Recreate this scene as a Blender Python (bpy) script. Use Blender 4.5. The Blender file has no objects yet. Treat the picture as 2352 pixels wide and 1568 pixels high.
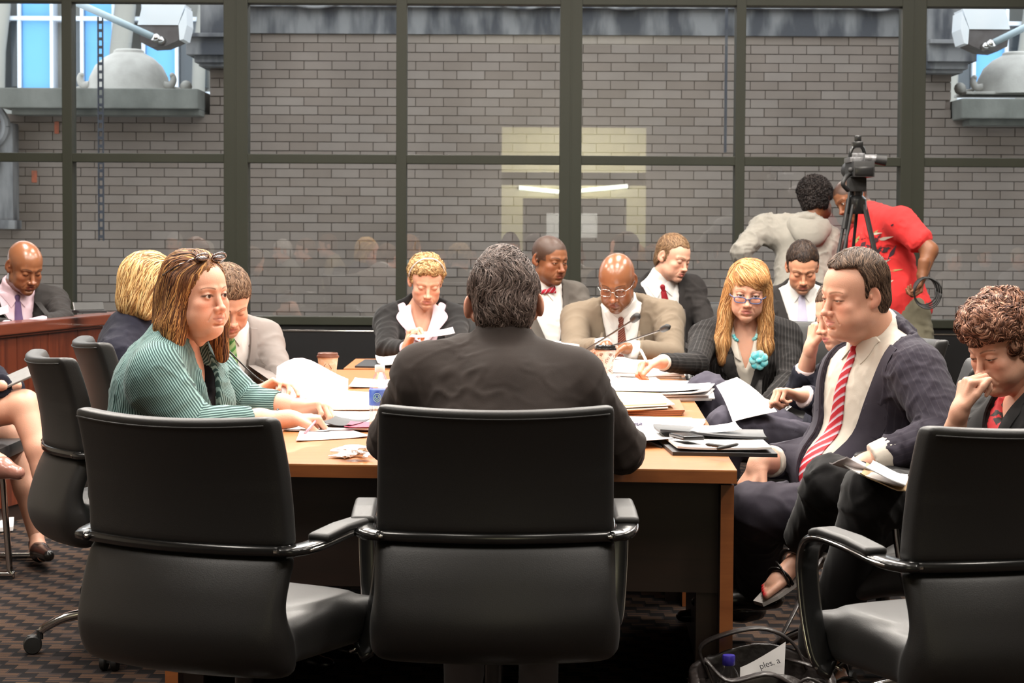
import bpy, bmesh, math, random
import numpy as np
from mathutils import Vector, Matrix
from mathutils.bvhtree import BVHTree
rnd = random.Random(7)
S = bpy.context.scene
COL = S.collection
# ------------------------------------------------------------ camera, world, light, exposure
F = 5000.0
PITCH = math.atan(261 / F)
ROLL = 0.0055
CAMH = 1.353
cam_d = bpy.data.cameras.new('camera'); cam = bpy.data.objects.new('camera', cam_d); COL.objects.link(cam)
cam_d.sensor_width = 36; cam_d.lens = 36 * F / 2352
CR = Matrix.Rotation(math.pi / 2 - PITCH, 3, 'X') @ Matrix.Rotation(ROLL, 3, 'Z')
cam.matrix_world = Matrix.Translation((0, 0, CAMH)) @ CR.to_4x4()
cam_d.clip_start = 0.05; cam_d.clip_end = 300
cam_d.dof.use_dof = True; cam_d.dof.focus_distance = 6.3; cam_d.dof.aperture_fstop = 12
S.camera = cam
S.view_settings.view_transform = 'Standard'; S.view_settings.look = 'None'
S.view_settings.gamma = 1.0; S.view_settings.exposure = 0.0
S.view_settings.use_curve_mapping = False
S.cycles.max_bounces = 8; S.cycles.transparent_max_bounces = 16; S.cycles.use_denoising = True
S.cycles.sample_clamp_indirect = 6; S.cycles.caustics_reflective = False; S.cycles.caustics_refractive = False
W = bpy.data.worlds.new('overcast_sky'); S.world = W; W.use_nodes = True
wb = W.node_tree.nodes['Background']
wb.inputs[0].default_value = (0.93, 0.955, 1.0, 1); wb.inputs[1].default_value = 3.5

def area(name, loc, sx, sy, power, col=(1, 0.93, 0.84), rot=(0, 0, 0)):
    d = bpy.data.lights.new(name, 'AREA'); d.shape = 'RECTANGLE'; d.size = sx; d.size_y = sy
    d.energy = power; d.color = col
    o = bpy.data.objects.new(name, d); COL.objects.link(o); o.location = loc; o.rotation_euler = rot
    return o
CEIL = 3.9
LAMPS = []
for ly, pw in ((6.6, 170), (8.7, 190), (11.0, 150)):
    for lx in (-2.6, -0.8, 1.0, 2.8):
        LAMPS.append((lx, ly, pw))
for ly, pw in ((3.05, 16), (4.6, 22)):
    for lx in (-2.6, -0.8, 1.0, 2.8):
        LAMPS.append((lx, ly, pw if (abs(lx) < 2 or ly > 4) else 120))
for lx, ly, pw in LAMPS:
    area('ceiling_light_glow', (lx, ly, CEIL - 0.045), 0.56, 1.16, pw * 0.55)

# ------------------------------------------------------------ projection helpers
def ray(px, py):
    return CR @ Vector(((px - 1176) / F, -(py - 784) / F, -1.0))
def P(px, py, Y):
    w = ray(px, py); k = Y / w.y
    return Vector((w.x * k, Y, CAMH + w.z * k))
def PZ(px, py, z):
    w = ray(px, py); k = (z - CAMH) / w.z
    return Vector((w.x * k, w.y * k, z))
def PXW(px, Y): return P(px, 523, Y).x

# ------------------------------------------------------------ materials
def _n(nt, t, **kw):
    n = nt.nodes.new(t)
    for k, v in kw.items(): setattr(n, k, v)
    return n
MATS = {}
def mat(name, col=(0.5, 0.5, 0.5), rough=0.6, metal=0.0, spec=0.5, emit=None, estr=0, attr=None, coat=0.0,
        noise=None, bump=None, sheen=0.0, trans=0.0, alpha=1.0, extra=None):
    if name in MATS: return MATS[name]
    m = bpy.data.materials.new(name); m.use_nodes = True; nt = m.node_tree
    b = nt.nodes['Principled BSDF']
    b.inputs['Base Color'].default_value = (*col, 1); b.inputs['Roughness'].default_value = rough
    b.inputs['Metallic'].default_value = metal; b.inputs['Specular IOR Level'].default_value = spec
    b.inputs['Coat Weight'].default_value = coat; b.inputs['Sheen Weight'].default_value = sheen
    b.inputs['Transmission Weight'].default_value = trans; b.inputs['Alpha'].default_value = alpha
    if emit: b.inputs['Emission Color'].default_value = (*emit, 1); b.inputs['Emission Strength'].default_value = estr
    src = None
    if attr:
        a = _n(nt, 'ShaderNodeAttribute', attribute_name=attr); src = a.outputs['Color']
    if noise:
        # noise = (scale xyz, colour2, low, high)
        sc, c2, lo, hi = noise
        tc = _n(nt, 'ShaderNodeTexCoord'); mp = _n(nt, 'ShaderNodeMapping'); mp.inputs['Scale'].default_value = sc
        nt.links.new(tc.outputs['Object'], mp.inputs[0])
        nz = _n(nt, 'ShaderNodeTexNoise'); nz.inputs['Scale'].default_value = 1.0; nz.inputs['Detail'].default_value = 6
        nt.links.new(mp.outputs[0], nz.inputs['Vector'])
        mr = _n(nt, 'ShaderNodeMapRange'); mr.inputs['From Min'].default_value = lo; mr.inputs['From Max'].default_value = hi
        nt.links.new(nz.outputs[0], mr.inputs[0])
        mx = _n(nt, 'ShaderNodeMix', data_type='RGBA'); nt.links.new(mr.outputs[0], mx.inputs[0])
        if src: nt.links.new(src, mx.inputs[6])
        else: mx.inputs[6].default_value = (*col, 1)
        mx.inputs[7].default_value = (*c2, 1); src = mx.outputs[2]
    if src: nt.links.new(src, b.inputs['Base Color'])
    if bump:
        sc, st = bump
        tc = _n(nt, 'ShaderNodeTexCoord'); mp = _n(nt, 'ShaderNodeMapping')
        mp.inputs['Scale'].default_value = sc if isinstance(sc, tuple) else (sc,) * 3
        nt.links.new(tc.outputs['Object'], mp.inputs[0])
        nz = _n(nt, 'ShaderNodeTexNoise'); nz.inputs['Scale'].default_value = 1.0; nz.inputs['Detail'].default_value = 4
        nt.links.new(mp.outputs[0], nz.inputs['Vector'])
        bp = _n(nt, 'ShaderNodeBump'); bp.inputs['Strength'].default_value = st; bp.inputs['Distance'].default_value = 0.004
        nt.links.new(nz.outputs[0], bp.inputs['Height']); nt.links.new(bp.outputs[0], b.inputs['Normal'])
    if extra: extra(nt, b)
    MATS[name] = m
    return m
def lin(r, g, b):
    f = lambda c: (c / 255 / 12.92) if c <= 10 else ((c / 255 + 0.055) / 1.055) ** 2.4
    return (f(r), f(g), f(b))

# ------------------------------------------------------------ object helpers
def tag(o, label=None, cat=None, group=None, kind=None):
    if label: o['label'] = label
    if cat: o['category'] = cat
    if group: o['group'] = group
    if kind: o['kind'] = kind
    return o
def thing(name, label, cat, loc=(0, 0, 0), rz=0.0, group=None):
    o = bpy.data.objects.new(name, None); COL.objects.link(o); o.empty_display_size = 0.1
    o.location = loc; o.rotation_euler = (0, 0, rz)
    return tag(o, label, cat, group)
class MB:
    """collects shapes and links them as ONE mesh object"""
    def __init__(s): s.v = []; s.f = []; s.c = []
    def add(s, vs, fs, col=None):
        n = len(s.v); s.v += [tuple(v) for v in vs]; s.f += [tuple(i + n for i in f) for f in fs]
        s.c += [col or (1, 1, 1)] * len(vs)
        return s
    def box(s, lo, hi, b=0.0, M=None):
        x0, y0, z0 = lo; x1, y1, z1 = hi
        if b <= 0:
            vs = [(x, y, z) for x in (x0, x1) for y in (y0, y1) for z in (z0, z1)]
            fs = [(0, 1, 3, 2), (4, 6, 7, 5), (0, 4, 5, 1), (2, 3, 7, 6), (0, 2, 6, 4), (1, 5, 7, 3)]
        else:
            bm = bmesh.new(); bmesh.ops.create_cube(bm, size=1)
            for v in bm.verts:
                v.co = Vector(((x0 + x1) / 2 + v.co.x * (x1 - x0), (y0 + y1) / 2 + v.co.y * (y1 - y0), (z0 + z1) / 2 + v.co.z * (z1 - z0)))
            bmesh.ops.bevel(bm, geom=bm.edges[:], offset=b, segments=2, affect='EDGES', profile=0.7)
            vs = [v.co.copy() for v in bm.verts]; bm.verts.index_update()
            fs = [tuple(v.index for v in f.verts) for f in bm.faces]; bm.free()
        if M: vs = [M @ Vector(v) for v in vs]
        return s.add(vs, fs)
    def tube(s, pts, r, n=10, cap=True, flat=None, up=None):
        """swept tube; r float or list; flat=(a,b) elliptical cross-section with 'up' vector"""
        pts = [Vector(p) for p in pts]; m = len(pts)
        rs = r if isinstance(r, (list, tuple)) else [r] * m
        vs = []; pu = Vector(up) if up else None
        for i, p in enumerate(pts):
            t = (pts[min(i + 1, m - 1)] - pts[max(i - 1, 0)]).normalized()
            if pu is None: pu = Vector((0, 0, 1)) if abs(t.z) < 0.9 else Vector((1, 0, 0))
            a = t.cross(pu)
            if a.length < 1e-5: a = t.orthogonal()
            a.normalize(); bb = a.cross(t).normalized()
            if up is None: pu = bb
            fa, fb = flat if flat else (1, 1)
            for k in range(n):
                th = 2 * math.pi * k / n
                c_, s_ = math.cos(th), math.sin(th)
                if flat:  # squarish
                    c_ = math.copysign(abs(c_) ** 0.55, c_); s_ = math.copysign(abs(s_) ** 0.55, s_)
                vs.append(p + a * (c_ * rs[i] * fa) + bb * (s_ * rs[i] * fb))
        fs = [(i * n + k, i * n + (k + 1) % n, (i + 1) * n + (k + 1) % n, (i + 1) * n + k) for i in range(m - 1) for k in range(n)]
        if cap: fs += [tuple(range(n))[::-1], tuple((m - 1) * n + k for k in range(n))]
        return s.add(vs, fs)
    def lathe(s, prof, n=24, M=None):
        vs = [(r * math.cos(2 * math.pi * k / n), r * math.sin(2 * math.pi * k / n), z) for r, z in prof for k in range(n)]
        fs = [(i * n + k, i * n + (k + 1) % n, (i + 1) * n + (k + 1) % n, (i + 1) * n + k) for i in range(len(prof) - 1) for k in range(n)]
        fs += [tuple(range(n))[::-1], tuple((len(prof) - 1) * n + k for k in range(n))]
        if M: vs = [M @ Vector(v) for v in vs]
        return s.add(vs, fs)
    def ell(s, c, r, n=12, R=None):
        c = Vector(c); vs = []; fs = []; m = max(4, n // 2)
        for i in range(m + 1):
            ph = math.pi * i / m
            for k in range(n):
                th = 2 * math.pi * k / n
                v = Vector((r[0] * math.sin(ph) * math.cos(th), r[1] * math.sin(ph) * math.sin(th), r[2] * math.cos(ph)))
                vs.append(c + (R @ v if R else v))
        fs = [(i * n + k, (i + 1) * n + k, (i + 1) * n + (k + 1) % n, i * n + (k + 1) % n) for i in range(m) for k in range(n)]
        return s.add(vs, fs)
    def sheet(s, grid, th=0.0008):
        """grid[i][j] of points -> thin sheet with thickness downward along -z"""
        ni, nj = len(grid), len(grid[0]); top = [Vector(p) for row in grid for p in row]
        bot = [p - Vector((0, 0, th)) for p in top]
        N = ni * nj; fs = []
        for i in range(ni - 1):
            for j in range(nj - 1):
                a = i * nj + j; q = (a, a + nj, a + nj + 1, a + 1); fs.append(q); fs.append(tuple(N + k for k in q[::-1]))
        ring = [i * nj for i in range(ni)] + [(ni - 1) * nj + j for j in range(1, nj)] + [i * nj + nj - 1 for i in range(ni - 2, -1, -1)] + [j for j in range(nj - 2, 0, -1)]
        for a, b in zip(ring, ring[1:] + ring[:1]): fs.append((b, a, N + a, N + b))
        return s.add(top + bot, fs)
    def xf(s, M): s.v = [tuple(M @ Vector(v)) for v in s.v]; return s
    def build(s, name, m, parent=None, smooth=False, ang=None, kind=None, label=None, loc=None):
        me = bpy.data.meshes.new(name); me.from_pydata(s.v, [], s.f); me.update()
        if len(set(s.c)) > 1:
            ca = me.color_attributes.new('Col', 'FLOAT_COLOR', 'POINT')
            ca.data.foreach_set('color', [x for c in s.c for x in (*c, 1.0)])
        return link(me, name, m, parent, smooth, ang, kind, label, loc)
def link(me, name, m, parent=None, smooth=False, ang=None, kind=None, label=None, loc=None):
    for q in (m if isinstance(m, (list, tuple)) else [m]): me.materials.append(q)
    bm = bmesh.new(); bm.from_mesh(me); bmesh.ops.recalc_face_normals(bm, faces=bm.faces); bm.to_mesh(me); bm.free()
    if smooth or ang is not None:
        me.polygons.foreach_set('use_smooth', [True] * len(me.polygons))
        if ang is not None: me.set_sharp_from_angle(angle=ang)
    o = bpy.data.objects.new(name, me); COL.objects.link(o)
    if parent: o.parent = parent
    if loc: o.location = loc
    if kind: o['kind'] = kind
    if label: o['label'] = label
    return o
def spline(ctrl, n=24):
    """Catmull-Rom through control points"""
    P_ = [Vector(c) for c in ctrl]; P_ = [2 * P_[0] - P_[1]] + P_ + [2 * P_[-1] - P_[-2]]; out = []
    seg = len(P_) - 3
    for i in range(n + 1):
        u = i / n * seg; k = min(int(u), seg - 1); t = u - k
        a, b, c, d = P_[k:k + 4]
        out.append(0.5 * ((2 * b) + (c - a) * t + (2 * a - 5 * b + 4 * c - d) * t * t + (3 * b - a - 3 * c + d) * t ** 3))
    return out
# ------------------------------------------------------------ room shell
WY = 13.5          # window wall
BY = 17.4          # brick wall across the light well
XL, XR, YB = -6.2, 7.2, -3.4
def carpet_extra(nt, b):
    tc = _n(nt, 'ShaderNodeTexCoord')
    sx = _n(nt, 'ShaderNodeSeparateXYZ'); nt.links.new(tc.outputs['Object'], sx.inputs[0])
    def math_(op, a, bb=None, c=None):
        m = _n(nt, 'ShaderNodeMath', operation=op)
        for i, v in enumerate((a, bb, c)):
            if v is None: continue
            if isinstance(v, (int, float)): m.inputs[i].default_value = v
            else: nt.links.new(v, m.inputs[i])
        return m.outputs[0]
    x, y = sx.outputs[0], sx.outputs[1]
    # loop rows across x every 18 mm in y, broken into dashes that form a stepped block pattern
    row = math_('FLOOR', math_('DIVIDE', y, 0.016))
    fr = math_('FRACT', math_('DIVIDE', y, 0.016))
    line = math_('LESS_THAN', fr, 0.22)
    off = math_('MULTIPLY', math_('FLOOR', math_('DIVIDE', row, 4)), 0.045)
    u = math_('FRACT', math_('DIVIDE', math_('ADD', x, off), 0.13))
    dash = math_('LESS_THAN', u, 0.55)
    wn = _n(nt, 'ShaderNodeTexWhiteNoise', noise_dimensions='2D'); cb = _n(nt, 'ShaderNodeCombineXYZ')
    nt.links.new(row, cb.inputs[0]); nt.links.new(math_('FLOOR', math_('DIVIDE', math_('ADD', x, off), 0.13)), cb.inputs[1])
    nt.links.new(cb.outputs[0], wn.inputs['Vector'])
    keep = math_('GREATER_THAN', wn.outputs[0], 0.25)
    k = math_('MULTIPLY', math_('MULTIPLY', line, dash), keep)
    nz = _n(nt, 'ShaderNodeTexNoise'); nz.inputs['Scale'].default_value = 9; nz.inputs['Detail'].default_value = 2
    mp = _n(nt, 'ShaderNodeMapping'); mp.inputs['Scale'].default_value = (1, 5, 1)
    nt.links.new(tc.outputs['Object'], mp.inputs[0]); nt.links.new(mp.outputs[0], nz.inputs['Vector'])
    blk = _n(nt, 'ShaderNodeMix', data_type='RGBA'); blk.inputs[6].default_value = (0.013, 0.0115, 0.012, 1); blk.inputs[7].default_value = (0.034, 0.027, 0.026, 1)
    chk = math_('LESS_THAN', math_('FRACT', math_('DIVIDE', math_('ADD', x, math_('MULTIPLY', off, 1.0)), 0.13)), 0.6)
    nt.links.new(math_('MULTIPLY', chk, math_('ADD', 0.35, nz.outputs[0])), blk.inputs[0])
    mx = _n(nt, 'ShaderNodeMix', data_type='RGBA'); nt.links.new(k, mx.inputs[0])
    nt.links.new(blk.outputs[2], mx.inputs[6]); mx.inputs[7].default_value = (0.17, 0.09, 0.042, 1)
    nt.links.new(mx.outputs[2], b.inputs['Base Color'])
    bp = _n(nt, 'ShaderNodeBump'); bp.inputs['Strength'].default_value = 0.6; bp.inputs['Distance'].default_value = 0.003
    nt.links.new(fr, bp.inputs['Height']); nt.links.new(bp.outputs[0], b.inputs['Normal'])
M_carpet = mat('carpet', rough=0.95, spec=0.1, extra=carpet_extra)
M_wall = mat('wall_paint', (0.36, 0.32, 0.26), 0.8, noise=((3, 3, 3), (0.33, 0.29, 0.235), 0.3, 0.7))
M_ceil = mat('ceiling_tile', (0.55, 0.53, 0.50), 0.9, noise=((60, 60, 60), (0.45, 0.43, 0.40), 0.35, 0.7))
M_frame = mat('window_frame_paint', (0.0165, 0.0185, 0.0115), 0.5, spec=0.25, noise=((4, 4, 1), (0.021, 0.0225, 0.015), 0.3, 0.7))
M_kick = mat('knee_wall_black', (0.003, 0.003, 0.0035), 0.5, spec=.3, noise=((5, 5, 5), (0.005, 0.005, 0.006), 0.3, 0.7))
M_chrome = mat('chrome', (0.62, 0.60, 0.58), 0.12, metal=1.0, noise=((9, 9, 9), (0.55, 0.54, 0.53), 0.3, 0.7))
def glass_mat():
    m = bpy.data.materials.new('window_glass'); m.use_nodes = True; nt = m.node_tree
    for n in list(nt.nodes): nt.nodes.remove(n)
    o = _n(nt, 'ShaderNodeOutputMaterial'); t = _n(nt, 'ShaderNodeBsdfTransparent'); t.inputs[0].default_value = (0.86, 0.90, 0.89, 1)
    g = _n(nt, 'ShaderNodeBsdfGlossy'); g.inputs['Roughness'].default_value = 0.004; g.inputs[0].default_value = (1, 1, 1, 1)
    f = _n(nt, 'ShaderNodeFresnel'); f.inputs[0].default_value = 2.0
    x = _n(nt, 'ShaderNodeMixShader'); nt.links.new(f.outputs[0], x.inputs[0]); nt.links.new(t.outputs[0], x.inputs[1]); nt.links.new(g.outputs[0], x.inputs[2])
    nt.links.new(x.outputs[0], o.inputs[0]); return m
M_glass = glass_mat()

fl = MB().box((XL, YB, -0.1), (XR, WY + 0.1, 0)).build('floor', M_carpet, kind='structure')
MB().box((XL, YB, CEIL), (XR, WY + 0.25, CEIL + 0.12)).build('ceiling', M_ceil, kind='structure')
MB().box((XL - 0.12, YB, 0), (XL, WY + 0.2, CEIL)).build('wall_left', M_wall, kind='structure')
MB().box((XR, YB, 0), (XR + 0.12, WY + 0.2, CEIL)).build('wall_right', M_wall, kind='structure')
# back wall with the double doorway (seen mirrored in the glass)
dx0, dx1, dz = 0.05, 1.50, 1.35
RY = YB
def xr(px): return (px - 1176) / F * (2 * WY - RY)
def rz_(py): return CAMH - (py - 523) / F * (2 * WY - RY)
Z1, Z2, Z3, Z4 = rz_(455), rz_(425), rz_(395), rz_(292)
D0, D1 = xr(1150), xr(1482)
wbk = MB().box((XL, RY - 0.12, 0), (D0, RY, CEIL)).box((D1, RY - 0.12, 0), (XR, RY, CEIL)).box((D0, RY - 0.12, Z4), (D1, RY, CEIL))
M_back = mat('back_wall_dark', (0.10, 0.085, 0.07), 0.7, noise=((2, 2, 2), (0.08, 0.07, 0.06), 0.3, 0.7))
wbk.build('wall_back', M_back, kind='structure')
M_cream = mat('cream_paint', (0.62, 0.56, 0.34), 0.5, noise=((3, 3, 3), (0.56, 0.52, 0.33), 0.3, 0.7))
cor = MB().box((D0 - 0.1, RY - 2.6, -0.1), (D1 + 0.1, RY - 0.12, 0)).box((D0 - 0.1, RY - 2.6, Z4), (D1 + 0.1, RY - 0.12, Z4 + .1))
cor.box((D0 - 0.2, RY - 2.6, 0), (D0 - 0.1, RY - 0.12, Z4)).box((D1 + 0.1, RY - 2.6, 0), (D1 + 0.2, RY - 0.12, Z4)).box((D0 - 0.2, RY - 2.7, 0), (D1 + 0.2, RY - 2.6, Z4))
cor.build('wall_corridor', M_cream, kind='structure')
tr = MB().box((D0, RY - 0.13, 0), (D0 + 0.3, RY + 0.02, Z1)).box((D1 - 0.27, RY - 0.13, 0), (D1, RY + 0.02, Z1)).box((D0, RY - 0.13, Z1), (D1, RY + 0.02, Z2)).box((D0, RY - 0.13, Z3), (D1, RY - 0.05, Z4))
tr.build('trim_7', M_cream, kind='structure')
for i, (a, c) in enumerate(((D0 + 0.3, (D0 + D1) / 2 + 0.02), ((D0 + D1) / 2 + 0.03, D1 - 0.27))):
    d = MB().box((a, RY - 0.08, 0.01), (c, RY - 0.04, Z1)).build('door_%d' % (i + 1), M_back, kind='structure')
    mh = MB().tube([(a + 0.1, RY - 0.03, 0.8), (a + 0.1, RY - 0.0, 0.8), (a + 0.1, RY, 0.6), (a + 0.1, RY - 0.03, 0.6)], 0.01).build('handle', M_chrome, d)
area('doorway_glow', ((D0 + D1) / 2, RY - 0.9, Z4 - .03), 1.0, 0.9, 20, (1, 0.97, 0.8))
MB().box(((D0 + D1) / 2 - .5, RY - 1.4, Z4 - .02), ((D0 + D1) / 2 + .5, RY - .4, Z4 - .005)).build('trim_8', M_chrome, kind='structure')

area('doorway_added_fill', ((D0 + D1) / 2, -1.7, 2.3), 2.2, .25, 190, (1, 0.97, 0.82), rot=(-math.pi / 2, 0, 0))  # added fill lamp, unseen from the camera, brightens the mirrored door frame
M_tube = mat('fluorescent_tube', (.9, .9, .85), .4, emit=(.93, 1, .86), estr=9)
for i, (pa, pb, ya, yb, lb) in enumerate(((1190, 1282, 431, 440, 'fluorescent tube over the doorway, left of the pair'), (1332, 1440, 437, 426, 'fluorescent tube over the doorway, right of the pair'))):
    A, B_ = Vector((xr(pa), RY + .06, rz_(ya))), Vector((xr(pb), RY + .06, rz_(yb))); tl = thing('tube_light', lb, 'light', tuple(A))
    MB().tube([Vector(), B_ - A], .032, 10).build('tube', M_tube, tl, smooth=True); MB().box((-.01, -.055, -.02), (.02, 0, .02)).box(tuple(B_ - A + Vector((-.02, -.055, -.02))), tuple(B_ - A + Vector((.01, 0, .02)))).build('bracket', M_chrome, tl)
for i, (pa, pb) in enumerate(((1254, 1284), (1330, 1371))):
    tag(MB().box((xr(pa), RY - .039, rz_(545)), (xr(pb), RY - .036, rz_(489))).build('notice', mat('notice_paper', (.75, .75, .76), .8, noise=((9, 9, 9), (.7, .7, .72), .3, .7))), 'white notice on the %s door behind the camera' % ('left', 'right')[i], 'notice')
# window wall: knee wall, frame members, panes
kw = P(1176, 757, WY).z
MB().box((XL, WY, 0), (XR, WY + 0.18, P(1176, 742, WY).z)).build('wall_window', M_kick, kind='structure')
MB().box((XL, WY - 0.10, 0.0), (XR, WY + 0.0, kw - 0.02)).build('baseboard_window', M_kick, kind='structure')
MB().tube([(XL, WY - 0.085, kw - 0.012), (XR, WY - 0.085, kw - 0.012)], 0.009, 8).build('trim_9', M_chrome, kind='structure', smooth=True)
zs = [(P(1176, 748, WY).z, P(1176, 729, WY).z), (P(1176, 377, WY).z, P(1176, 356.5, WY).z), (P(1176, 10, WY).z, P(1176, 10, WY).z + 0.085), (CEIL - 0.08, CEIL)]
for i, (a, b_) in enumerate(zs):
    MB().box((XL, WY + 0.005 - (0.03 if i == 0 else 0), a), (XR, WY + 0.13, b_), 0.004).build('trim_%d' % (i + 10), M_frame, kind='structure')
mul = [(155, 23, 1), (541.5, 55, 0), (921, 24, 1), (1309.5, 50, 0), (1698, 22, 1), (2094, 55, 0), (2480, 24, 1), (2868, 55, 0), (3250, 24, 1), (-232, 55, 0), (-615, 24, 1), (-1000, 55, 0)]
xs = []
for i, (px, w, thin) in enumerate(mul):
    x = PXW(px, WY); hw = w / 2 / 370.4
    if x < XL or x > XR: continue
    xs.append((x, hw))
    b = MB().box((x - hw, WY - 0.002, zs[0][1]), (x + hw, WY + 0.14, CEIL - 0.08), 0.004)
    if not thin: b.box((x - 0.004, WY - 0.005, zs[0][1]), (x + 0.004, WY, CEIL - 0.08))
    b.build('trim_%d' % (20 + i), M_frame, kind='structure')
xs.sort(); k = 1
bounds = [(XL, 0)] + xs + [(XR, 0)]
for (xa, ha), (xb, hb) in zip(bounds, bounds[1:]):
    for za, zb in ((zs[0][1], zs[1][0]), (zs[1][1], zs[2][0]), (zs[2][1], zs[3][0])):
        MB().add([(xa + ha, WY + 0.055, za), (xb - hb, WY + 0.055, za), (xb - hb, WY + 0.055, zb), (xa + ha, WY + 0.055, zb)], [(0, 1, 2, 3)]).build('window_%d' % k, M_glass, kind='structure')
        k += 1

# ceiling light fittings
M_diff = mat('lamp_diffuser', (0.9, 0.9, 0.88), 0.4, emit=(1, 0.95, 0.86), estr=6)
M_whitemetal = mat('white_metal', (0.7, 0.7, 0.7), 0.4, noise=((6, 6, 6), (0.65, 0.65, 0.65), 0.3, 0.7))
for i, (lx, ly, pw) in enumerate(LAMPS):
    t = thing('ceiling_light', 'recessed ceiling light, %s from the left in the %s row from the window' % (('first', 'second', 'third', 'fourth')[i % 4], ('third', 'second', 'first', 'fifth', 'fourth')[i // 4]), 'light', (lx, ly, CEIL), 0, 'recessed ceiling lights')
    MB().box((-.32, -.62, -.03), (-.285, .62, 0)).box((.285, -.62, -.03), (.32, .62, 0)).box((-.285, -.62, -.03), (.285, -.585, 0)).box((-.285, .585, -.03), (.285, .62, 0)).build('frame', M_whitemetal, t)
    MB().box((-.285, -.585, -.02), (.285, .585, -.01)).build('diffuser', M_diff, t)

# ------------------------------------------------------------ outside: light well
M_mortar = mat('mortar', (0.185, 0.148, 0.130), 0.9, noise=((8, 8, 8), (0.22, 0.178, 0.158), 0.3, 0.7))
def brick_extra(nt, b):
    oi = _n(nt, 'ShaderNodeObjectInfo'); ge = _n(nt, 'ShaderNodeNewGeometry')
    ad = _n(nt, 'ShaderNodeMath', operation='ADD'); nt.links.new(oi.outputs['Random'], ad.inputs[0]); nt.links.new(ge.outputs['Random Per Island'], ad.inputs[1])
    fr = _n(nt, 'ShaderNodeMath', operation='FRACT'); nt.links.new(ad.outputs[0], fr.inputs[0])
    cr = _n(nt, 'ShaderNodeValToRGB'); nt.links.new(fr.outputs[0], cr.inputs[0])
    e = cr.color_ramp.elements; e[0].color = (0.245, 0.200, 0.172, 1); e[1].color = (0.295, 0.250, 0.222, 1)
    q = e.new(0.5); q.color = (0.270, 0.224, 0.196, 1)
    tc = _n(nt, 'ShaderNodeTexCoord'); geo = ge
    nz = _n(nt, 'ShaderNodeTexNoise'); nz.inputs['Scale'].default_value = 1.6; nz.inputs['Detail'].default_value = 6
    nt.links.new(geo.outputs['Position'], nz.inputs['Vector'])
    mx = _n(nt, 'ShaderNodeMix', data_type='RGBA', blend_type='MULTIPLY'); mx.inputs[0].default_value = 0.5
    nt.links.new(cr.outputs[0], mx.inputs[6]); nt.links.new(nz.outputs[0], mx.inputs[7]); nt.links.new(mx.outputs[2], b.inputs['Base Color'])
M_brick = mat('brick', rough=0.85, spec=0.2, extra=brick_extra)
M_stone = mat('stained_stone', (0.20, 0.20, 0.205), 0.9, noise=((6, 6, 1.6), (0.055, 0.058, 0.068), 0.42, 0.60), bump=(40, 0.3))
M_pale = mat('pale_stone', (0.44, 0.43, 0.405), 0.9, noise=((7, 7, 7), (0.33, 0.32, 0.30), 0.4, 0.75), bump=(60, 0.3))
M_dirt = mat('stone_dark', (0.19, 0.195, 0.18), 0.9, noise=((5, 5, 3), (0.11, 0.115, 0.105), 0.35, 0.7), bump=(50, 0.3))
MB().box((-9, BY, -0.6), (9, BY + 3, 0.0)).box((-9, WY + 0.3, -0.62), (9, BY, -0.6)).build('ground_light_well', M_dirt, kind='structure')
BXL, BXR = PXW(483, BY), PXW(2179, BY)
zTop = P(1176, 80, BY).z; zL = P(300, 264, BY).z; zR = P(2260, 276, BY).z
mw = MB().box((BXL, BY + 0.02, -0.6), (BXR, BY + 0.5, zTop)).box((PXW(-900, BY), BY + 0.02, -0.6), (BXL, BY + 0.5, zL)).box((BXR, BY + 0.02, -0.6), (PXW(3300, BY), BY + 0.5, zR))
bw = mw.build('wall_brick', M_mortar, kind='structure')
ch, bl = 20.5 * BY / F, 63.8 * BY / F
def brick_mb(l):
    return MB().box((0.003, -0.002, 0.003), (l - 0.003, 0.03, ch - 0.003), 0.0)
full = None; cnt = 0; rest = MB()
for r in range(0, 38):
    z = zTop - (r + 1) * ch
    if z < -0.1: break
    off = (r % 2) * bl / 2 + rnd.uniform(-.006, .006)
    n0 = int((PXW(-500, BY)) / bl) - 1
    for c in range(n0, int(PXW(2900, BY) / bl) + 1):
        x = c * bl + off
        pxm = 1176 + (x + bl / 2) * F / BY
        if z + ch > zL + 0.02 and x < BXL: 
            if x + bl > BXL + 0.04: rest.box((BXL, BY - 0.004, z + .004), (x + bl - .004, BY + .03, z + ch - .0045))
            continue
        if z + ch > zR + 0.02 and x + bl > BXR:
            if x < BXR - 0.04: rest.box((x + .004, BY - 0.004, z + .004), (BXR, BY + .03, z + ch - .0045))
            continue
        dy = rnd.uniform(-.003, .003)
        if 570 < pxm < 1690 and 90 < 523 + (CAMH - z) * F / BY < 640 and cnt < 300 and (r * 7 + c * 3) % 2 == 0 or False:
            if full is None:
                full = brick_mb(bl).build('brick', M_brick, bw, loc=(x, BY + dy, z)); q = full
            else:
                q = full.copy(); COL.objects.link(q); q.parent = bw; q.location = (x, BY + dy, z)
            cnt += 1
        else:
            rest.box((x + .003, BY - .002 + dy, z + .003), (x + bl - .003, BY + .03, z + ch - .003))
rest.build('brick_course', M_brick, bw, kind='stuff')
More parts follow.
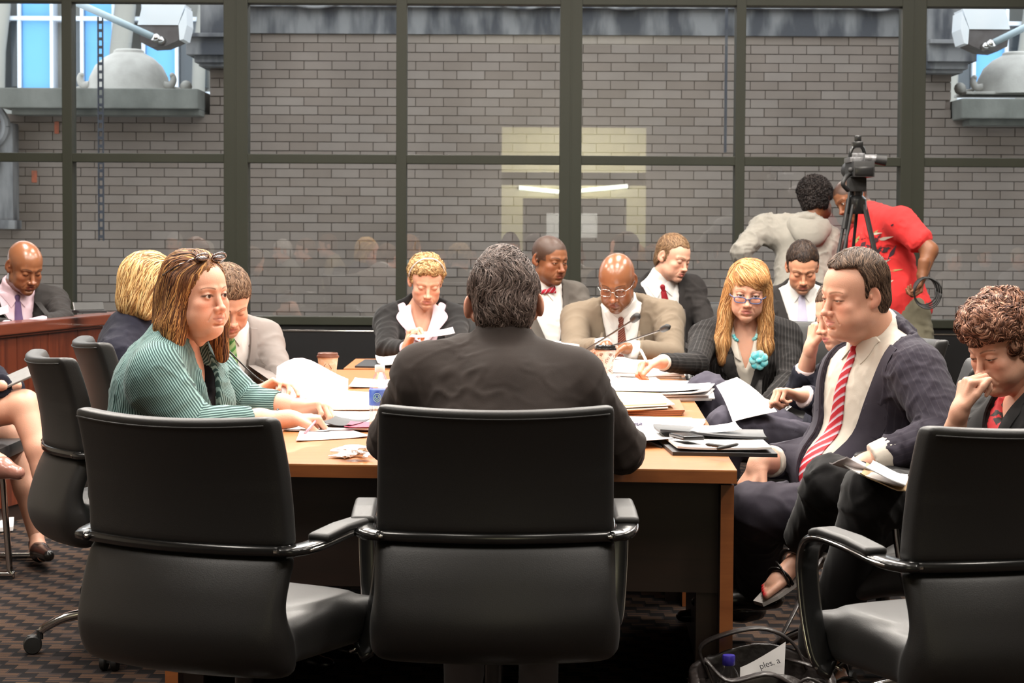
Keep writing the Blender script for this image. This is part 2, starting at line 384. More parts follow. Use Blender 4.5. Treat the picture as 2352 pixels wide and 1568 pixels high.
# stained stone band over the wall, pilaster capitals and coping
MB().box((BXL - 0.02, BY - 0.03, zTop), (BXR + 0.02, BY + 0.5, P(1176, -10, BY).z)).box((BXL - .02, BY - .09, P(1176, 20, BY).z), (BXR + .02, BY + .5, P(1176, -60, BY).z + .3)).build('stone_band', M_stone, bw)
band = MB()
for cx in (PXW(725, BY), PXW(1200, BY), PXW(1430, BY), PXW(2000, BY)):
    band.tube([(cx + .2 * math.cos(a), BY - .1, P(1176, 6, BY).z - .055 * math.sin(a)) for a in [math.pi * i / 14 for i in range(15)]], .012, 6)
band.build('garland', M_stone, bw, smooth=True)
for sgn, x0, x1 in ((-1, PXW(428, BY), PXW(560, BY)), (1, PXW(2110, BY), PXW(2232, BY))):
    yy = 0 if sgn < 0 else 6
    c = MB()
    xi, xo = (x1, x0) if sgn < 0 else (x0, x1)
    def bx(pa, pb, inset, dep): 
        a, b_ = sorted((xi, xo - sgn * inset)); c.box((a, BY - dep, P(1176, pb + yy, BY).z), (b_, BY + .5, P(1176, pa + yy, BY).z), 0.006)
    bx(88, 97, 0.0, .36); bx(97, 136, .045, .3); bx(136, 152, .10, .24); bx(152, 160, .13, .2); bx(-40, 88, .15, .26)
    c.build('pilaster_capital', M_stone, bw)
def ledge(nm, x0, x1, y0, dy, label):
    t = MB()
    t.box((x0, BY - .36, P(1176, y0 + 45, BY).z), (x1, BY + .5, P(1176, y0, BY).z), .01)
    t.box((x0 + .08, BY - .26, P(1176, y0 + 53, BY).z - .02), (x1, BY + .5, P(1176, y0 + 45, BY).z), .008)
    return t.build(nm, M_dirt, bw)
ledge('coping_stone', PXW(22, BY), BXL - .015 - .03, 214, 0, '')
ledge('coping_stone', BXR + .015, PXW(3300, BY), 226, 0, '')
# scroll bracket at far left
sb = MB(); sx0, sx1 = PXW(-130, BY), PXW(50, BY)
sb.box((sx0, BY - .2, P(1176, 515, BY).z), (sx1 - .02, BY + .1, P(1176, 290, BY).z), .03).box((sx0, BY - .24, P(1176, 532, BY).z), (sx1, BY + .1, P(1176, 512, BY).z), .008)
sb.tube([(PXW(-20, BY) + .17 * math.cos(a) * (1 - .0 * a), BY - .2, P(1176, 300, BY).z + .17 * math.sin(a)) for a in [2 * math.pi * i / 24 for i in range(25)]], .035, 8)
sb.tube([(PXW(10, BY) - .1 * t * t * 2, BY - .21, P(1176, 350, BY).z - .5 * t) for t in [i / 12 for i in range(13)]], .03, 8)
sb.ell((PXW(-10, BY), BY - .2, P(1176, 300, BY).z), (.07, .06, .1))
sb.build('scroll_bracket', M_stone, bw, smooth=False, ang=.6)
MB().box((PXW(127, BY), BY - .01, P(1176, 313, BY).z), (PXW(137, BY), BY - .004, P(1176, 285, BY).z)).box((PXW(74, BY), BY - .01, P(1176, 425, BY).z), (PXW(86, BY), BY - .004, P(1176, 398, BY).z)).build('orange_mark', mat('orange_paint', (.5, .12, .06), .7, noise=((30, 30, 30), (.3, .1, .06), .3, .7)), bw)
# domes with scrolls
def dome(nm, cx, base_z, Y, label, flip=1):
    t = thing(nm, label, 'ornament', (cx, Y, base_z))
    prof = [(.34, 0), (.33, .04), (.315, .12), (.27, .21), (.20, .275), (.125, .315), (.12, .335), (.10, .345), (0.001, .347)]
    b = MB(); n = 40; m = len(prof)
    b.lathe(prof, n); b.build('dome', M_pale, t, ang=.7)
    s2 = MB().box((-.46, -.25, -.012), (.46, .25, .012), .006)
    for s in (-1, 1):
        s2.ell((s * .47, -.05, .045), (.05, .06, .05)); s2.tube(spline([(s * .30, -.1, .05), (s * .35, -.1, .05), (s * .375, -.1, .09), (s * .37, -.1, .125), (s * .355, -.1, .135)], 14), [.035 - .001 * i for i in range(15)], 10)
        s2.ell((s * .365, -.1, .13), (.022, .03, .024)); s2.tube(spline([(s * .36, -.05, .02), (s * .42, -.05, .01), (s * .47, -.05, .02)], 8), .03, 8)
    s2.build('scroll', M_pale, t, smooth=True)
    return t
dome('stone_dome', PXW(312, 18.0), P(312, 212, 17.7).z, 17.7, 'round grey stone dome ornament with small scrolls, on left coping')
dome('stone_dome', PXW(2330, 17.7), P(2330, 218, 17.7).z, 17.7, 'round grey stone dome ornament with small scrolls, on right coping')
# floodlights on arms
M_flood = mat('flood_housing', (0.10, 0.085, 0.085), 0.5, noise=((9, 9, 9), (.16, .15, .15), .3, .7))
M_floodw = mat('flood_top_white', (0.85, 0.88, 0.92), 0.35, noise=((5, 5, 5), (.8, .85, .9), .3, .7))
M_arm = mat('arm_pale_metal', (0.45, 0.56, 0.62), 0.4, noise=((4, 4, 4), (.38, .48, .55), .3, .7))
def flood(cx, cy, sgn, a0, a1, label):
    Y = 16.2; k = Y / F
    t = thing('floodlight', label, 'floodlight', P(cx, cy, Y))
    p = lambda px, py, dy=0: ((px - cx) * k, dy, (cy - py) * k)
    q = lambda dx, dy, d=0: p(cx + sgn * dx, cy + dy, d)
    pts = [q(-48, 2), q(-42, 45), q(-20, 48), q(20, 42), q(48, 30), q(58, -10), q(50, -45), q(-30, -40), q(-48, 2)]
    hb = MB(); out = [q(-50, 0), q(-45, 38), q(-22, 50), q(10, 48), q(42, 34), q(56, -5), q(52, -12), q(46, -2)]
    n = len(out); fr = [Vector(v) + Vector((0, -.16, 0)) for v in out]; bk = [Vector(v) + Vector((0, .16, 0)) for v in out]
    hb.add(fr + bk, [tuple(range(n)), tuple(range(2 * n - 1, n - 1, -1))] + [(i, i + n, (i + 1) % n + n, (i + 1) % n) for i in range(n)])
    hb.build('housing', M_flood, t, ang=.5)
    w = MB(); o2 = [q(-50, 0), q(42, 0), q(58, -46), q(-38, -46)]; n = 4
    fr = [Vector(v) + Vector((0, -.17, 0)) for v in o2]; bk = [Vector(v) + Vector((0, .15, 0)) for v in o2]
    w.add(fr + bk, [tuple(range(n)), tuple(range(2 * n - 1, n - 1, -1))] + [(i, i + n, (i + 1) % n + n, (i + 1) % n) for i in range(n)])
    w.build('hood', M_floodw, t)
    w = MB(); o2 = [q(43, 0), q(60, -40), q(62, 0), q(54, 32), q(45, 34)]; n = 5
    fr = [Vector(v) + Vector((0, -.175, 0)) for v in o2]; bk = [Vector(v) + Vector((0, .15, 0)) for v in o2]
    w.add(fr + bk, [tuple(range(n)), tuple(range(2 * n - 1, n - 1, -1))] + [(i, i + n, (i + 1) % n + n, (i + 1) % n) for i in range(n)])
    w.build('side_cheek', M_floodw, t)
    MB().tube([p(*a0, -.25), p(*a1, -.25)], .026, 14).build('arm', M_arm, t, smooth=True)
    e = Vector(p(*a1, -.25)); d = (e - Vector(p(*a0, -.25))).normalized()
    MB().tube([e, e + d * .02, e + d * .05], [.028, .038, .03], 12).tube([e + d * .05, e + d * .06 + Vector((0, .1, 0))], .03, 8).build('knuckle', M_chrome, t, smooth=True)
flood(375, 62, 1, (180, 10), (364, 91), 'floodlight with white hood on a pale tube arm outside left window')
flood(2258, 72, -1, (2400, 38), (2266, 104), 'floodlight with white hood on pale tube arm outside right window')
# perforated strut hanging outside
ms = mat('galvanised_strut', (.045, .05, .07), .5, metal=.3, noise=((9, 9, 9), (.07, .075, .09), .3, .7))
st = MB(); Y = 15.97; k = Y / F
x0, x1 = P(223, 40, Y).x, P(236, 40, Y).x; za, zb = P(230, 38, Y).z, P(230, 553, Y).z
st.box((x0, Y, zb), (x0 + .008, Y + .03, za)).box((x1 - .008, Y, zb), (x1, Y + .03, za))
z = za - .03
while z > zb:
    st.box((x0 + .008, Y, z - .022), (x1 - .008, Y + .012, z)); z -= .06
tag(st.build('strut', ms), 'dark perforated metal strut hanging outside leftmost window', 'strut')
tag(MB().box((P(1666, 60, Y).x, Y, P(1666, 350, Y).z), (P(1672, 60, Y).x, Y + .02, P(1666, -60, Y).z)).build('mullion_edge_strip', ms), 'thin dark strip added for the outer mullion edge, upper window right of centre', 'mullion_edge_strip')  # added strip standing in for the dark outer edge of the mullion
# far building with blue glass
FY = 34.0; k = FY / F
M_blue = mat('blue_panel', (0.10, 0.33, 0.66), 0.35, noise=((1, 1, 1), (.115, .35, .68), .3, .7))
M_whf = mat('white_mullion', (0.60, 0.66, 0.74), 0.5, noise=((1, 1, 1), (.56, .62, .70), .3, .7))
M_conc = mat('pale_concrete', (0.25, 0.245, 0.22), 0.8, noise=((1.5, 1.5, .6), (.19, .19, .175), .3, .7))
M_dkg = mat('dark_glass', (0.05, 0.06, 0.07), 0.15, noise=((1, 1, 1), (.07, .085, .10), .3, .7))
fb = thing('office_building', 'blue and white panelled office building beyond the light well', 'building', (0, FY, -3))
def fbox(px0, px1, py0, py1, d=0.0): return (PXW(px0, FY), -d, P(1176, py1, FY).z + 3), (PXW(px1, FY), .3, P(1176, py0, FY).z + 3)
MB().box(*fbox(-900, 3300, -400, 600, -.25)).build('facade', M_conc, fb)
MB().box(*fbox(-900, 3300, 300, 1400, -.2)).build('lower_wall', M_dirt, fb)
dk = [(28, 45), (172, 190), (328, 345), (415, 475), (2183, 2222), (2306, 2340)]
for a, c in dk: MB().box(*fbox(a, c, 52, 205, .0)).build('pane', M_dkg, fb)
for a, c in ((55, 120), (-75, -5), (198, 262), (338, 405), (2232, 2298), (2372, 2440)):
    MB().box(*fbox(a, c, -60, 44, .02)).build('blue_panel', M_blue, fb)
    MB().box(*fbox(a, c, 54, 208, .02)).build('blue_panel', M_blue, fb)
for a in (50, 124, 193, 265, 333, 409, 2228, 2302, -78, 2368): MB().box(*fbox(a - 3.5, a + 3.5, -100, 212, .12)).build('mullion', M_whf, fb)
MB().box(*fbox(-300, 3000, 45, 54, .15)).build('rail', M_whf, fb)
MB().box(*fbox(-300, 3000, 216, 232, .15)).build('rail', M_whf, fb)
for cx, w in ((8, 22), (290, 24), (470, 15), (2345, 18), (2185, 10)):
    MB().tube([(PXW(cx - 10, FY), -.25, P(0, 260, FY).z + 3), (PXW(cx - 6, FY), -.25, P(0, 120, FY).z + 3), (PXW(cx + 6, FY), -.25, P(0, 20, FY).z + 3), (PXW(cx + 8, FY), -.25, P(0, -80, FY).z + 3)], w * k, 14).build('column', M_conc, fb, smooth=True)
# ------------------------------------------------------------ signed-distance sculpting
class SDF:
    def __init__(s, lo, hi, h):
        s.h = h; s.lo = np.array(lo, np.float32)
        n = np.maximum(4, np.ceil((np.array(hi) - np.array(lo)) / h).astype(int) + 1); s.n = n
        s.ax = [s.lo[i] + h * np.arange(n[i], dtype=np.float32) for i in range(3)]
        s.f = np.full(tuple(n), 0.5, np.float32)
    def win(s, lo, hi):
        sl = []
        for i in range(3):
            a = max(0, int((lo[i] - s.lo[i]) / s.h)); b = min(s.n[i], int((hi[i] - s.lo[i]) / s.h) + 2)
            if b <= a: return None
            sl.append(slice(a, b))
        return tuple(sl)
    def grids(s, w):
        return (s.ax[0][w[0]][:, None, None], s.ax[1][w[1]][None, :, None], s.ax[2][w[2]][None, None, :])
    def mix(s, w, d, k, op):
        f = s.f[w]
        if op == 'u': h = np.maximum(k - np.abs(f - d), 0); s.f[w] = np.minimum(f, d) - h * h / (4 * k)
        elif op == 's': d = -d; h = np.maximum(k - np.abs(f - d), 0); s.f[w] = np.maximum(f, d) + h * h / (4 * k)
        else: h = np.maximum(k - np.abs(f - d), 0); s.f[w] = np.maximum(f, d) + h * h / (4 * k)
    def ell(s, c, r, k=.012, R=None, op='u'):
        m = max(r) + k + .01
        w = s.win([c[i] - m for i in range(3)], [c[i] + m for i in range(3)])
        if w is None: return s
        X, Y, Z = s.grids(w); X = X - c[0]; Y = Y - c[1]; Z = Z - c[2]
        if R is not None:
            X, Y, Z = (R[0][0] * X + R[1][0] * Y + R[2][0] * Z, R[0][1] * X + R[1][1] * Y + R[2][1] * Z, R[0][2] * X + R[1][2] * Y + R[2][2] * Z)
        k0 = np.sqrt((X / r[0]) ** 2 + (Y / r[1]) ** 2 + (Z / r[2]) ** 2) + 1e-6
        k1 = np.sqrt((X / r[0] ** 2) ** 2 + (Y / r[1] ** 2) ** 2 + (Z / r[2] ** 2) ** 2) + 1e-6
        s.mix(w, k0 * (k0 - 1) / k1, k, op); return s
    def cap(s, a, b, ra, rb=None, k=.012, op='u', sq=None, flat=0):
        """tapered capsule; sq=(axis vector, factor) squashes the section along that axis"""
        rb = ra if rb is None else rb; m = max(ra, rb) + k + .01
        if sq: m *= max(1, 1 / sq[1]) 
        w = s.win([min(a[i], b[i]) - m for i in range(3)], [max(a[i], b[i]) + m for i in range(3)])
        if w is None: return s
        X, Y, Z = s.grids(w); d = [b[i] - a[i] for i in range(3)]; L = sum(q * q for q in d) + 1e-9
        X = X - a[0]; Y = Y - a[1]; Z = Z - a[2]
        tu = (X * d[0] + Y * d[1] + Z * d[2]) / L; t = np.clip(tu, 0, 1)
        X = X - t * d[0]; Y = Y - t * d[1]; Z = Z - t * d[2]
        if sq:
            ax, fac = sq; q = (X * ax[0] + Y * ax[1] + Z * ax[2]) * (1 / fac - 1)
            X = X + q * ax[0]; Y = Y + q * ax[1]; Z = Z + q * ax[2]
        dd = np.sqrt(X * X + Y * Y + Z * Z) - (ra + (rb - ra) * t)
        if flat: dd = np.maximum(dd, (tu - 1) * math.sqrt(L))
        if flat > 1: dd = np.maximum(dd, -tu * math.sqrt(L))
        s.mix(w, dd, k, op); return s
    def box(s, c, r, rd=.01, k=.01, R=None, op='u'):
        m = math.sqrt(sum(q * q for q in r)) + k + .01
        w = s.win([c[i] - m for i in range(3)], [c[i] + m for i in range(3)])
        if w is None: return s
        X, Y, Z = s.grids(w); X = X - c[0]; Y = Y - c[1]; Z = Z - c[2]
        if R is not None:
            X, Y, Z = (R[0][0] * X + R[1][0] * Y + R[2][0] * Z, R[0][1] * X + R[1][1] * Y + R[2][1] * Z, R[0][2] * X + R[1][2] * Y + R[2][2] * Z)
        qx = np.abs(X) - (r[0] - rd); qy = np.abs(Y) - (r[1] - rd); qz = np.abs(Z) - (r[2] - rd)
        o = np.sqrt(np.maximum(qx, 0) ** 2 + np.maximum(qy, 0) ** 2 + np.maximum(qz, 0) ** 2) + np.minimum(np.maximum(np.maximum(qx, qy), qz), 0) - rd
        s.mix(w, o + 0 * (X + Y + Z), k, op); return s
    def half(s, p, n, k=.004, op='s'):
        """cut away (op='s') the side the normal points to"""
        X, Y, Z = s.grids((slice(None),) * 3)
        d = -((X - p[0]) * n[0] + (Y - p[1]) * n[1] + (Z - p[2]) * n[2])
        s.mix((slice(None),) * 3, d, k, op); return s
    def mesh(s):
        """surface nets -> verts (N,3), quads (M,4)"""
        f = s.f; ins = f < 0
        c = [ins[i:f.shape[0] - 1 + i, j:f.shape[1] - 1 + j, k:f.shape[2] - 1 + k] for i in (0, 1) for j in (0, 1) for k in (0, 1)]
        sm = np.zeros(c[0].shape, np.uint8)
        for q in c: sm += q
        act = (sm > 0) & (sm < 8); idx = np.full(act.shape, -1, np.int64)
        I = np.argwhere(act)
        if len(I) == 0: return np.zeros((0, 3)), np.zeros((0, 4), int)
        idx[act] = np.arange(len(I))
        corners = [(i, j, k) for i in (0, 1) for j in (0, 1) for k in (0, 1)]
        val = [f[I[:, 0] + i, I[:, 1] + j, I[:, 2] + k] for i, j, k in corners]
        acc = np.zeros((len(I), 3)); cnt = np.zeros(len(I))
        for a in range(8):
            for ax in range(3):
                if corners[a][ax]: continue
                o = list(corners[a]); o[ax] = 1; b = corners.index(tuple(o))
                va, vb = val[a], val[b]; m = (va < 0) != (vb < 0)
                t = np.where(m, va / np.where(m, va - vb, 1), 0)
                for q in range(3): acc[:, q] += m * (corners[a][q] + (t if q == ax else 0))
                cnt += m
        v = s.lo + s.h * (I + acc / cnt[:, None])
        quads = []
        for ax in range(3):
            sl0 = [slice(1, -1)] * 3; sl0[ax] = slice(0, -1); sl1 = [slice(1, -1)] * 3; sl1[ax] = slice(1, None)
            a = ins[tuple(sl0)]; b = ins[tuple(sl1)]; e = np.argwhere(a != b)
            if not len(e): continue
            off = np.array([1, 1, 1]); off[ax] = 0; g = e + off
            u, w_ = [(1, 2), (2, 0), (0, 1)][ax]
            def cell(du, dw):
                h = g.copy(); h[:, u] -= du; h[:, w_] -= dw
                return idx[h[:, 0], h[:, 1], h[:, 2]]
            q = np.stack([cell(1, 1), cell(0, 1), cell(0, 0), cell(1, 0)], 1)
            fl_ = a[e[:, 0], e[:, 1], e[:, 2]]
            q[~fl_] = q[~fl_][:, ::-1]; quads.append(q)
        Q = np.concatenate(quads); used = np.zeros(len(v), bool); used[Q.ravel()] = True; rm = np.cumsum(used) - 1
        return v[used], rm[Q]
def vnormals(v, q):
    n = np.cross(v[q[:, 2]] - v[q[:, 0]], v[q[:, 3]] - v[q[:, 1]])
    out = np.zeros_like(v)
    for i in range(4): np.add.at(out, q[:, i], n)
    return out / (np.linalg.norm(out, axis=1, keepdims=True) + 1e-12)
def relax(v, q, it=1, lam=.5):
    for _ in range(it):
        acc = np.zeros_like(v); c = np.zeros(len(v))
        for i in range(4):
            j = (i + 1) % 4
            np.add.at(acc, q[:, i], v[q[:, j]]); np.add.at(c, q[:, i], 1)
            np.add.at(acc, q[:, j], v[q[:, i]]); np.add.at(c, q[:, j], 1)
        v = v * (1 - lam) + lam * acc / c[:, None]
    return v
def snoise(p, sc, seed=0):
    """cheap smooth vector noise from warped sines"""
    x, y, z = p[:, 0] * sc + seed * 1.7, p[:, 1] * sc + seed * 2.3, p[:, 2] * sc + seed * 3.1
    a = np.sin(1.9 * x + 1.3 * np.sin(1.1 * y + seed)) + np.sin(2.3 * y + 1.5 * np.sin(1.3 * z + 1)) + np.sin(2.1 * z + 1.4 * np.sin(0.9 * x + 2))
    b = np.sin(3.7 * x - 2.9 * y + 1.2 * np.sin(2 * z)) + np.sin(3.1 * z + 3.3 * y + np.sin(2.2 * x))
    return a / 3 * .65 + b / 2 * .35
def npmesh(name, parts, m, parent=None, col=True, sharp=None, kind=None, label=None, extra=None):
    """parts: list of (verts, quads/tris list, colours or None)"""
    V = []; Q = []; C = []; E = []; n = 0
    for pt in parts:
        v, q, c = pt[:3]
        V.append(np.asarray(v, np.float64)); Q += (np.asarray(q) + n).tolist() if len(q) else []
        C.append(np.asarray(c) if c is not None else np.ones((len(v), 3))); n += len(v)
        E.append(pt[3] if len(pt) > 3 and pt[3] is not None else np.zeros(len(v)))
    V = np.concatenate(V); C = np.concatenate(C); E = np.concatenate(E)
    me = bpy.data.meshes.new(name); me.from_pydata(V.tolist(), [], Q); me.update()
    if col:
        ca = me.color_attributes.new('Col', 'FLOAT_COLOR', 'POINT')
        ca.data.foreach_set('color', np.concatenate([C, np.ones((len(C), 1))], 1).astype(np.float32).ravel())
    if np.any(E != 0):
        at = me.attributes.new('stripe', 'FLOAT', 'POINT'); at.data.foreach_set('value', E.astype(np.float32))
    for q in (m if isinstance(m, (list, tuple)) else [m]): me.materials.append(q)
    me.polygons.foreach_set('use_smooth', [True] * len(me.polygons))
    if sharp: me.set_sharp_from_angle(angle=sharp)
    o = bpy.data.objects.new(name, me); COL.objects.link(o)
    if parent: o.parent = parent
    if kind: o['kind'] = kind
    if label: o['label'] = label
    return o
# ------------------------------------------------------------ furniture
def leather_extra(nt, b):
    tc = _n(nt, 'ShaderNodeTexCoord'); v = _n(nt, 'ShaderNodeTexVoronoi'); v.inputs['Scale'].default_value = 420
    nt.links.new(tc.outputs['Object'], v.inputs['Vector'])
    bp = _n(nt, 'ShaderNodeBump'); bp.inputs['Strength'].default_value = 0.25; bp.inputs['Distance'].default_value = 0.0006
    nt.links.new(v.outputs[0], bp.inputs['Height']); nt.links.new(bp.outputs[0], b.inputs['Normal'])
M_leather = mat('black_leather', (0.0085, 0.0078, 0.0075), 0.47, spec=0.5, sheen=0.03, extra=leather_extra)
M_blackgloss = mat('black_gloss', (0.008, 0.008, 0.008), 0.2, spec=0.6, noise=((9, 9, 9), (.012, .012, .012), .3, .7))
M_rubber = mat('black_rubber', (0.010, 0.010, 0.010), 0.55, noise=((30, 30, 30), (.016, .016, .016), .3, .7))
def sdfobj(s, fn, name, m, parent, it=1, col=False):
    v, q = s.mesh(); v = relax(v, q, it)
    if fn: v = fn(v)
    return npmesh(name, [(v, q, None)], m, parent, col=col)
def make_chair():
    t = thing('office_chair', 'x', 'chair', (0, 0, 0))
    def bend(v):
        v = v.copy(); u = v[:, 0] / .27; zz = np.clip((v[:, 2] - .60) / .29, 0, 1)
        v[:, 1] += .055 * u * u - .06 * zz ** 1.1 + .012 * np.sin(zz * 3.1)
        v[:, 2] += .010 * u * u * (zz > .5)
        v[:, 0] *= 1 - .02 * zz
        return v
    s = SDF((-.31, -.36, .57), (.31, -.2, .92), .009)
    s.box((0, -.265, .748), (.268, .030, .143), rd=.013)
    b = sdfobj(s, bend, 'backrest', M_leather, t, 2)
    # stitched seam a little below the top edge, on the rear face
    pts = []
    for i in range(25):
        u = -1 + i / 12; v = np.array([[u * .257, -.2965, .872]]); pts.append(bend(v)[0])
    MB().tube(pts, .0022, 5).build('piping', M_leather, b, smooth=True)
    def bend2(v):
        v = v.copy(); u = v[:, 0] / .27; w = np.clip((-.10 - v[:, 1]) / .14, 0, 1); zz = np.clip((.60 - v[:, 2]) / .29, 0, 1)
        v[:, 1] += w * (.055 * u * u) + w * (-.062 * np.sin(np.clip(zz, 0, 1) * 2.3) + .035 * zz ** 3 + .006)
        v[:, 2] += .018 * (np.abs(u) ** 3) * (1 - w) * (v[:, 2] > .38)
        fr = np.clip((v[:, 1] - .12) / .14, 0, 1); v[:, 2] -= .03 * fr ** 2
        return v
    s = SDF((-.32, -.36, .26), (.32, .32, .63), .0105)
    s.box((0, -.262, .46), (.272, .026, .135), rd=.022)
    s.box((0, .0, .385), (.262, .275, .052), rd=.045, k=.07)
    s.ell((0, .02, .44), (.24, .22, .025), .03)
    sdfobj(s, bend2, 'seat', M_leather, t, 2)
    tb = MB(); pts = []
    for i in range(21):
        u = -1 + i / 10; pts.append((u * .272, -.292 + .055 * u * u + .004, .601))
    tb.tube(pts, .012, 10, flat=(1, 1.0)).build('seam_trim', M_blackgloss, t, smooth=True)
    for sx in (-1, 1):
        path = spline([(sx * .262, -.238, .602), (sx * .300, -.222, .603), (sx * .318, -.17, .608), (sx * .322, -.06, .622), (sx * .322, .05, .627), (sx * .320, .11, .612),
                       (sx * .318, .138, .57), (sx * .316, .135, .50), (sx * .310, .12, .41), (sx * .300, .10, .345), (sx * .27, .085, .322)], 44)
        path = [Vector((p.x * (.94 if abs(p.x) > .29 else .97), p.y, p.z)) for p in path]
        arm = MB().tube(path, .027, 12, flat=(.40, 1.0), up=(sx, 0, 0)).build('arm', M_blackgloss, t, smooth=True)
        c = MB()
        for off in (-.0245, .0245):
            c.tube([p + Vector((off * (1 if i > 4 else i / 4), -abs(off) * (1 - min(i / 4, 1)), 0)) for i, p in enumerate(path)], .0045, 7)
        c.build('chrome_edge', M_chrome, arm, smooth=True)
        pad = SDF((-.04, -.2, -.03), (.04, .12, .03), .005).box((0, -.035, .0), (.0285, .125, .010), rd=.008)
        def pm(v):
            v = v.copy(); y = v[:, 1]
            zz = np.interp(y, [-.17, -.06, .05, .11], [.608, .622, .627, .614]); v[:, 2] += zz + .014; v[:, 0] += sx * .302; return v
        sdfobj(pad, pm, 'arm_pad', M_leather, arm)
    MB().lathe([(.03, .10), (.035, .105), (.035, .20), (.022, .205), (.022, .365), (.05, .373), (.05, .39)], 16).box((-.09, -.12, .37), (.09, .12, .395), .008).build('column', M_blackgloss, t, ang=.6)
    leg0 = None
    for i in range(5):
        a = math.radians(90 + 72 * i)
        if leg0 is None:
            L = MB().tube(spline([(.02, 0, .125), (.12, 0, .128), (.23, 0, .112), (.295, 0, .082), (.31, 0, .068)], 14), [.026 - .0008 * j for j in range(15)], 12, flat=(.9, .75), up=(0, 0, 1))
            leg0 = L.build('base_leg', M_chrome, t, smooth=True); lg = leg0
            cb = MB()
            for sy in (-1, 1):
                cb.lathe([(.010, -.011), (.026, -.010), (.029, -.004), (.029, .005), (.024, .009), (.008, .010)], 18, Matrix.Translation((.335, sy * .016, .0295)) @ Matrix.Rotation(math.pi / 2 * sy, 4, 'X'))
            cb.box((.315, -.008, .025), (.35, .008, .058), .003).tube([(.312, 0, .045), (.312, 0, .075)], .011, 10)
            c0 = cb.build('caster', M_rubber, leg0, ang=.6)
        else:
            lg = leg0.copy(); COL.objects.link(lg); c = c0.copy(); COL.objects.link(c); c.parent = lg
        lg.rotation_euler = (0, 0, a)
    for q in t.children:
        if q.name.split('.')[0] in ('backrest', 'seat', 'seam_trim', 'arm'): q.location.z = .055
    return t
def copy_tree(o, parent=None):
    c = o.copy(); COL.objects.link(c)
    if parent: c.parent = parent
    for ch in [q for q in bpy.data.objects if q.parent == o]: copy_tree(ch, c)
    return c
chair0 = make_chair(); used0 = [False]
def chair(loc, deg, label, group='black conference chairs', base=None, dz=0):
    c = chair0
    if used0[0]: c = copy_tree(chair0)
    used0[0] = True
    c.location = (loc[0], loc[1], dz); c.rotation_euler = (0, 0, math.radians(deg)); c['label'] = label; c['group'] = group
    if base is not None:
        for q in c.children:
            if q.name.startswith('base_leg'): q.rotation_euler.z += math.radians(base)
    return c
def CP(px, Y): return (PXW(px, Y), Y)
chair(CP(560, 5.07), -27, 'empty black leather chair at front left corner of the table, back to camera', dz=-.014)
chair(CP(1139, 5.10), 1, 'central black leather chair seating the man seen from behind', base=36, dz=.006)
chair(CP(2208, 4.82), 22, 'empty black leather chair at the right edge, back to camera', base=20, dz=-.004)
chair(CP(318, 6.9), -68, 'black leather chair holding the woman in the teal jacket', base=26)
chair(CP(395, 7.75), -72, 'black leather chair of the blonde woman, showing beside the teal woman')
chair(CP(480, 8.75), -62, 'black leather chair behind the man with the green striped tie')
chair(CP(985, 10.62), 178, 'black leather chair behind the curly-haired blonde woman')
chair(CP(1445, 10.62), 172, 'black leather chair behind the bald man in the tan suit')
chair(CP(1278, 10.98), 174, 'black leather chair behind the bow-tied man')
chair(CP(1556, 11.62), 178, 'black leather chair behind the man with the plain dark red tie')
chair(CP(1850, 11.12), 176, 'black leather chair behind the man with the lavender tie')
chair(CP(36, 11.12), 200, 'black leather chair behind the dais at far left')
chair(CP(1790, 9.35), 150, 'black leather chair behind the woman in the pinstripe jacket')
chair(CP(1945, 8.1), 104, 'black leather chair of the man resting his face on his hand')
chair(CP(2040, 6.65), 80, 'black leather chair holding the large man in the navy suit')
chair(CP(2250, 5.85), 66, 'black leather chair of the curly brown haired woman at right edge', base=10)

def wood(name, c1, c2, rough, coat, sc=(1.2, 14, 14)):
    def ex(nt, b):
        tc = _n(nt, 'ShaderNodeTexCoord'); mp = _n(nt, 'ShaderNodeMapping'); mp.inputs['Scale'].default_value = sc
        nt.links.new(tc.outputs['Object'], mp.inputs[0])
        nz = _n(nt, 'ShaderNodeTexNoise'); nz.inputs['Scale'].default_value = 3; nz.inputs['Detail'].default_value = 8; nz.inputs['Distortion'].default_value = .6
        nt.links.new(mp.outputs[0], nz.inputs['Vector'])
        cr = _n(nt, 'ShaderNodeValToRGB'); nt.links.new(nz.outputs[0], cr.inputs[0])
        e = cr.color_ramp.elements; e[0].position = .3; e[1].position = .7; e[0].color = (*c1, 1); e[1].color = (*c2, 1)
        nt.links.new(cr.outputs[0], b.inputs['Base Color'])
    return mat(name, rough=rough, coat=coat, extra=ex)
M_top = wood('table_veneer', (0.40, 0.150, 0.048), (0.48, 0.195, 0.066), 0.30, 0.25)
M_edge = wood('table_edge', (0.21, 0.062, 0.016), (0.28, 0.09, 0.025), 0.35, 0.2)
M_panel = wood('table_panel_dark', (0.016, 0.007, 0.004), (0.024, 0.010, 0.006), 0.5, 0.05)
TZ = 0.74
def slab(cn, z0, z1):
    b = MB(); b.add([(p.x, p.y, z0) for p in cn] + [(p.x, p.y, z1) for p in cn], [(3, 2, 1, 0), (4, 5, 6, 7)] + [(i, (i + 1) % 4, (i + 1) % 4 + 4, i + 4) for i in range(4)]); return b
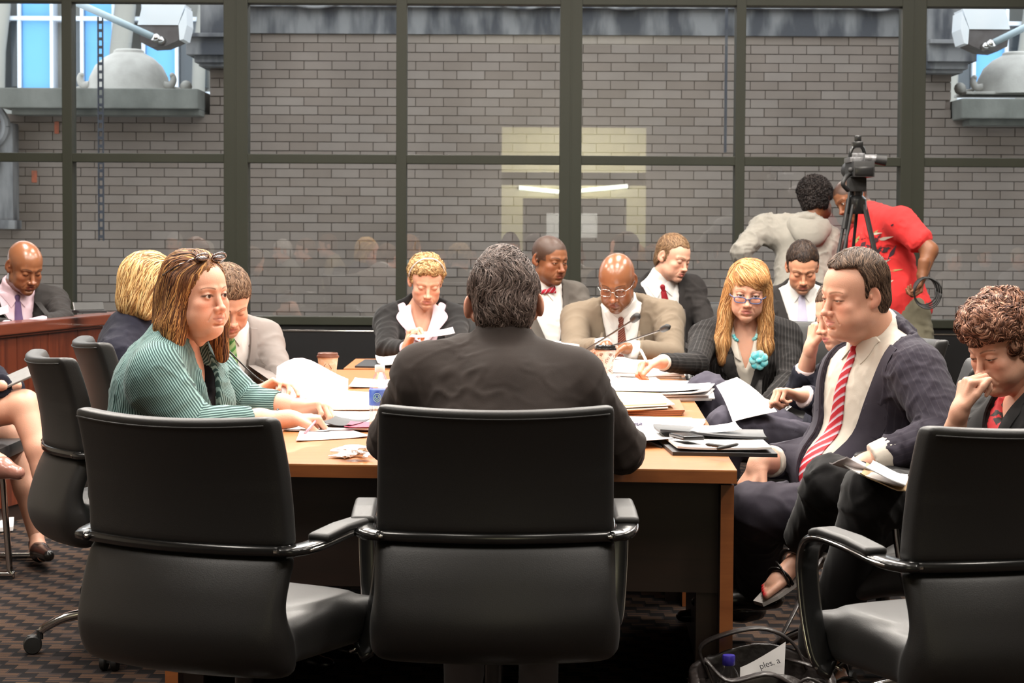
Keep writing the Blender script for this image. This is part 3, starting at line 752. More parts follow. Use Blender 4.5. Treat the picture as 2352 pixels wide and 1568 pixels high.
def table(cn, label, modesty=True, ends=True):
    t = thing('conference_table', label, 'table', ((cn[0].x + cn[1].x) / 2, (cn[0].y + cn[3].y) / 2, 0))
    o = Vector((t.location.x, t.location.y, 0)); cn = [Vector((p.x, p.y, 0)) - o for p in cn]
    slab(cn, TZ - .004, TZ).build('tabletop', M_top, t)
    slab(cn, TZ - .034, TZ - .004).build('edge_band', M_edge, t)
    a, b_, c, d = cn
    L = lambda p, q, k: p + (q - p) * k
    if modesty:
        m0, m1 = L(a, d, .07), L(b_, c, .07); m2 = Vector((0, .02, 0))
        slab([m0, m1, m1 + m2, m0 + m2], .40, TZ - .034).build('modesty_panel', M_panel, t)
    if ends:
        for p, q, sx in ((b_, c, -1), (a, d, 1)):
            p1, q1 = L(p, q, .03), L(p, q, .9); off = Vector((sx * .034, 0, 0)); ins = Vector((sx * .003, 0, 0))
            slab([p1 + ins, p1 + ins + off, q1 + ins + off, q1 + ins], 0, TZ - .045).build('end_panel', M_edge if 0 else M_panel, t)
            e = Vector((0, -.004, 0))
            slab([p1 + ins + e, p1 + ins + off + e, p1 + ins + off, p1 + ins], 0, TZ - .045).build('front_edge', M_edge, t)
            r0 = p1 + off + Vector((0, .1, 0)); r1 = r0 + Vector((sx * .055, 0, 0)); m2 = Vector((0, .03, 0))
            slab([r0, r1, r1 + m2, r0 + m2], 0, TZ - .045).build('return_panel', M_panel, t)
    return t
TA = [PZ(368, 1060.5, TZ), PZ(1693, 1080, TZ), PZ(1597, 924, TZ), PZ(560, 919, TZ)]
TB_ = [PZ(562, 917.5, TZ), PZ(1596, 922.5, TZ), PZ(1569, 853, TZ), PZ(650, 848, TZ)]
TC = [PZ(789, 846, TZ), PZ(1558, 850, TZ), PZ(1546, 823, TZ), PZ(817, 823.5, TZ)]
table(TA, 'nearest wooden conference table section, orange brown veneer with dark front panel')
table(TB_, 'middle wooden conference table section under the stacked papers', modesty=False)
table(TC, 'far wooden conference table section in front of the curly-haired blonde woman', modesty=True)

# dais bench at left
M_dais = wood('mahogany', (0.055, 0.011, 0.005), (0.13, 0.027, 0.010), 0.35, 0.2, sc=(9, 9, .5))
M_daist = wood('mahogany_top', (0.10, 0.024, 0.012), (0.14, 0.034, 0.016), 0.28, 0.3)
dA, dB = P(-70, 750, 9.45), P(302, 711, 11.2)
dz_ = dA.z; u = (dB - dA); u.z = 0; ln = u.length; u.normalize()
t = thing('dais_bench', 'reddish brown wooden dais bench with panelled front at left', 'bench', (dA.x, dA.y, 0), math.atan2(u.y, u.x))
MB().box((-1.2, -.03, dz_ - .05), (ln + .02, .10, dz_), .006).box((-1.2, -.015, dz_ - .062), (ln, .05, dz_ - .05)).build('top_rail', M_daist, t)
MB().box((-1.2, .10, dz_ - .11), (ln, .72, dz_ - .09), .004).build('worktop', M_daist, t)
MB().box((-1.2, .72, dz_ - .03), (ln + .02, .76, dz_ - .005), .004).build('rear_rail', M_daist, t)
npn = 9
for i in range(npn):
    w = (ln + 1.2) / npn
    MB().box((-1.2 + i * w + .002, 0, .08), (-1.2 + (i + 1) * w - .002, .025, dz_ - .062), .002).build('front_panel', M_dais, t)
MB().box((-1.2, .02, 0), (ln - .01, .06, dz_ - .06)).box((ln - .03, .02, 0), (ln, .72, dz_ - .1)).build('carcass', M_panel, t)
# ------------------------------------------------------------ figure kit
def skin_extra(nt, b):
    b.inputs['Subsurface Weight'].default_value = 0.12; b.inputs['Subsurface Radius'].default_value = (0.012, 0.004, 0.002)
    b.inputs['Subsurface Scale'].default_value = 1.0
M_skin = mat('skin', (0.6, 0.35, 0.25), 0.48, spec=0.4, attr='Col', bump=(260, 0.12), noise=((16, 16, 16), (0.55, 0.22, 0.14), 0.66, 1.25), extra=skin_extra)
M_skin_shiny = mat('skin_shiny', (0.6, 0.35, 0.25), 0.26, spec=0.55, attr='Col', bump=(260, 0.08), noise=((16, 16, 16), (0.35, 0.12, 0.07), 0.66, 1.3))
M_eye = mat('eye', (0.8, 0.8, 0.8), 0.1, attr='Col', noise=((200, 200, 200), (0.6, 0.4, 0.35), 0.7, 1.5))
M_hair = mat('hair', (0.1, 0.06, 0.03), 0.5, spec=0.2, attr='Col', noise=((90, 90, 30), (0.02, 0.012, 0.008), 0.58, 1.0))
SK = {'fair': (0.62, 0.335, 0.235), 'pale': (0.74, 0.45, 0.33), 'tan': (0.58, 0.28, 0.17), 'brown': (0.21, 0.083, 0.038), 'dark': (0.125, 0.048, 0.024), 'mid': (0.42, 0.20, 0.12)}
def rotm(yaw, pitch, roll):
    """local head frame faces -Y; yaw>0 turns to picture right, pitch>0 looks down, roll>0 tips the crown to picture right"""
    return Matrix.Rotation(math.radians(yaw), 3, 'Z') @ Matrix.Rotation(math.radians(pitch), 3, 'X') @ Matrix.Rotation(math.radians(roll), 3, 'Y')
def head_sdf(p, h):
    fat = p.get('fat', 0); jaw = p.get('jaw', 1); fem = p.get('fem', 0); no = p.get('nose', 1)
    s = SDF((-.102 - p.get('ear', 0), -.145, -.235), (.102 + p.get('ear', 0), .165 if p.get('Nl') else .125, .135), h)
    s.ell((0, .014, .036), (.076, .096, .083), .01)
    s.ell((0, -.022, .030), (.068, .072, .074), .02)
    s.ell((0, -.028, -.030), (.060 + .006 * fat, .060, .084), .02)
    s.ell((0, -.030, -.068), ((.048 + .012 * fat) * jaw, .052, .044), .02)
    s.cap((-.040 * jaw, -.008, -.060), (-.012, -.070, -.098), .021 + .009 * fat, .016 + .005 * fat, .02)
    s.cap((.040 * jaw, -.008, -.060), (.012, -.070, -.098), .021 + .009 * fat, .016 + .005 * fat, .02)
    s.ell((0, -.078, -.099), (.019, .015, .016), .015)
    for x in (-1, 1):
        s.ell((x * .040, -.062, -.026), (.022 + .003 * fat, .022, .018), .02)
        s.ell((x * .040, -.052, -.060), (.020 + .010 * fat, .024 + .006 * fat, .026), .025)
        s.cap((x * .012, -.090, .020), (x * .044, -.074, .018), .009 - .003 * fem, .008 - .003 * fem, .014)
        s.ell((x * .031, -.098, .001), (.017, .016, .0115), .012, op='s')
    # nose
    s.cap((0, -.086, .010), (0, -.106 - .004 * (no - 1) * 4, -.034), .0075, .0100 * no, .010)
    s.ell((0, -.112 - .012 * (no - 1), -.037), (.0105 * no, .0105 * no, .0095), .006)
    for x in (-1, 1):
        s.ell((x * .0125 * no, -.101, -.040), (.0085, .0105, .0085), .005)
        s.ell((x * .0065, -.110, -.0485), (.0035, .005, .003), .003, op='s')
    # mouth
    s.ell((0, -.079, -.066), (.030, .020, .024), .02)
    op = p.get('mouth', 0)
    s.cap((-.020, -.088, -.0640), (-.004, -.0985, -.0605), .0028, .0046, .004); s.cap((.020, -.088, -.0640), (.004, -.0985, -.0605), .0028, .0046, .004)
    s.cap((-.015, -.089, -.0725 - op * .004), (0, -.0965, -.0735 - op * .004), .004, .0058, .004); s.cap((.015, -.089, -.0725 - op * .004), (0, -.0965, -.0735 - op * .004), .004, .0058, .004)
    s.cap((-.024, -.090, -.0670), (.024, -.090, -.0670), .0012 + op * .002, None, .002, op='s'); s.cap((-.012, -.101, -.0672), (.012, -.101, -.0672), .0018 + op * .002, None, .003, op='s')
    s.cap((-.016, -.092, -.086), (.016, -.092, -.086), .0035, None, .008, op='s')
    for x in (-1, 1): s.cap((x * .021, -.096, -.044), (x * .034, -.086, -.072), .0016, .0012, .006, op='s')
    # lids
    ez = p.get('eyes', 1.0)  # 1 open .. 0 closed / looking down
    for x in (-1, 1):
        s.ell((x * .031, -.0775, 0), (.0152, .0142, .0142), .004)
        if ez > .05:
            s.ell((x * .0315, -.094, -.0012 - .0018 * (1 - ez)), (.0128, .014, .0052 * ez), .0015, op='s')
        else: s.cap((x * .020, -.0935, -.0055), (x * .043, -.088, -.0050), .0010, None, .002, op='s')
    # ears
    eo = p.get('ear', 0)
    for x in (-1, 1):
        R = rotm(x * (-22 - eo * 900), 12, 0)
        s.ell((x * (.0775 + eo), .016, .001), (.0070, .0185, .031), .007, R=R)
        s.ell((x * .074, .008, -.024), (.0075, .010, .012), .006, R=R)
        s.ell((x * (.0845 + eo), .012, .005), (.006, .0105, .019), .004, R=R, op='s')
        s.ell((x * .079, .003, -.001), (.003, .004, .007), .003)
    # neck
    if not p.get('noneck'):
        nr = p.get('neck', .054) - .008 * fem
        Nl = p.get('Nl') or (0, .045, -.16); Ne = [Nl[i] + (Nl[i] - (0, .022, -.055)[i]) * .9 for i in range(3)]
        s.cap((0, .022, -.055), Nl, nr, nr * 1.04, .03); s.cap(Nl, Ne, nr * 1.04, nr * 1.2, .01)
        if fat > .5: s.ell((0, -.030, -.112), (.050 * fat, .042, .026), .02)
        s.ell((0, -.012, -.135), (.014, .012, .02), .02)
    return s
def head_mesh(p, h):
    s = head_sdf(p, h); v, q = s.mesh(); v = relax(v, q, 1, .35)
    x, y, z = v.T; ax = np.abs(x)
    c = np.tile(np.array(SK[p['skin']]), (len(v), 1)); base = c.copy()
    def blend(w, col):
        w = np.clip(w, 0, 1)[:, None]; c[:] = c * (1 - w) + np.array(col) * w
    red = np.array(SK[p['skin']]) * np.array((1.02, .72, .68))
    blend(.55 * np.exp(-(((ax - .045) / .022) ** 2 + ((z + .03) / .024) ** 2)) * (y < -.03), red)
    blend(.5 * np.exp(-((x / .02) ** 2 + ((z + .04) / .02) ** 2)) * (y < -.09), red)
    blend(.45 * (ax > .078), red)
    lipc = p.get('lip', (SK[p['skin']][0] * .80, SK[p['skin']][1] * .48, SK[p['skin']][2] * .55))
    zc = -.067; up = zc + .009 * (1 - (ax / .026) ** 2) + .0006; lo_ = zc - .0125 * (1 - (ax / .024) ** 2)
    blend(np.minimum((up - z) / .0018, (z - lo_) / .0018) * (ax < .025) * (y < -.08), lipc)
    blend(np.clip(1 - np.abs(z - zc) / .0022, 0, 1) * (ax < .024) * (y < -.08) * .8, np.array(lipc) * .35)
    hc = np.array(p.get('brow', p.get('hair', (.05, .03, .02))))
    bz = .0205 + .0045 * np.clip(1 - ((ax - .034) / .02) ** 2, -1, 1) + p.get('browup', 0)
    bw = (.0042 if not p.get('fem') else .0026) * np.clip(1.25 - ax / .07, .4, 1)
    blend(np.clip(1.2 - np.abs(z - bz) / bw, 0, 1) * (ax > .013) * (ax < .052) * (y < -.05) * .85, hc)
    ez = p.get('eyes', 1.0); ex = (ax - .0315) / .0145; hz = .0052 * ez
    zl = -.0012 - .0018 * (1 - ez)
    if ez > .05:
        rr = np.sqrt(ex ** 2 + ((z - zl) / (hz + .0016)) ** 2)
        blend(np.clip(1.35 - np.abs(rr - .95) / .35, 0, 1) * (y < -.07) * (z > zl - .002) * .85, (.025, .014, .01))
        blend(np.clip(1.2 - rr, 0, 1) * (y < -.07) * (z < zl) * .5, red * .7)
    else:
        blend(np.clip(1.3 - np.abs(z + .0055 + .002 * ex ** 2) / .0016, 0, 1) * (np.abs(ex) < .95) * (y < -.07) * .85, (.03, .016, .012))
    # socket tint
    blend(.28 * np.exp(-((ex / 1.2) ** 2 + ((z + .012) / .006) ** 2)) * (y < -.06), red * .75)
    if p.get('stubble'):
        st = np.clip((-z - .042 - .5 * np.clip(.05 - ax, 0, 1)) / .03, 0, 1) * np.clip((-y - .0) / .04, 0, 1) * np.clip((z + .135) / .02, 0, 1)
        must = np.exp(-((x / .022) ** 2 + ((z + .055) / .006) ** 2)) * (y < -.08)
        blend(p['stubble'] * np.maximum(st * .8, must), hc * .6)
    if p.get('buzz'):
        # close-cropped scalp: painted cropped hair with a real hairline
        hl = .062 - .03 * np.clip((ax - .03) / .03, 0, 1) - .9 * np.clip(y + .055, 0, .06)
        m = np.clip((z - hl) / .006, 0, 1) * np.clip((y + .098) / .01, 0, 1); m = np.maximum(m, np.clip((y - .028) / .006, 0, 1) * (z > -.055))
        side = (ax > .058) * np.clip((y + .052) / .006, 0, 1) * np.clip((z + .002) / .006, 0, 1); m = np.maximum(m, side) * (ax < .080)
        blend(m * p['buzz'], hc)
    if p.get('fn'): p['fn'](v, c, blend)
    return v, q, c
def eye_mesh(p):
    """one eyeball facing -Y with iris and pupil painted"""
    n, m = 28, 20; v = []; c = []; g = Vector(p.get('gaze', (0, -1, 0))).normalized(); ic = p.get('iris', (.10, .055, .03))
    for i in range(m + 1):
        ph = math.pi * i / m
        for k in range(n):
            th = 2 * math.pi * k / n
            d = Vector((math.sin(ph) * math.cos(th), -math.cos(ph), math.sin(ph) * math.sin(th)))
            # pole on -Y so rings are round; tilt to the gaze later
            a = ph
            c.append((.008, .006, .006) if a < .22 else (tuple(q * (1.0 if a < .42 else .4) for q in ic) if a < .5 else (.62, .58, .55)))
            v.append(d * .0129)
    q = (Vector((0, -1, 0))).rotation_difference(g).to_matrix()
    v = [q @ w for w in v]
    f = [(i * n + k, i * n + (k + 1) % n, (i + 1) * n + (k + 1) % n, (i + 1) * n + k) for i in range(m) for k in range(n)]
    return v, f, c
def npT(v, M3, off, sc=1.0):
    return (np.asarray(v) * sc) @ np.array(M3).T + np.array(off)
# ---- hands
def hand_prims(W, d, n, curl=(.5, .5, .5, .5), thumb=(.5, .4), side=1, sc=1.0, spread=.06, fist=False):
    """W wrist, d direction towards the fingers, n palm normal (the side fingers curl to), side=+1 thumb on d x n side"""
    d = Vector(d).normalized(); n = Vector(n); n = (n - d * n.dot(d)).normalized(); t = d.cross(n) * side
    out = []; W = Vector(W)
    K = []
    for i in range(4):
        off = (1.5 - i) * .0195
        base = W + (d * .020 + t * off * .55) * sc
        kn = W + (d * (.088 - .003 * abs(i - 1) ** 1.5 - (.006 if i == 3 else 0)) + t * off - n * .002) * sc
        out.append((base, kn, .0125 * sc, .0108 * sc, .012)); K.append(kn)
    L = [(.043, .026, .020), (.048, .030, .021), (.045, .028, .020), (.035, .021, .018)]
    for i in range(4):
        a = 0; p = K[i]; cu = curl[i]; r0 = (.0094, .0096, .0092, .0082)[i] * sc
        dirb = (d + t * (1.5 - i) * spread).normalized()
        for j, l in enumerate(L[i]):
            a += cu * (1.15, 1.35, .8)[j]
            dd = dirb * math.cos(a) + n * math.sin(a)
            q = p + dd * l * sc
            out.append((p, q, r0 * (1 - .10 * j), r0 * (.92 - .12 * j), .004)); p = q
    tb = W + (d * .022 + t * .026) * sc; ang, bend = thumb
    dd = (d * math.cos(ang) + t * math.sin(ang) + n * .35).normalized()
    p1 = tb + dd * .040 * sc; dd2 = (d * math.cos(ang * .6) + t * math.sin(ang * .6) * .5 + n * (.35 + bend)).normalized(); p2 = p1 + dd2 * .030 * sc
    dd3 = (dd2 + n * bend * .6 - t * bend * .5).normalized(); p3 = p2 + dd3 * .024 * sc
    out += [(tb, p1, .0145 * sc, .0115 * sc, .010), (p1, p2, .0112 * sc, .010 * sc, .004), (p2, p3, .0102 * sc, .0082 * sc, .004)]
    return out
def hand_mesh(W, d, n, skin, elbow=None, h=.003, nails=None, wr=.026, **kw):
    stub = (Vector(elbow) - Vector(W)).normalized() if elbow is not None else -Vector(d).normalized()
    pr = hand_prims(W, d, n, **kw); pts = [a for p in pr for a in p[:2]]
    sc = kw.get('sc', 1.0); W = Vector(W)
    lo = [min(p[i] for p in pts + [W, W + stub * .06]) - .035 for i in range(3)]; hi = [max(p[i] for p in pts + [W, W + stub * .06]) + .035 for i in range(3)]
    s = SDF(lo, hi, h)
    for a, b, r1, r2, k in pr: s.cap(a, b, r1, r2, k)
    dd = Vector(d).normalized(); nn = Vector(n); nn = (nn - dd * nn.dot(dd)).normalized()
    s.cap(W, W + dd * .02, wr * .96 * sc, wr * .92 * sc, .012, sq=(nn, .75)); s.cap(W, W + stub * .075, wr * .92 * sc, wr * 1.12 * sc, .02)
    v, q = s.mesh(); v = relax(v, q, 1, .3)
    c = np.tile(np.array(SK[skin]), (len(v), 1))
    kn = [p[1] for p in pr[:4]]
    red = np.array(SK[skin]) * np.array((1.0, .7, .66))
    for k_ in kn + [pr[i][1] for i in (4, 7, 10, 13)]:
        w = .5 * np.exp(-((v - np.array(k_)) ** 2).sum(1) / .00012)[:, None]; c = c * (1 - w) + red * w
    # nails on the back of the fingertips
    for i in (6, 9, 12, 15):
        a, b = pr[i][0], pr[i][1]; dj = (b - a).normalized(); t = dd.cross(nn); nb = dj.cross(t) ; nb = nb if nb.dot(nn) < 0 else -nb
        cpos = b + nb * .006 * sc
        w = (np.clip(1.6 - np.sqrt(((v - np.array(cpos)) ** 2).sum(1)) / (.0048 * sc), 0, 1))[:, None]
        c = c * (1 - w) + np.array(nails if nails else tuple(min(1, q_ * 1.25 + .03) for q_ in SK[skin])) * w
    return v, q, c
def limb_mesh(pts, rs, skin, h=.005, k=.02, ends=.02):
    pts = [Vector(p) for p in pts]; m = max(rs) + .02
    s = SDF([min(p[i] for p in pts) - m for i in range(3)], [max(p[i] for p in pts) + m for i in range(3)], h)
    for a, b, r1, r2 in zip(pts, pts[1:], rs, rs[1:]): s.cap(a, b, r1, r2, k)
    v, q = s.mesh(); v = relax(v, q, 1, .4)
    return v, q, np.tile(np.array(SK[skin]), (len(v), 1))
# ---- hair: a shell over the skull plus individually grown locks
def hair_shell(fn, h, lo=(-.13, -.13, -.25), hi=(.13, .16, .17), amp=.003, sc=60, stretch=(1, 1, .25), seed=1):
    s = SDF(lo, hi, h); fn(s); v, q = s.mesh()
    if len(v) == 0: return v, q
    v = relax(v, q, 1, .5); n = vnormals(v, q)
    v = v + n * (snoise(v * np.array(stretch), sc, seed) * amp + snoise(v * np.array(stretch), sc * 2.7, seed + 3) * amp * .4)[:, None]
    return v, q
def locks(v, q, N, L, flow, cols, width=.0022, seg=6, lift=.002, curl=0, seed=1, droop=.0, jit=.25, off=.001):
    """ribbons rooted on shell (v,q), following flow(point)->direction slid along the surface"""
    r = random.Random(seed); tree = BVHTree.FromPolygons([tuple(p) for p in v], [tuple(int(i) for i in f) for f in q])
    V = []; Fc = []; C = []
    nv = len(v)
    for _ in range(N):
        p = Vector(v[r.randrange(nv)]); d = None; a0 = r.random() * 6.28; l = L * r.uniform(.5, 1.15) / seg; w = width * r.uniform(.6, 1.4)
        col = cols[r.randrange(len(cols))]; g = r.uniform(.75, 1.25); col = tuple(min(1, c * g) for c in col); j = Vector((r.gauss(0, jit), r.gauss(0, jit), r.gauss(0, jit)))
        pts = []
        for i in range(seg + 1):
            loc, nn, _, _ = tree.find_nearest(p)
            if loc is None: break
            f = Vector(flow(p)) + j; f = f - nn * f.dot(nn)
            if f.length < 1e-4: f = nn.orthogonal()
            f.normalize(); sd = f.cross(nn)
            u = i / seg; c_ = Vector((0, 0, 0))
            if curl: c_ = (sd * math.cos(a0 + u * 9) + nn * math.sin(a0 + u * 9)) * curl
            tip = loc + nn * (off + lift * math.sin(u * 3.1416 * .75)) + c_
            ww = w * (1 - .75 * u ** 2)
            pts.append((tip - sd * ww + c_ * 0, tip + nn * ww * .5, tip + sd * ww)); p = loc + f * l + Vector((0, 0, -droop * l))
        if len(pts) < 3: continue
        b = len(V)
        for a, m_, c2 in pts: V += [tuple(a), tuple(m_), tuple(c2)]; C += [col] * 3
        for i in range(len(pts) - 1):
            o = b + i * 3; Fc += [(o, o + 1, o + 4, o + 3), (o + 1, o + 2, o + 5, o + 4)]
    return np.array(V), Fc, np.array(C)
def hair_colors(v, cols, seed=3, sc=70, stretch=(1, 1, .2)):
    t = np.clip(.5 + .5 * snoise(v * np.array(stretch), sc, seed), 0, .999) * (len(cols) - 1); i = t.astype(int); f = (t - i)[:, None]; C = np.array(cols)
    return C[i] * (1 - f) + C[np.minimum(i + 1, len(cols) - 1)] * f
# ---- cloth
def wrinkle(v, q, amp, sc, seed, joints=(), keep=None):
    n = vnormals(v, q); a = snoise(v, sc, seed); rid = np.clip(1 - np.abs(a) * 4.5, 0, 1) ** 1.3; a2 = snoise(v * np.array((1., 1., .7)), sc * 1.9, seed + 2); rid2 = np.clip(1 - np.abs(a2) * 4, 0, 1)
    m_ = .5 + .5 * np.clip(snoise(v, sc * .35, seed + 8) * 2.2, -1, 1)
    d = amp * (1.35 * rid * m_ + .55 * rid2 * m_ + .5 * snoise(v, sc * .45, seed + 5))
    for j, rad, k, dr in joints:   # irregular creases around elbows / armpits
        r_ = v - np.array(j); dist = np.sqrt((r_ ** 2).sum(1)); dr = np.array(dr) / (np.linalg.norm(dr) + 1e-9)
        along = r_ @ dr
        w = along * 95 + 2.6 * np.sin(r_[:, 2] * 24 + seed) + 2.2 * np.sin(r_[:, 0] * 27 + seed * 2)
        d = d + k * 1.7 * np.exp(-(dist / rad) ** 2) * (1 - 2 * np.abs(np.sin(w * .5)) ** .7) * (.55 + .45 * snoise(v, 14, seed + 7))
    if keep is not None: d = d * keep
    return v + n * d[:, None]
def frame_from(a, b, front):
    """columns: right(x), front(y), up(z) from pelvis a to neck b"""
    z = (Vector(b) - Vector(a)).normalized(); y = Vector(front); y = (y - z * y.dot(z)).normalized(); x = y.cross(z)
    return Matrix((x, y, z)).transposed()
class Body:
    """torso + sleeves in world space"""
    def __init__(s, pel, neck, front, SL, SR, h=.008, w=1.0, d=1.0, belly=0.0, bust=0.0, pad=.0):
        s.pel, s.neck, s.h = Vector(pel), Vector(neck), h; s.R = frame_from(pel, neck, front); s.SL, s.SR = Vector(SL), Vector(SR)
        s.w, s.d, s.belly, s.bust, s.pad = w, d, belly, bust, pad; s.H = (s.neck - s.pel).length
    def T(s, x, y, z): return s.pel + s.R @ Vector((x, y, z * s.H))
    def L(s, v): return (np.asarray(v) - np.array(s.pel)) @ np.array(s.R)
    def torso(s, S_, g=0.0, k=.05, hip=True, skirt=0):
        R = s.R; w, d = s.w, s.d
        if hip: S_.ell(s.T(0, 0, .0), (.168 * w + g, .125 * d + g, .13 + g), k, R)
        S_.ell(s.T(0, .0 + .02 * s.belly, .22), (.150 * w + g, (.108 + .05 * s.belly) * d + g, .15 + g), k, R)
        if s.belly: S_.ell(s.T(0, .05 * s.belly + .02, .20), (.135 * w + g, .10 * d + .03 * s.belly + g, .13 + g), k, R)
        S_.ell(s.T(0, 0, .52), (.155 * w + g, .108 * d + g, .19 + g), k, R)
        S_.ell(s.T(0, -.005, .74), (.160 * w + g, .100 * d + g, .13 + g), k, R)
        if s.bust:
            for x in (-1, 1): S_.ell(s.T(x * .075, .085 * d, .60), (.062 + g, .05 * s.bust + g, .062 + g), .04, R)
        for q in (s.SL, s.SR):
            c = s.T(0, -.01, .86); S_.cap(c, q, .064 + g, .044 + s.pad + g, k * .9)
            S_.cap(s.T(0, -.01, .97), c + (q - c) * .95 + s.R @ Vector((0, -.01, .006)), .050 + g, .036 + g, k)
            S_.cap(s.T(0, -.012, 1.02), s.T(0, -.01, .98) + (q - s.T(0, -.01, .98)) * .72 + s.R @ Vector((0, -.008, .012)), .044 + g, .034 + g, k)
            S_.cap(s.T(0, -.02, .80), q + s.R @ Vector((0, -.01, -.05)), .085 + g, .050 + g, k)
        return s
    def sleeve(s, S_, Sh, E, Wr, r=(.062, .052, .040), g=0.0, k=.035, end=1.0):
        Sh, E, Wr = Vector(Sh), Vector(E), Vector(Wr); We = E + (Wr - E) * end
        S_.cap(Sh, E, r[0] + g, r[1] + g, k); S_.cap(E, We, r[1] * .98 + g, r[2] + g, .03)
def bounds(pts, m):
    return [min(p[i] for p in pts) - m for i in range(3)], [max(p[i] for p in pts) + m for i in range(3)]
def bvh(v, q): return BVHTree.FromPolygons([tuple(p) for p in v], [tuple(int(i) for i in f) for f in q])
def strip(B, tree, left, right, off=.004, n=14, m=4, th=.003, depth=.5):
    """cloth strip between two outlines given in the torso frame (x, z fraction), pressed on the surface from the front"""
    Lp = spline([(a, 0, b) for a, b in left], n); Rp = spline([(a, 0, b) for a, b in right], n); top = []; R = B.R; f = R @ Vector((0, 1, 0))
    last = None
    for a, b in zip(Lp, Rp):
        row = []
        for j in range(m + 1):
            p = a + (b - a) * j / m; o = B.T(p.x, depth, p.z); loc, nn, _, _ = tree.ray_cast(o, -f, depth * 2)
            if loc is None: loc = last or B.T(p.x, .08, p.z)
            last = loc; e = off * (1 if 0 < j < m else .55); row.append(loc + f * e)
        top.append(row)
    ni, nj = len(top), m + 1; T_ = [p for r in top for p in r]; bt = [p - f * (th + off * .8) for p in T_]; N = ni * nj; fs = []
    for i in range(ni - 1):
        for j in range(nj - 1):
            a = i * nj + j; q = (a, a + 1, a + nj + 1, a + nj); fs.append(q); fs.append(tuple(N + k for k in q[::-1]))
    ring = [i * nj for i in range(ni)] + [(ni - 1) * nj + j for j in range(1, nj)] + [i * nj + nj - 1 for i in range(ni - 2, -1, -1)] + [j for j in range(nj - 2, 0, -1)]
    for a, b in zip(ring, ring[1:] + ring[:1]): fs.append((a, b, N + b, N + a))
    return [tuple(p) for p in T_ + bt], fs
# ------------------------------------------------------------ cloth materials
def cloth(name, col, rough=.85, var=.75, weave=700, stripe=None, sheen=.05):
    """stripe=(frequency, colour2, duty) runs along the garment's own 'stripe' coordinate"""
    c2 = tuple(c * var for c in col)
    def ex(nt, b):
        src = b.inputs['Base Color'].links[0].from_socket
        tc = _n(nt, 'ShaderNodeTexCoord'); nz = _n(nt, 'ShaderNodeTexNoise'); nz.inputs['Scale'].default_value = weave; nz.inputs['Detail'].default_value = 1
        nt.links.new(tc.outputs['Object'], nz.inputs['Vector']); bp = _n(nt, 'ShaderNodeBump'); bp.inputs['Strength'].default_value = .25; bp.inputs['Distance'].default_value = .001
        nt.links.new(nz.outputs[0], bp.inputs['Height']); nt.links.new(bp.outputs[0], b.inputs['Normal'])
        if stripe:
            fq, cc, duty = stripe; a = _n(nt, 'ShaderNodeAttribute', attribute_name='stripe')
            wb_ = _n(nt, 'ShaderNodeTexNoise'); wb_.inputs['Scale'].default_value = 25; nt.links.new(tc.outputs['Object'], wb_.inputs['Vector'])
            m0 = _n(nt, 'ShaderNodeMath', operation='MULTIPLY_ADD'); nt.links.new(wb_.outputs[0], m0.inputs[0]); m0.inputs[1].default_value = .004; nt.links.new(a.outputs['Fac'], m0.inputs[2])
            m = _n(nt, 'ShaderNodeMath', operation='MULTIPLY'); nt.links.new(m0.outputs[0], m.inputs[0]); m.inputs[1].default_value = fq
            f = _n(nt, 'ShaderNodeMath', operation='FRACT'); nt.links.new(m.outputs[0], f.inputs[0])
            l = _n(nt, 'ShaderNodeMapRange'); l.inputs['From Min'].default_value = duty - .12; l.inputs['From Max'].default_value = duty + .12; l.inputs['To Min'].default_value = 1; l.inputs['To Max'].default_value = 0
            nt.links.new(f.outputs[0], l.inputs[0]); mx = _n(nt, 'ShaderNodeMix', data_type='RGBA')
            nt.links.new(l.outputs[0], mx.inputs[0]); nt.links.new(src, mx.inputs[6]); mx.inputs[7].default_value = (*cc, 1); nt.links.new(mx.outputs[2], b.inputs['Base Color'])
    return mat(name, col, rough, spec=.15, sheen=sheen * .5, noise=((14, 14, 14), c2, .35, .7), extra=ex)
def V3(a): return P(*a) if not isinstance(a, Vector) else a
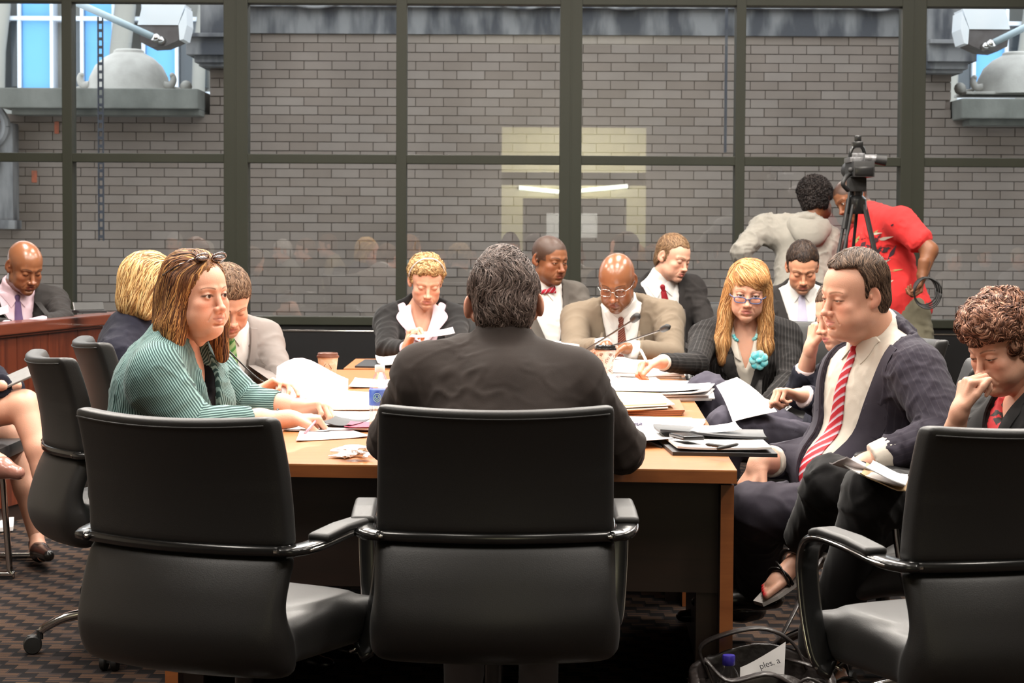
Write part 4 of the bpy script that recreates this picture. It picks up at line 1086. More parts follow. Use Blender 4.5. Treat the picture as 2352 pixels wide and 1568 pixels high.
class Person:
    def __init__(s, label, C, ang, p, N=None, pel=None, by=0, sc=1.0, h=.0027, **kw):
        s.C = V3(C); s.M = rotm(*ang); s.sc = sc; s.p = p; s.by = by
        s.t = thing('person', label, 'person', (s.C.x, s.C.y, 0)); s.o = np.array((s.C.x, s.C.y, 0.0))
        s.parts = []
        if N and not p.get('noNl'):
            nl = s.M.transposed() @ (V3(N) - s.C) / sc; p = dict(p, Nl=tuple(nl)); s.p = p
        v, q, c = head_mesh(p, h); s.hv, s.hq = v, q; s.parts.append((npT(v, s.M, s.C, sc), q, c))
        s.N = V3(N) if N else s.C + s.M @ Vector((0, .045, -.155)) * sc
        s.pel = V3(pel) if pel else s.N + Vector((-math.sin(math.radians(by)) * .05, math.cos(math.radians(by)) * .05, -.5 * sc))
        fr = Vector((math.sin(math.radians(by)), -math.cos(math.radians(by)), 0))
        R = frame_from(s.pel, s.N, fr); w = kw.get('w', 1.0)
        s.SR = V3(kw['SR']) if 'SR' in kw else s.N + R @ Vector((.178 * w * sc, -.01, -.062))
        s.SL = V3(kw['SL']) if 'SL' in kw else s.N + R @ Vector((-.178 * w * sc, -.01, -.062))
        s.B = Body(s.pel, s.N, fr, s.SR, s.SL, w=w * sc, d=kw.get('d', 1.0) * sc, belly=kw.get('belly', 0), bust=kw.get('bust', 0), pad=kw.get('pad', .004))
        s.eyes()
    def eyes(s):
        s.eye_parts = eye_mesh(s.p)
    def put(s, name, parts, m, **kw):
        parts = [(np.asarray(pt[0]) - s.o,) + tuple(pt[1:]) for pt in parts]
        par = kw.pop('parent', s.t)
        return npmesh(name, parts, m, par, **kw)
    def finish(s, skinmat=None):
        up = s.B.R @ Vector((0, 0, 1)); arms = getattr(s, 'arms', [])
        K = SDF(*bounds([s.pel, s.N, s.SL, s.SR] + [q for a in arms for q in a[1:]], .14), .010 if getattr(s, 'vneck', False) else .016)
        K.cap(s.pel, s.pel + (s.N - s.pel) * .8, .085 * s.sc, .08 * s.sc, .03); K.cap(s.pel + (s.N - s.pel) * .8, s.N, .07 * s.sc, .045, .03); k_=0
        for Sh, E, Wr in arms: K.cap(s.N - up * .08, Sh, .05, .042, .03); K.cap(Sh, E, .042, .036, .02); K.cap(E, Wr, .034, .024, .02)
        if getattr(s, 'vneck', False):
            s.B.torso(K, -.030, .045, hip=False); K.cap(s.N - up * .06, s.N + (s.C - s.N) * .3, .052 * s.sc, .044 * s.sc, .05)
        v, q = K.mesh(); s.parts.append((relax(v, q, 1, .4), q, np.tile(np.array(SK[s.p['skin']]), (len(v), 1))))
        s.body = s.put('body', s.parts, skinmat or M_skin)
        if not s.p.get('noeyes'):
            v, f, c = s.eye_parts
            for x in (-1, 1):
                s.put('eye', [(npT(np.array(v) + np.array((x * .031, -.0775, 0)), s.M, s.C, s.sc), f, c)], M_eye, parent=s.body)
        return s
    def hand(s, W, d, n, **kw):
        kw.setdefault('h', .0034); kw.setdefault('sc', s.sc)
        for Sh, E, Wr in getattr(s, 'arms', []):
            if (Wr - V3(W)).length < .08: kw.setdefault('elbow', E)
        s.parts.append(hand_mesh(V3(W), Vector(d), Vector(n), s.p['skin'], **kw))
    def toW(s, v): return npT(v, s.M, s.C, s.sc)
    def hair(s, fn, cols, N=900, L=.08, flow=None, h=.0036, amp=.002, width=.0016, curl=0, lift=.002, seed=1, stretch=(1, 1, .25), nsc=60, jit=.2, lo=(-.13, -.13, -.16), hi=(.13, .15, .17), seg=6, mat_=None, off=.001, name='hair'):
        v, q = hair_shell(fn, h, lo, hi, amp, nsc, stretch, seed)
        c = hair_colors(v, cols, seed, 55, stretch)
        parts = [(s.toW(v), q, c)]
        if N:
            lv, lf, lc = locks(v, q, N, L, flow or (lambda p: (0, .3, -1)), cols, width=width, seg=seg, lift=lift, curl=curl, seed=seed, jit=jit, off=off)
            if len(lv): parts.append((s.toW(lv), lf, lc))
        return s.put(name, parts, mat_ or M_hair)
    # ---- clothing: jacket (with V opening), shirt, collar, lapels, tie
    def dress(s, jm, R=None, L=None, V=(.45, .085, 0.0), h=.0085, seed=1, shirt=None, wr=.0055, r=(.059, .050, .040), collar=True, g=.012, end=.93, k=.045, jname='jacket', hem=-.12, cuffs=True, top=1.02, stripes=False, extra=None, lapw=.05, lap=True, lapmat=None, hip=True, vneck=None, neckr=None, collar_up=.03, ribs=0):
        B = s.B; up = B.R @ Vector((0, 0, 1)); fw = B.R @ Vector((0, 1, 0)); arms = []
        for Sh, a in ((s.SR, R), (s.SL, L)):
            if a: arms.append((Sh, V3(a[0]), V3(a[1])))
        s.arms = arms
        pts = [B.T(x, y, z) for x in (-.24, .24) for y in (-.18, .24) for z in (hem - .05, 1.12)] + [q for a in arms for q in a] + [s.SL, s.SR]
        lo, hi = bounds(pts, .07); S_ = SDF(lo, hi, h)
        B.torso(S_, g, k, hip=hip)
        for Sh, E, Wr in arms:
            S_.cap(Sh, E, r[0] * s.sc + .004, r[1] * s.sc, .03); e = E + (Wr - E) * end
            S_.cap(E, e, r[1] * .97 * s.sc, r[2] * s.sc, .02, flat=1)
        nr = (neckr or s.p.get('neck', .054)) * s.sc
        if collar:
            nd = (s.C + s.M @ Vector((0, .034, -.055)) * s.sc - s.N).normalized()
            a = s.N - up * .05 - fw * .005; b = s.N + nd * collar_up - fw * .008
            S_.cap(a, b, nr + .024, nr + .012, .02, flat=1)
            if collar_up > .01: S_.cap(s.N - nd * .03, s.N + nd * collar_up * .70, nr + .036, nr + .019, .004, flat=1)
        if extra: extra(S_, B)
        X, Y, Z = S_.grids((slice(None),) * 3); p0 = B.pel; Rm = B.R
        lx = (X - p0.x) * Rm[0][0] + (Y - p0.y) * Rm[1][0] + (Z - p0.z) * Rm[2][0]
        ly = (X - p0.x) * Rm[0][1] + (Y - p0.y) * Rm[1][1] + (Z - p0.z) * Rm[2][1]
        lz = ((X - p0.x) * Rm[0][2] + (Y - p0.y) * Rm[1][2] + (Z - p0.z) * Rm[2][2]) / B.H
        if V:
            uv, uq = S_.mesh(); s.tree = bvh(uv, uq)
            zb, wt, x0 = V; t = np.clip((lz - zb) / (top - zb), 0, 1.3); half = wt * t ** .8
            cut = np.maximum(np.maximum(np.abs(lx - x0 * (1 - t)) - half, -(ly - .0)), (zb - lz) * .3)
            S_.f = np.maximum(S_.f, -cut.astype(np.float32))
        S_.f = np.maximum(S_.f, ((hem - lz) * B.H).astype(np.float32))
        v, q = S_.mesh(); v = relax(v, q, 1, .5)
        js = []
        for Sh, E, Wr in arms:
            js += [(E, .085, .0045, (Wr - Sh).normalized()), (Sh + (E - Sh) * .2, .10, .0035, (E - Sh).normalized()), (E + (Wr - E) * .75, .06, .0025, (Wr - E).normalized())]
        js += [(B.T(0, .1, .3), .13, .002, (0, 0, 1))]
        v = wrinkle(v, q, wr, 17, seed, [(tuple(j), a, b_, tuple(c)) for j, a, b_, c in js])
        st = None
        if stripes or ribs:
            loc = B.L(v); st = np.arctan2(loc[:, 0], loc[:, 1] + .02) * .155
            dist = np.full(len(v), .16)
            for Sh, E, Wr in arms:
                for a, b in ((Sh, E), (E, Wr)):
                    a_ = np.array(a); d = np.array(b - a); L_ = (d * d).sum(); tt = np.clip(((v - a_) @ d) / L_, 0, 1); rr = v - a_ - tt[:, None] * d; ds = np.sqrt((rr ** 2).sum(1))
                    ax = np.array((b - a).normalized()); e1 = np.array(fw) - ax * (np.array(fw) @ ax); e1 /= np.linalg.norm(e1) + 1e-6; e2 = np.cross(ax, e1)
                    # stable across both segments: measure angle with the torso front as zero
                    cd = np.cross(ax, np.array((0., 1., 0.))); cd /= np.linalg.norm(cd) + 1e-6; ang = rr @ cd
                    m = (ds < (r[0] + .034) * s.sc) & (ds < dist) & ((np.abs(loc[:, 0]) > .135 * B.w) | (tt > .3) | (a is not Sh)); st[m] = ang[m]; dist[m] = ds[m]
        s.jv, s.jq = v, q
        if ribs:
            n = vnormals(v, q); v = v + n * (np.sin(st * ribs * 6.283) * .0012)[:, None]
        s.jacket = s.put(jname, [(v, q, None, st)], jm, col=False)
        if not V: s.tree = bvh(v, q)
        if shirt is not None:
            S2 = SDF(*bounds([B.T(x, y, z) for x in (-.2, .2) for y in (-.14, .2) for z in (-.05, 1.15)] + [q_ for a in arms for q_ in a[1:]], .06), .0085 if h > .006 else h)
            B.torso(S2, g - .016, k, hip=False)
            nd = (s.C + s.M @ Vector((0, .030, -.055)) * s.sc - s.N).normalized()
            a = s.N - up * .05; b = s.N + nd * (.062 if collar_up > .01 else .0)
            if vneck is None: S2.cap(s.N - nd * .03, b, nr + .014, nr + .0075, .012, flat=1)
            S2.cap(a, s.N, nr + .03, nr + .016, .02, flat=1)
            if vneck is not None:
                X, Y, Z = S2.grids((slice(None),) * 3)
                lx = (X - p0.x) * Rm[0][0] + (Y - p0.y) * Rm[1][0] + (Z - p0.z) * Rm[2][0]; ly = (X - p0.x) * Rm[0][1] + (Y - p0.y) * Rm[1][1] + (Z - p0.z) * Rm[2][1]; lz = ((X - p0.x) * Rm[0][2] + (Y - p0.y) * Rm[1][2] + (Z - p0.z) * Rm[2][2]) / B.H
                t = np.clip((lz - vneck[0]) / (1.0 - vneck[0]), 0, 1.5); cut = np.maximum(np.maximum(np.abs(lx) - vneck[1] * t ** .9, -(ly + .01)), (vneck[0] - lz) * .3); S2.f = np.maximum(S2.f, -cut.astype(np.float32))
                s.vneck = True
            if cuffs:
                for Sh, E, Wr in arms:
                    ca, cb_ = E + (Wr - E) * .6, E + (Wr - E) * (end + .045); C2 = SDF(*bounds([ca, cb_], .07), .006); C2.cap(ca, cb_, r[2] * s.sc - .002, r[2] * s.sc - .006, .01, flat=2)
                    vc, qc = C2.mesh(); s.put('shirt_cuff', [(vc, qc, None)], shirt, col=False)
            v2, q2 = S2.mesh(); v2 = relax(v2, q2, 1, .5); v2 = wrinkle(v2, q2, .0025, 22, seed + 9)
            s.shirt = s.put('shirt', [(v2, q2, None)], shirt, col=False); s.stree = bvh(v2, q2)
        if lap and V:
            zb, wt, x0 = V; lm = lapmat or jm; N_ = 9
            for sg in (-1, 1):
                inn = []; out = []
                for i in range(N_):
                    t = i / (N_ - 1); z = zb + (top - .02 - zb) * t; e = x0 * (1 - t) + sg * (wt * max(t, .001) ** .8 - .004)
                    wd = lapw * math.sin(min(1, t * 1.25 + .12) * math.pi * .62) if t < .72 else lapw * .62
                    if .66 < t < .74: wd = lapw * 1.15
                    inn.append((e, z)); out.append((e + sg * max(.004, wd), z - .01 * t))
                vv, ff = strip(B, s.tree, inn, out, off=.006, n=26, m=3)
                s.put('lapel', [(vv, ff, None)], lm, col=False, sharp=.8)
        return s
    def shirt_collar(s, m, spread=.045, drop=.09, zt=1.06):
        for sg in (-1, 1):
            vv, ff = strip(s.B, s.stree, [(sg * .004, .955), (sg * .020, .99), (sg * .048, 1.02), (sg * .062, 1.03)], [(sg * (spread * .75), .955 - drop), (sg * spread, .965 - drop * .6), (sg * .072, .985), (sg * .080, 1.0)], off=.007, n=10, m=3)
            s.put('shirt_collar', [(vv, ff, None)], m, col=False, sharp=.8)
    def tie(s, m, z0=.42, w0=.036, w1=.024, bend=0, knot=True):
        B = s.B; l, r = [], []
        for i in range(9):
            t = i / 8; z = .935 + (z0 - .935) * t; w = w1 * .55 + (w0 - w1 * .55) * min(1, t * 1.1); x = bend * t * t
            l.append((x - w, z)); r.append((x + w, z))
        vv, ff = strip(B, s.stree, l, r, off=.009, n=24, m=4)
        o = s.put('tie', [(vv, ff, None, np.array([B.L(np.array([q]))[0] @ np.array((.8, 0, 1)) for q in vv]))], m, col=False, sharp=.8)
        if knot:
            loc = s.stree.ray_cast(B.T(0, .5, .955), -(B.R @ Vector((0, 1, 0))), 1)[0] or B.T(0, .08, .955)
            K = SDF([q - .035 for q in loc], [q + .035 for q in loc], .003); K.cap(loc + B.R @ Vector((0, .001, .008)), loc + B.R @ Vector((0, .005, -.014)), .014, .009, .004)
            v, q = K.mesh(); s.put('tie_knot', [(v, q, None, (v - np.array(loc)) @ np.array(B.R @ Vector((.8, 0, 1))))], m, col=False)
        return o
    def legs(s, m, R, L, shoes=None, h=.012, r=(.085, .062, .045), seed=4, shoe=True):
        """R/L = (hip?, knee, ankle, toe direction)"""
        pts = [s.pel]; S_pts = []
        for kn, an, toe in (R, L): S_pts.append((V3(kn), V3(an), Vector(toe))); pts += [V3(kn), V3(an)]
        Sd = SDF(*bounds(pts, .17), h); hp = []
        Rm = s.B.R
        Sd.ell(s.pel - Vector((0, 0, .01)), (.165 * s.B.w, .13, .11), .04, Rm)
        js = []
        for sg, (kn, an, toe) in zip((1, -1), S_pts):
            hpt = s.pel + Rm @ Vector((sg * .085 * s.B.w, .02, -.01)); Sd.cap(hpt, kn, r[0], r[1], .04); Sd.cap(kn, an, r[1] * .97, r[2] + .008, .025, flat=1)
            js += [(tuple(kn), .11, .006, tuple((an - hpt).normalized())), (tuple(hpt + (kn - hpt) * .15), .12, .006, tuple((kn - hpt).normalized()))]
        v, q = Sd.mesh(); v = relax(v, q, 1, .5); v = wrinkle(v, q, .006, 13, seed, js)
        s.put('trousers', [(v, q, None)], m, col=False)
        if shoe:
            for kn, an, toe in S_pts:
                toe = toe.normalized(); c = an + Vector((0, 0, -.045)); Sh = SDF(*bounds([c - toe * .07, c + toe * .22], .06), .007)
                Sh.cap(c - toe * .04, c + toe * .13 + Vector((0, 0, -.012)), .040, .036, .02, sq=((0, 0, 1), .85)); Sh.cap(c + toe * .1 + Vector((0, 0, -.015)), c + toe * .19 + Vector((0, 0, -.02)), .038, .028, .02, sq=((0, 0, 1), .7)); Sh.cap(c, an + Vector((0, 0, .02)), .038, .036, .02)
                v, q = Sh.mesh(); s.put('shoe', [(v, q, None)], shoes or M_shoe, col=False)
M_shoe = mat('black_shoe', (.008, .007, .007), .25, spec=.6, noise=((40, 40, 40), (.014, .012, .011), .3, .7))
def sit_legs(s, m, dist=.42, spread=.1, fl=.09, **kw):
    """generic seated legs facing the body direction, feet on the floor"""
    f = Vector((math.sin(math.radians(s.by)), -math.cos(math.radians(s.by)), 0)); r_ = Vector((f.y, -f.x, 0)); out = []
    zk = max(.50, s.pel.z - .02)
    for sg in (1, -1):
        kn = Vector((s.pel.x, s.pel.y, 0)) + f * dist - r_ * sg * -spread * 1; kn.z = zk; an = Vector((kn.x, kn.y, fl + .03)) + f * .06
        out.append((kn, an, tuple(f)))
    s.legs(m, out[0], out[1], **kw)
# ---- hair recipes (head space)
def crop(top=.016, side=.008, fr=.068, temple=.055, nape=-.075, hy=-.095, rec=0.0, sideburn=-.02, back=.0, part=0):
    def fn(s):
        s.ell((0, .014, .040 + top * .3), (.077 + side, .098 + side + back, .083 + top), .01)
        s.ell((0, .035, -.02), (.066 + side, .075 + side + back, .07), .02)
        X, Y, Z = s.grids((slice(None),) * 3)
        ax = np.abs(X)
        # forehead / face opening: front of the hairline
        zf = fr - np.clip((ax - .035) / .035, 0, 1) * (.022 - rec * .0) + rec * np.exp(-((ax - .042) / .016) ** 2)
        face = np.maximum(Z - zf, Y - (-.030 - .0 * ax))               # below the hairline and in front
        temple_cut = np.maximum(Z - temple, Y + .028)                  # temples
        low = np.maximum(Z - (sideburn), Y - .002)                       # in front of the ear
        behind = Z - (nape + np.clip((.07 - Y) / .05, 0, 1) * .055)      # nape line rising to the ear
        ear = np.sqrt(((ax - .085) / .03) ** 2 + ((Y - .012) / .022) ** 2 + ((Z + .002) / .034) ** 2) * .02 - .02
        rem = np.minimum(np.minimum(face, low), np.minimum(temple_cut, np.minimum(behind, ear)))
        s.f = np.maximum(s.f, -rem.astype(np.float32))
        # keep the hair thin where it meets the skin at the front
    return fn
import time as _time
_t0 = _time.time()
def tick(n): print('  [%5.1fs] %s' % (_time.time() - _t0, n))
shirt_w = cloth('white_shirt', (.62, .60, .58), .8, .94, sheen=.1)
shirt_c = cloth('cream_shirt', (.60, .55, .48), .8, .92, sheen=.1)
shirt_p = cloth('pink_shirt', (.62, .46, .52), .8, .94, sheen=.1)
# ---- 1 man seen from behind
j_black = cloth('charcoal_brown_suit', (.034, .0255, .0225), .8, .85, sheen=.1)
m = Person('man in a dark brown suit seen from behind, grey-streaked dark hair, on the central chair', (1158, 706, 5.42), (178, 12, 2), {'skin': 'fair', 'hair': (.03, .02, .015), 'neck': .056, 'noeyes': 1, 'ear': .011},
           pel=(1150, 1262, 5.08), by=180, sc=1.0, w=1.16, d=1.1, pad=.006, SR=(1325, 868, 5.34), SL=(968, 855, 5.34), N=(1155, 822, 5.38))
ER, WR_ = P(1425, 1030, 5.46), P(1330, 1020, 5.72); EL, WL = P(902, 1010, 5.48), P(960, 1010, 5.72)
m.dress(j_black, R=(ER, WR_), L=(EL, WL), V=(.5, .07, 0), h=.0075, seed=3, shirt=shirt_w, r=(.062, .062, .046), collar_up=.070, wr=.0032)
m.hand(WR_, (-.9, .5, -.1), (0, 0, -1), curl=(.4, .4, .4, .4), side=1); m.hand(WL, (.9, .5, -.1), (0, 0, -1), curl=(.4, .4, .4, .4), side=-1)
m.finish()
m.hair(crop(.018, .0035, nape=-.105, back=.008), [(.035, .022, .018), (.080, .052, .043), (.13, .090, .077), (.22, .165, .145), (.05, .033, .028)], N=5200, L=.060, width=.0014, amp=.007, nsc=36, flow=lambda p: (p.x * 1.2 + .6 * math.sin(p.z * 60), .5 * (p.z > .08) + .3 * math.sin(p.x * 70), -.8 if p.z < .09 else -.15), lift=.007, jit=.34, seed=4, stretch=(1, 1, .5))
sit_legs(m, j_black, dist=.60); tick('back man')
# ---- 2 woman in teal
def rib_mat():
    return cloth('teal_seersucker', (.025, .062, .062), .7, .8, stripe=(150, (.19, .31, .30), .45), sheen=.2)
teal = rib_mat()
m = Person('woman in ribbed teal jacket with long brown hair, sunglasses on her head, left of table', (452, 676, 6.60), (50, 1, -2), {'skin': 'fair', 'fem': 1, 'fat': .75, 'hair': (.05, .025, .012), 'brow': (.06, .03, .015), 'gaze': (.12, -1, .02), 'iris': (.05, .03, .02), 'lip': (.54, .24, .18), 'neck': .058, 'eyes': .92},
           N=(410, 790, 6.66), pel=(352, 1120, 6.78), by=66, sc=1.02, h=.0023, w=1.18, d=1.3, belly=.9, bust=.9, SR=(358, 858, 6.46), SL=(470, 835, 6.92))
ER, WR_ = P(442, 985, 6.42), P(662, 962, 6.52); EL, WL = P(560, 930, 6.92), P(690, 935, 6.86)
m.dress(teal, R=(ER, WR_), L=(EL, WL), V=(.42, .050, .01), vneck=(.72, .06), h=.0062, seed=5, shirt=cloth('black_top', (.006, .006, .008)), r=(.076, .066, .050), end=.62, wr=.0050, stripes=True, ribs=0, lap=False, cuffs=False, g=.022, collar_up=.0, top=1.0)
for E, W_, n_ in ((ER, WR_, (0, -.2, -1)), (EL, WL, (0, -.5, -1))):
    m.parts.append(limb_mesh([E + (W_ - E) * .45, E + (W_ - E) * .7, W_], [.044, .038, .022], 'fair'))
m.hand(WR_, (.92, .25, -.02), (.1, .1, -1), curl=(.75, .8, .85, .9), thumb=(.5, .5), side=-1, wr=.029)
m.hand(WL, (.85, -.35, .02), (0, -.4, -1), curl=(.7, .75, .8, .85), thumb=(.5, .4), side=1, wr=.028)
m.finish()
def teal_hair(s):
    s.ell((0, .020, .040), (.086, .107, .094), .01); s.ell((0, .055, -.03), (.084, .075, .11), .03)
    for x in (-1, 1):
        s.cap((x * .066, .004, .04), (x * .082, .012, -.09), .030, .034, .02); s.cap((x * .082, .012, -.08), (x * .094, -.004, -.19), .034, .016, .02)
    s.cap((0, .09, -.02), (0, .125, -.16), .058, .052, .03); s.cap((-.05, .07, -.1), (-.060, .135, -.225), .045, .018, .03); s.cap((.05, .07, -.1), (.055, .10, -.19), .04, .022, .03)
    X, Y, Z = s.grids((slice(None),) * 3); ax = np.abs(X)
    face = np.sqrt((X / .066) ** 2 + ((Z + .012) / .092) ** 2) * .07 - .07; face = np.maximum(face, Y + .018)
    neck = np.maximum(np.sqrt(X * X + (Y - .02) ** 2) - .052, Z + .06)
    s.f = np.maximum(s.f, -np.minimum(face, neck).astype(np.float32))
bc = [(.040, .015, .009), (.095, .036, .015), (.22, .095, .034), (.46, .24, .085), (.13, .052, .022)]
def flow_long(p): return (p.x * 2.0, .9 if (p.z > .07 and p.y < .05) else .25 + p.y, -.25 if p.z > .10 else -1)
m.hair(teal_hair, bc, N=5200, L=.17, width=.0018, amp=.005, nsc=34, flow=flow_long, lo=(-.14, -.11, -.235), hi=(.14, .19, .16), lift=.004, seg=9, stretch=(1, 1, .16), seed=11, jit=.10)
sg = MB()
for x in (-1, 1):
    ring = [m.C + m.M @ (Vector((x * .034 + .026 * math.cos(a), -.062 - .010 * math.sin(a), .112 + .013 * math.sin(a))) * m.sc) - Vector(m.o) for a in [6.283 * i / 20 for i in range(21)]]
    sg.tube(ring, .0032, 6)
    sg.ell(m.C + m.M @ Vector((x * .034, -.062, .112)) - Vector(m.o), (.024, .014, .008), 12, R=m.M.copy())
    sg.tube([m.C + m.M @ (Vector(q) * m.sc) - Vector(m.o) for q in ((x * .060, -.056, .110), (x * .086, .0, .085), (x * .086, .05, .06))], .0028, 6)
tag(sg.xf(Matrix.Translation(m.o)).build('sunglasses', mat('dark_glossy_lens', (.03, .018, .02), .05, spec=1, coat=1, noise=((50, 50, 50), (.06, .03, .03), .3, .7)), smooth=True), "dark sunglasses pushed up on the teal-jacketed woman's hair", 'sunglasses')
br = MB().tube([WR_ + Vector((-.035, 0, .004)) + Vector((.004 * math.sin(a), .029 * math.cos(a), .025 * math.sin(a))) for a in [6.283 * i / 20 for i in range(21)]], .0035, 6)
br.build('bracelet', M_rubber, smooth=True); bpy.data.objects['bracelet'].parent = m.t; bpy.data.objects['bracelet'].location = -Vector(m.o)
sit_legs(m, cloth('black_trousers', (.012, .012, .013)), dist=.42); tick('teal')
# ---- 3 large man in navy pinstripe, red striped tie
navy = cloth('navy_suit', (.034, .029, .042), .8, .8, stripe=(60, (.048, .043, .056), .10), sheen=.1)
tie_r = cloth('red_striped_tie', (.42, .018, .030), .5, .85, stripe=(34, (.50, .42, .48), .30))
m = Person('large man in a navy suit with red striped tie, leaning back at right of table', (1962, 676, 6.50), (-62, 9, 4), {'skin': 'fair', 'fat': 1.0, 'hair': (.045, .025, .016), 'brow': (.22, .11, .06), 'eyes': .35, 'mouth': .7, 'nose': 1.12, 'neck': .068, 'gaze': (0, -1, -.3), 'lip': (.62, .25, .20)},
           N=(2022, 775, 6.58), pel=(1992, 1175, 6.62), by=-60, sc=1.0, h=.0022, w=1.28, d=1.3, belly=1.0, SR=(2010, 835, 6.90), SL=(2108, 855, 6.36), pad=.01)
ER, WR_ = P(1880, 1050, 6.9), P(1745, 1062, 6.50); EL, WL = P(2178, 1000, 6.20), P(2000, 1062, 6.18)
m.dress(navy, R=(ER, WR_), L=(EL, WL), V=(-.02, .150, -.01), h=.0065, seed=8, shirt=shirt_c, r=(.078, .072, .054), stripes=True, wr=.0055, end=.80, lapw=.075, k=.05, g=.016)
m.shirt_collar(shirt_c, spread=.06); m.tie(tie_r, z0=.12, w0=.040, bend=.02)
m.hand(WL + Vector((0, 0, .0)), (-.95, .05, -.15), (0, .1, -1), curl=(.35, .4, .45, .5), thumb=(.5, .2), side=-1, wr=.032, sc=1.12)
m.hand(WR_, (-.45, -.25, -.8), (.5, .3, -.3), curl=(.2, .25, .3, .35), thumb=(.45, .1), side=1, wr=.032, sc=1.1)
cf = SDF(*bounds([EL, WL], .08), .006); cf.cap(EL + (WL - EL) * .72, EL + (WL - EL) * .97, .058, .052, .01, flat=1); v, q = cf.mesh(); m.put('shirt_cuff', [(wrinkle(v, q, .002, 30, 3), q, None)], shirt_c, col=False)
m.finish()
def bigman(s):
    crop(.012, .006, fr=.092, rec=.0, nape=-.085, temple=.058, sideburn=-.004)(s)
    X, Y, Z = s.grids((slice(None),) * 3); ax = np.abs(X)
    t_ = np.maximum(Y + .012 + .25 * np.clip(Z - .05, 0, 1), np.maximum(Z - .094, .028 - ax)); s.f = np.maximum(s.f, -t_.astype(np.float32))
m.hair(bigman, [(.026, .015, .010), (.05, .030, .020), (.10, .060, .040), (.17, .11, .075)], N=4200, L=.06, width=.0012, amp=.0018, flow=lambda p: (.9 * p.x / (abs(p.x) + .02) * (p.z > .07), -.45 if p.z > .095 else .35, -.9 if p.z < .095 else -.05), lift=.003, jit=.12, seed=6)
m.legs(navy, (P(1700, 1185, 6.95), P(1705, 1370, 7.1), (-1, 0, 0)), (P(1738, 1172, 6.45), P(1745, 1340, 6.85), (-1, .2, 0)), r=(.115, .085, .06), h=.009); tick('big man')
# ---- 4 woman at right edge
j_bk = cloth('black_jacket', (.010, .0095, .010), .8, .8, sheen=.2)
m = Person('woman with short curly reddish brown hair in black, hand at her mouth, right edge', (2302, 792, 6.05), (-58, 24, 0), {'skin': 'fair', 'fem': 1, 'fat': .6, 'hair': (.05, .02, .012), 'brow': (.10, .05, .03), 'eyes': .12, 'lip': (.35, .12, .09), 'neck': .054, 'nose': 1.0},
           N=(2385, 905, 6.12), pel=(2350, 1180, 6.05), by=-62, sc=1.0, h=.0023, w=1.1, d=1.15, bust=.8, belly=.5)
ER, WR_ = P(2170, 1075, 6.0), P(2204, 945, 5.90); EL, WL = P(2330, 1120, 5.65), P(2130, 1110, 5.75)
m.dress(j_bk, R=(ER, WR_), L=(EL, WL), V=(.35, .075, 0), h=.007, seed=14, shirt=mat('red_print_top', (.50, .015, .02), .7, noise=((26, 26, 26), (.012, .01, .01), .50, .53)), vneck=(.68, .07), r=(.066, .058, .042), end=.68, cuffs=False, wr=.005, collar_up=.0)
m.parts.append(limb_mesh([ER + (WR_ - ER) * .5, WR_], [.036, .024], 'fair'))
m.hand(WR_, (.25, -.02, .95), (.9, .25, -.15), curl=(1.0, .95, .9, .9), thumb=(.35, .1), side=-1, wr=.027)
m.hand(WL, (-.8, .1, -.3), (0, 0, -1), curl=(.5, .5, .5, .5), side=-1)
m.finish()
def curly(s):
    s.ell((0, .018, .052), (.098, .108, .096), .01); s.ell((0, -.055, .085), (.070, .055, .050), .03); s.ell((0, .05, -.02), (.080, .072, .08), .03)
    X, Y, Z = s.grids((slice(None),) * 3); ax = np.abs(X)
    face = np.maximum(Z - .052, Y + .034); low = np.maximum(Z + .0, Y - .0); nape = Z + .075
    ear = np.sqrt(((ax - .085) / .03) ** 2 + ((Y - .012) / .024) ** 2 + ((Z + .006) / .036) ** 2) * .02 - .02
    s.f = np.maximum(s.f, -np.minimum(np.minimum(face, low), np.minimum(nape, ear)).astype(np.float32))
m.hair(curly, [(.09, .035, .022), (.17, .070, .042), (.30, .14, .088), (.46, .25, .17), (.06, .024, .015)], N=5200, L=.075, width=.0019, amp=.013, nsc=30, flow=lambda p: (math.sin(p.z * 75 + p.x * 40) + p.x * 4, math.cos(p.x * 80 + p.z * 30), math.sin(p.y * 85 + p.x * 35) - .2), curl=.0035, seg=12, lift=.006, jit=.16, stretch=(1, 1, 1), seed=21, hi=(.14, .16, .18), lo=(-.13, -.14, -.16))
el = m.C + m.M @ Vector((-.086, .006, -.042))
ring = MB().tube([el + Vector((.012 * math.cos(a), .002, .012 * math.sin(a) - .008)) - Vector(m.o) for a in [6.283 * i / 16 for i in range(17)]], .002, 6)
ring.build('earring', mat('gold', (.7, .45, .15), .25, metal=1, noise=((99, 99, 99), (.6, .4, .12), .3, .7)), m.t, smooth=True)
m.legs(j_bk, (P(1905, 1110, 6.15), P(1850, 1240, 6.35), (-1, 0, 0)), (P(2000, 1140, 5.60), P(1905, 1470, 5.95), (-1, 0, 0)), shoe=False, r=(.10, .075, .055), h=.009); tick('right woman')
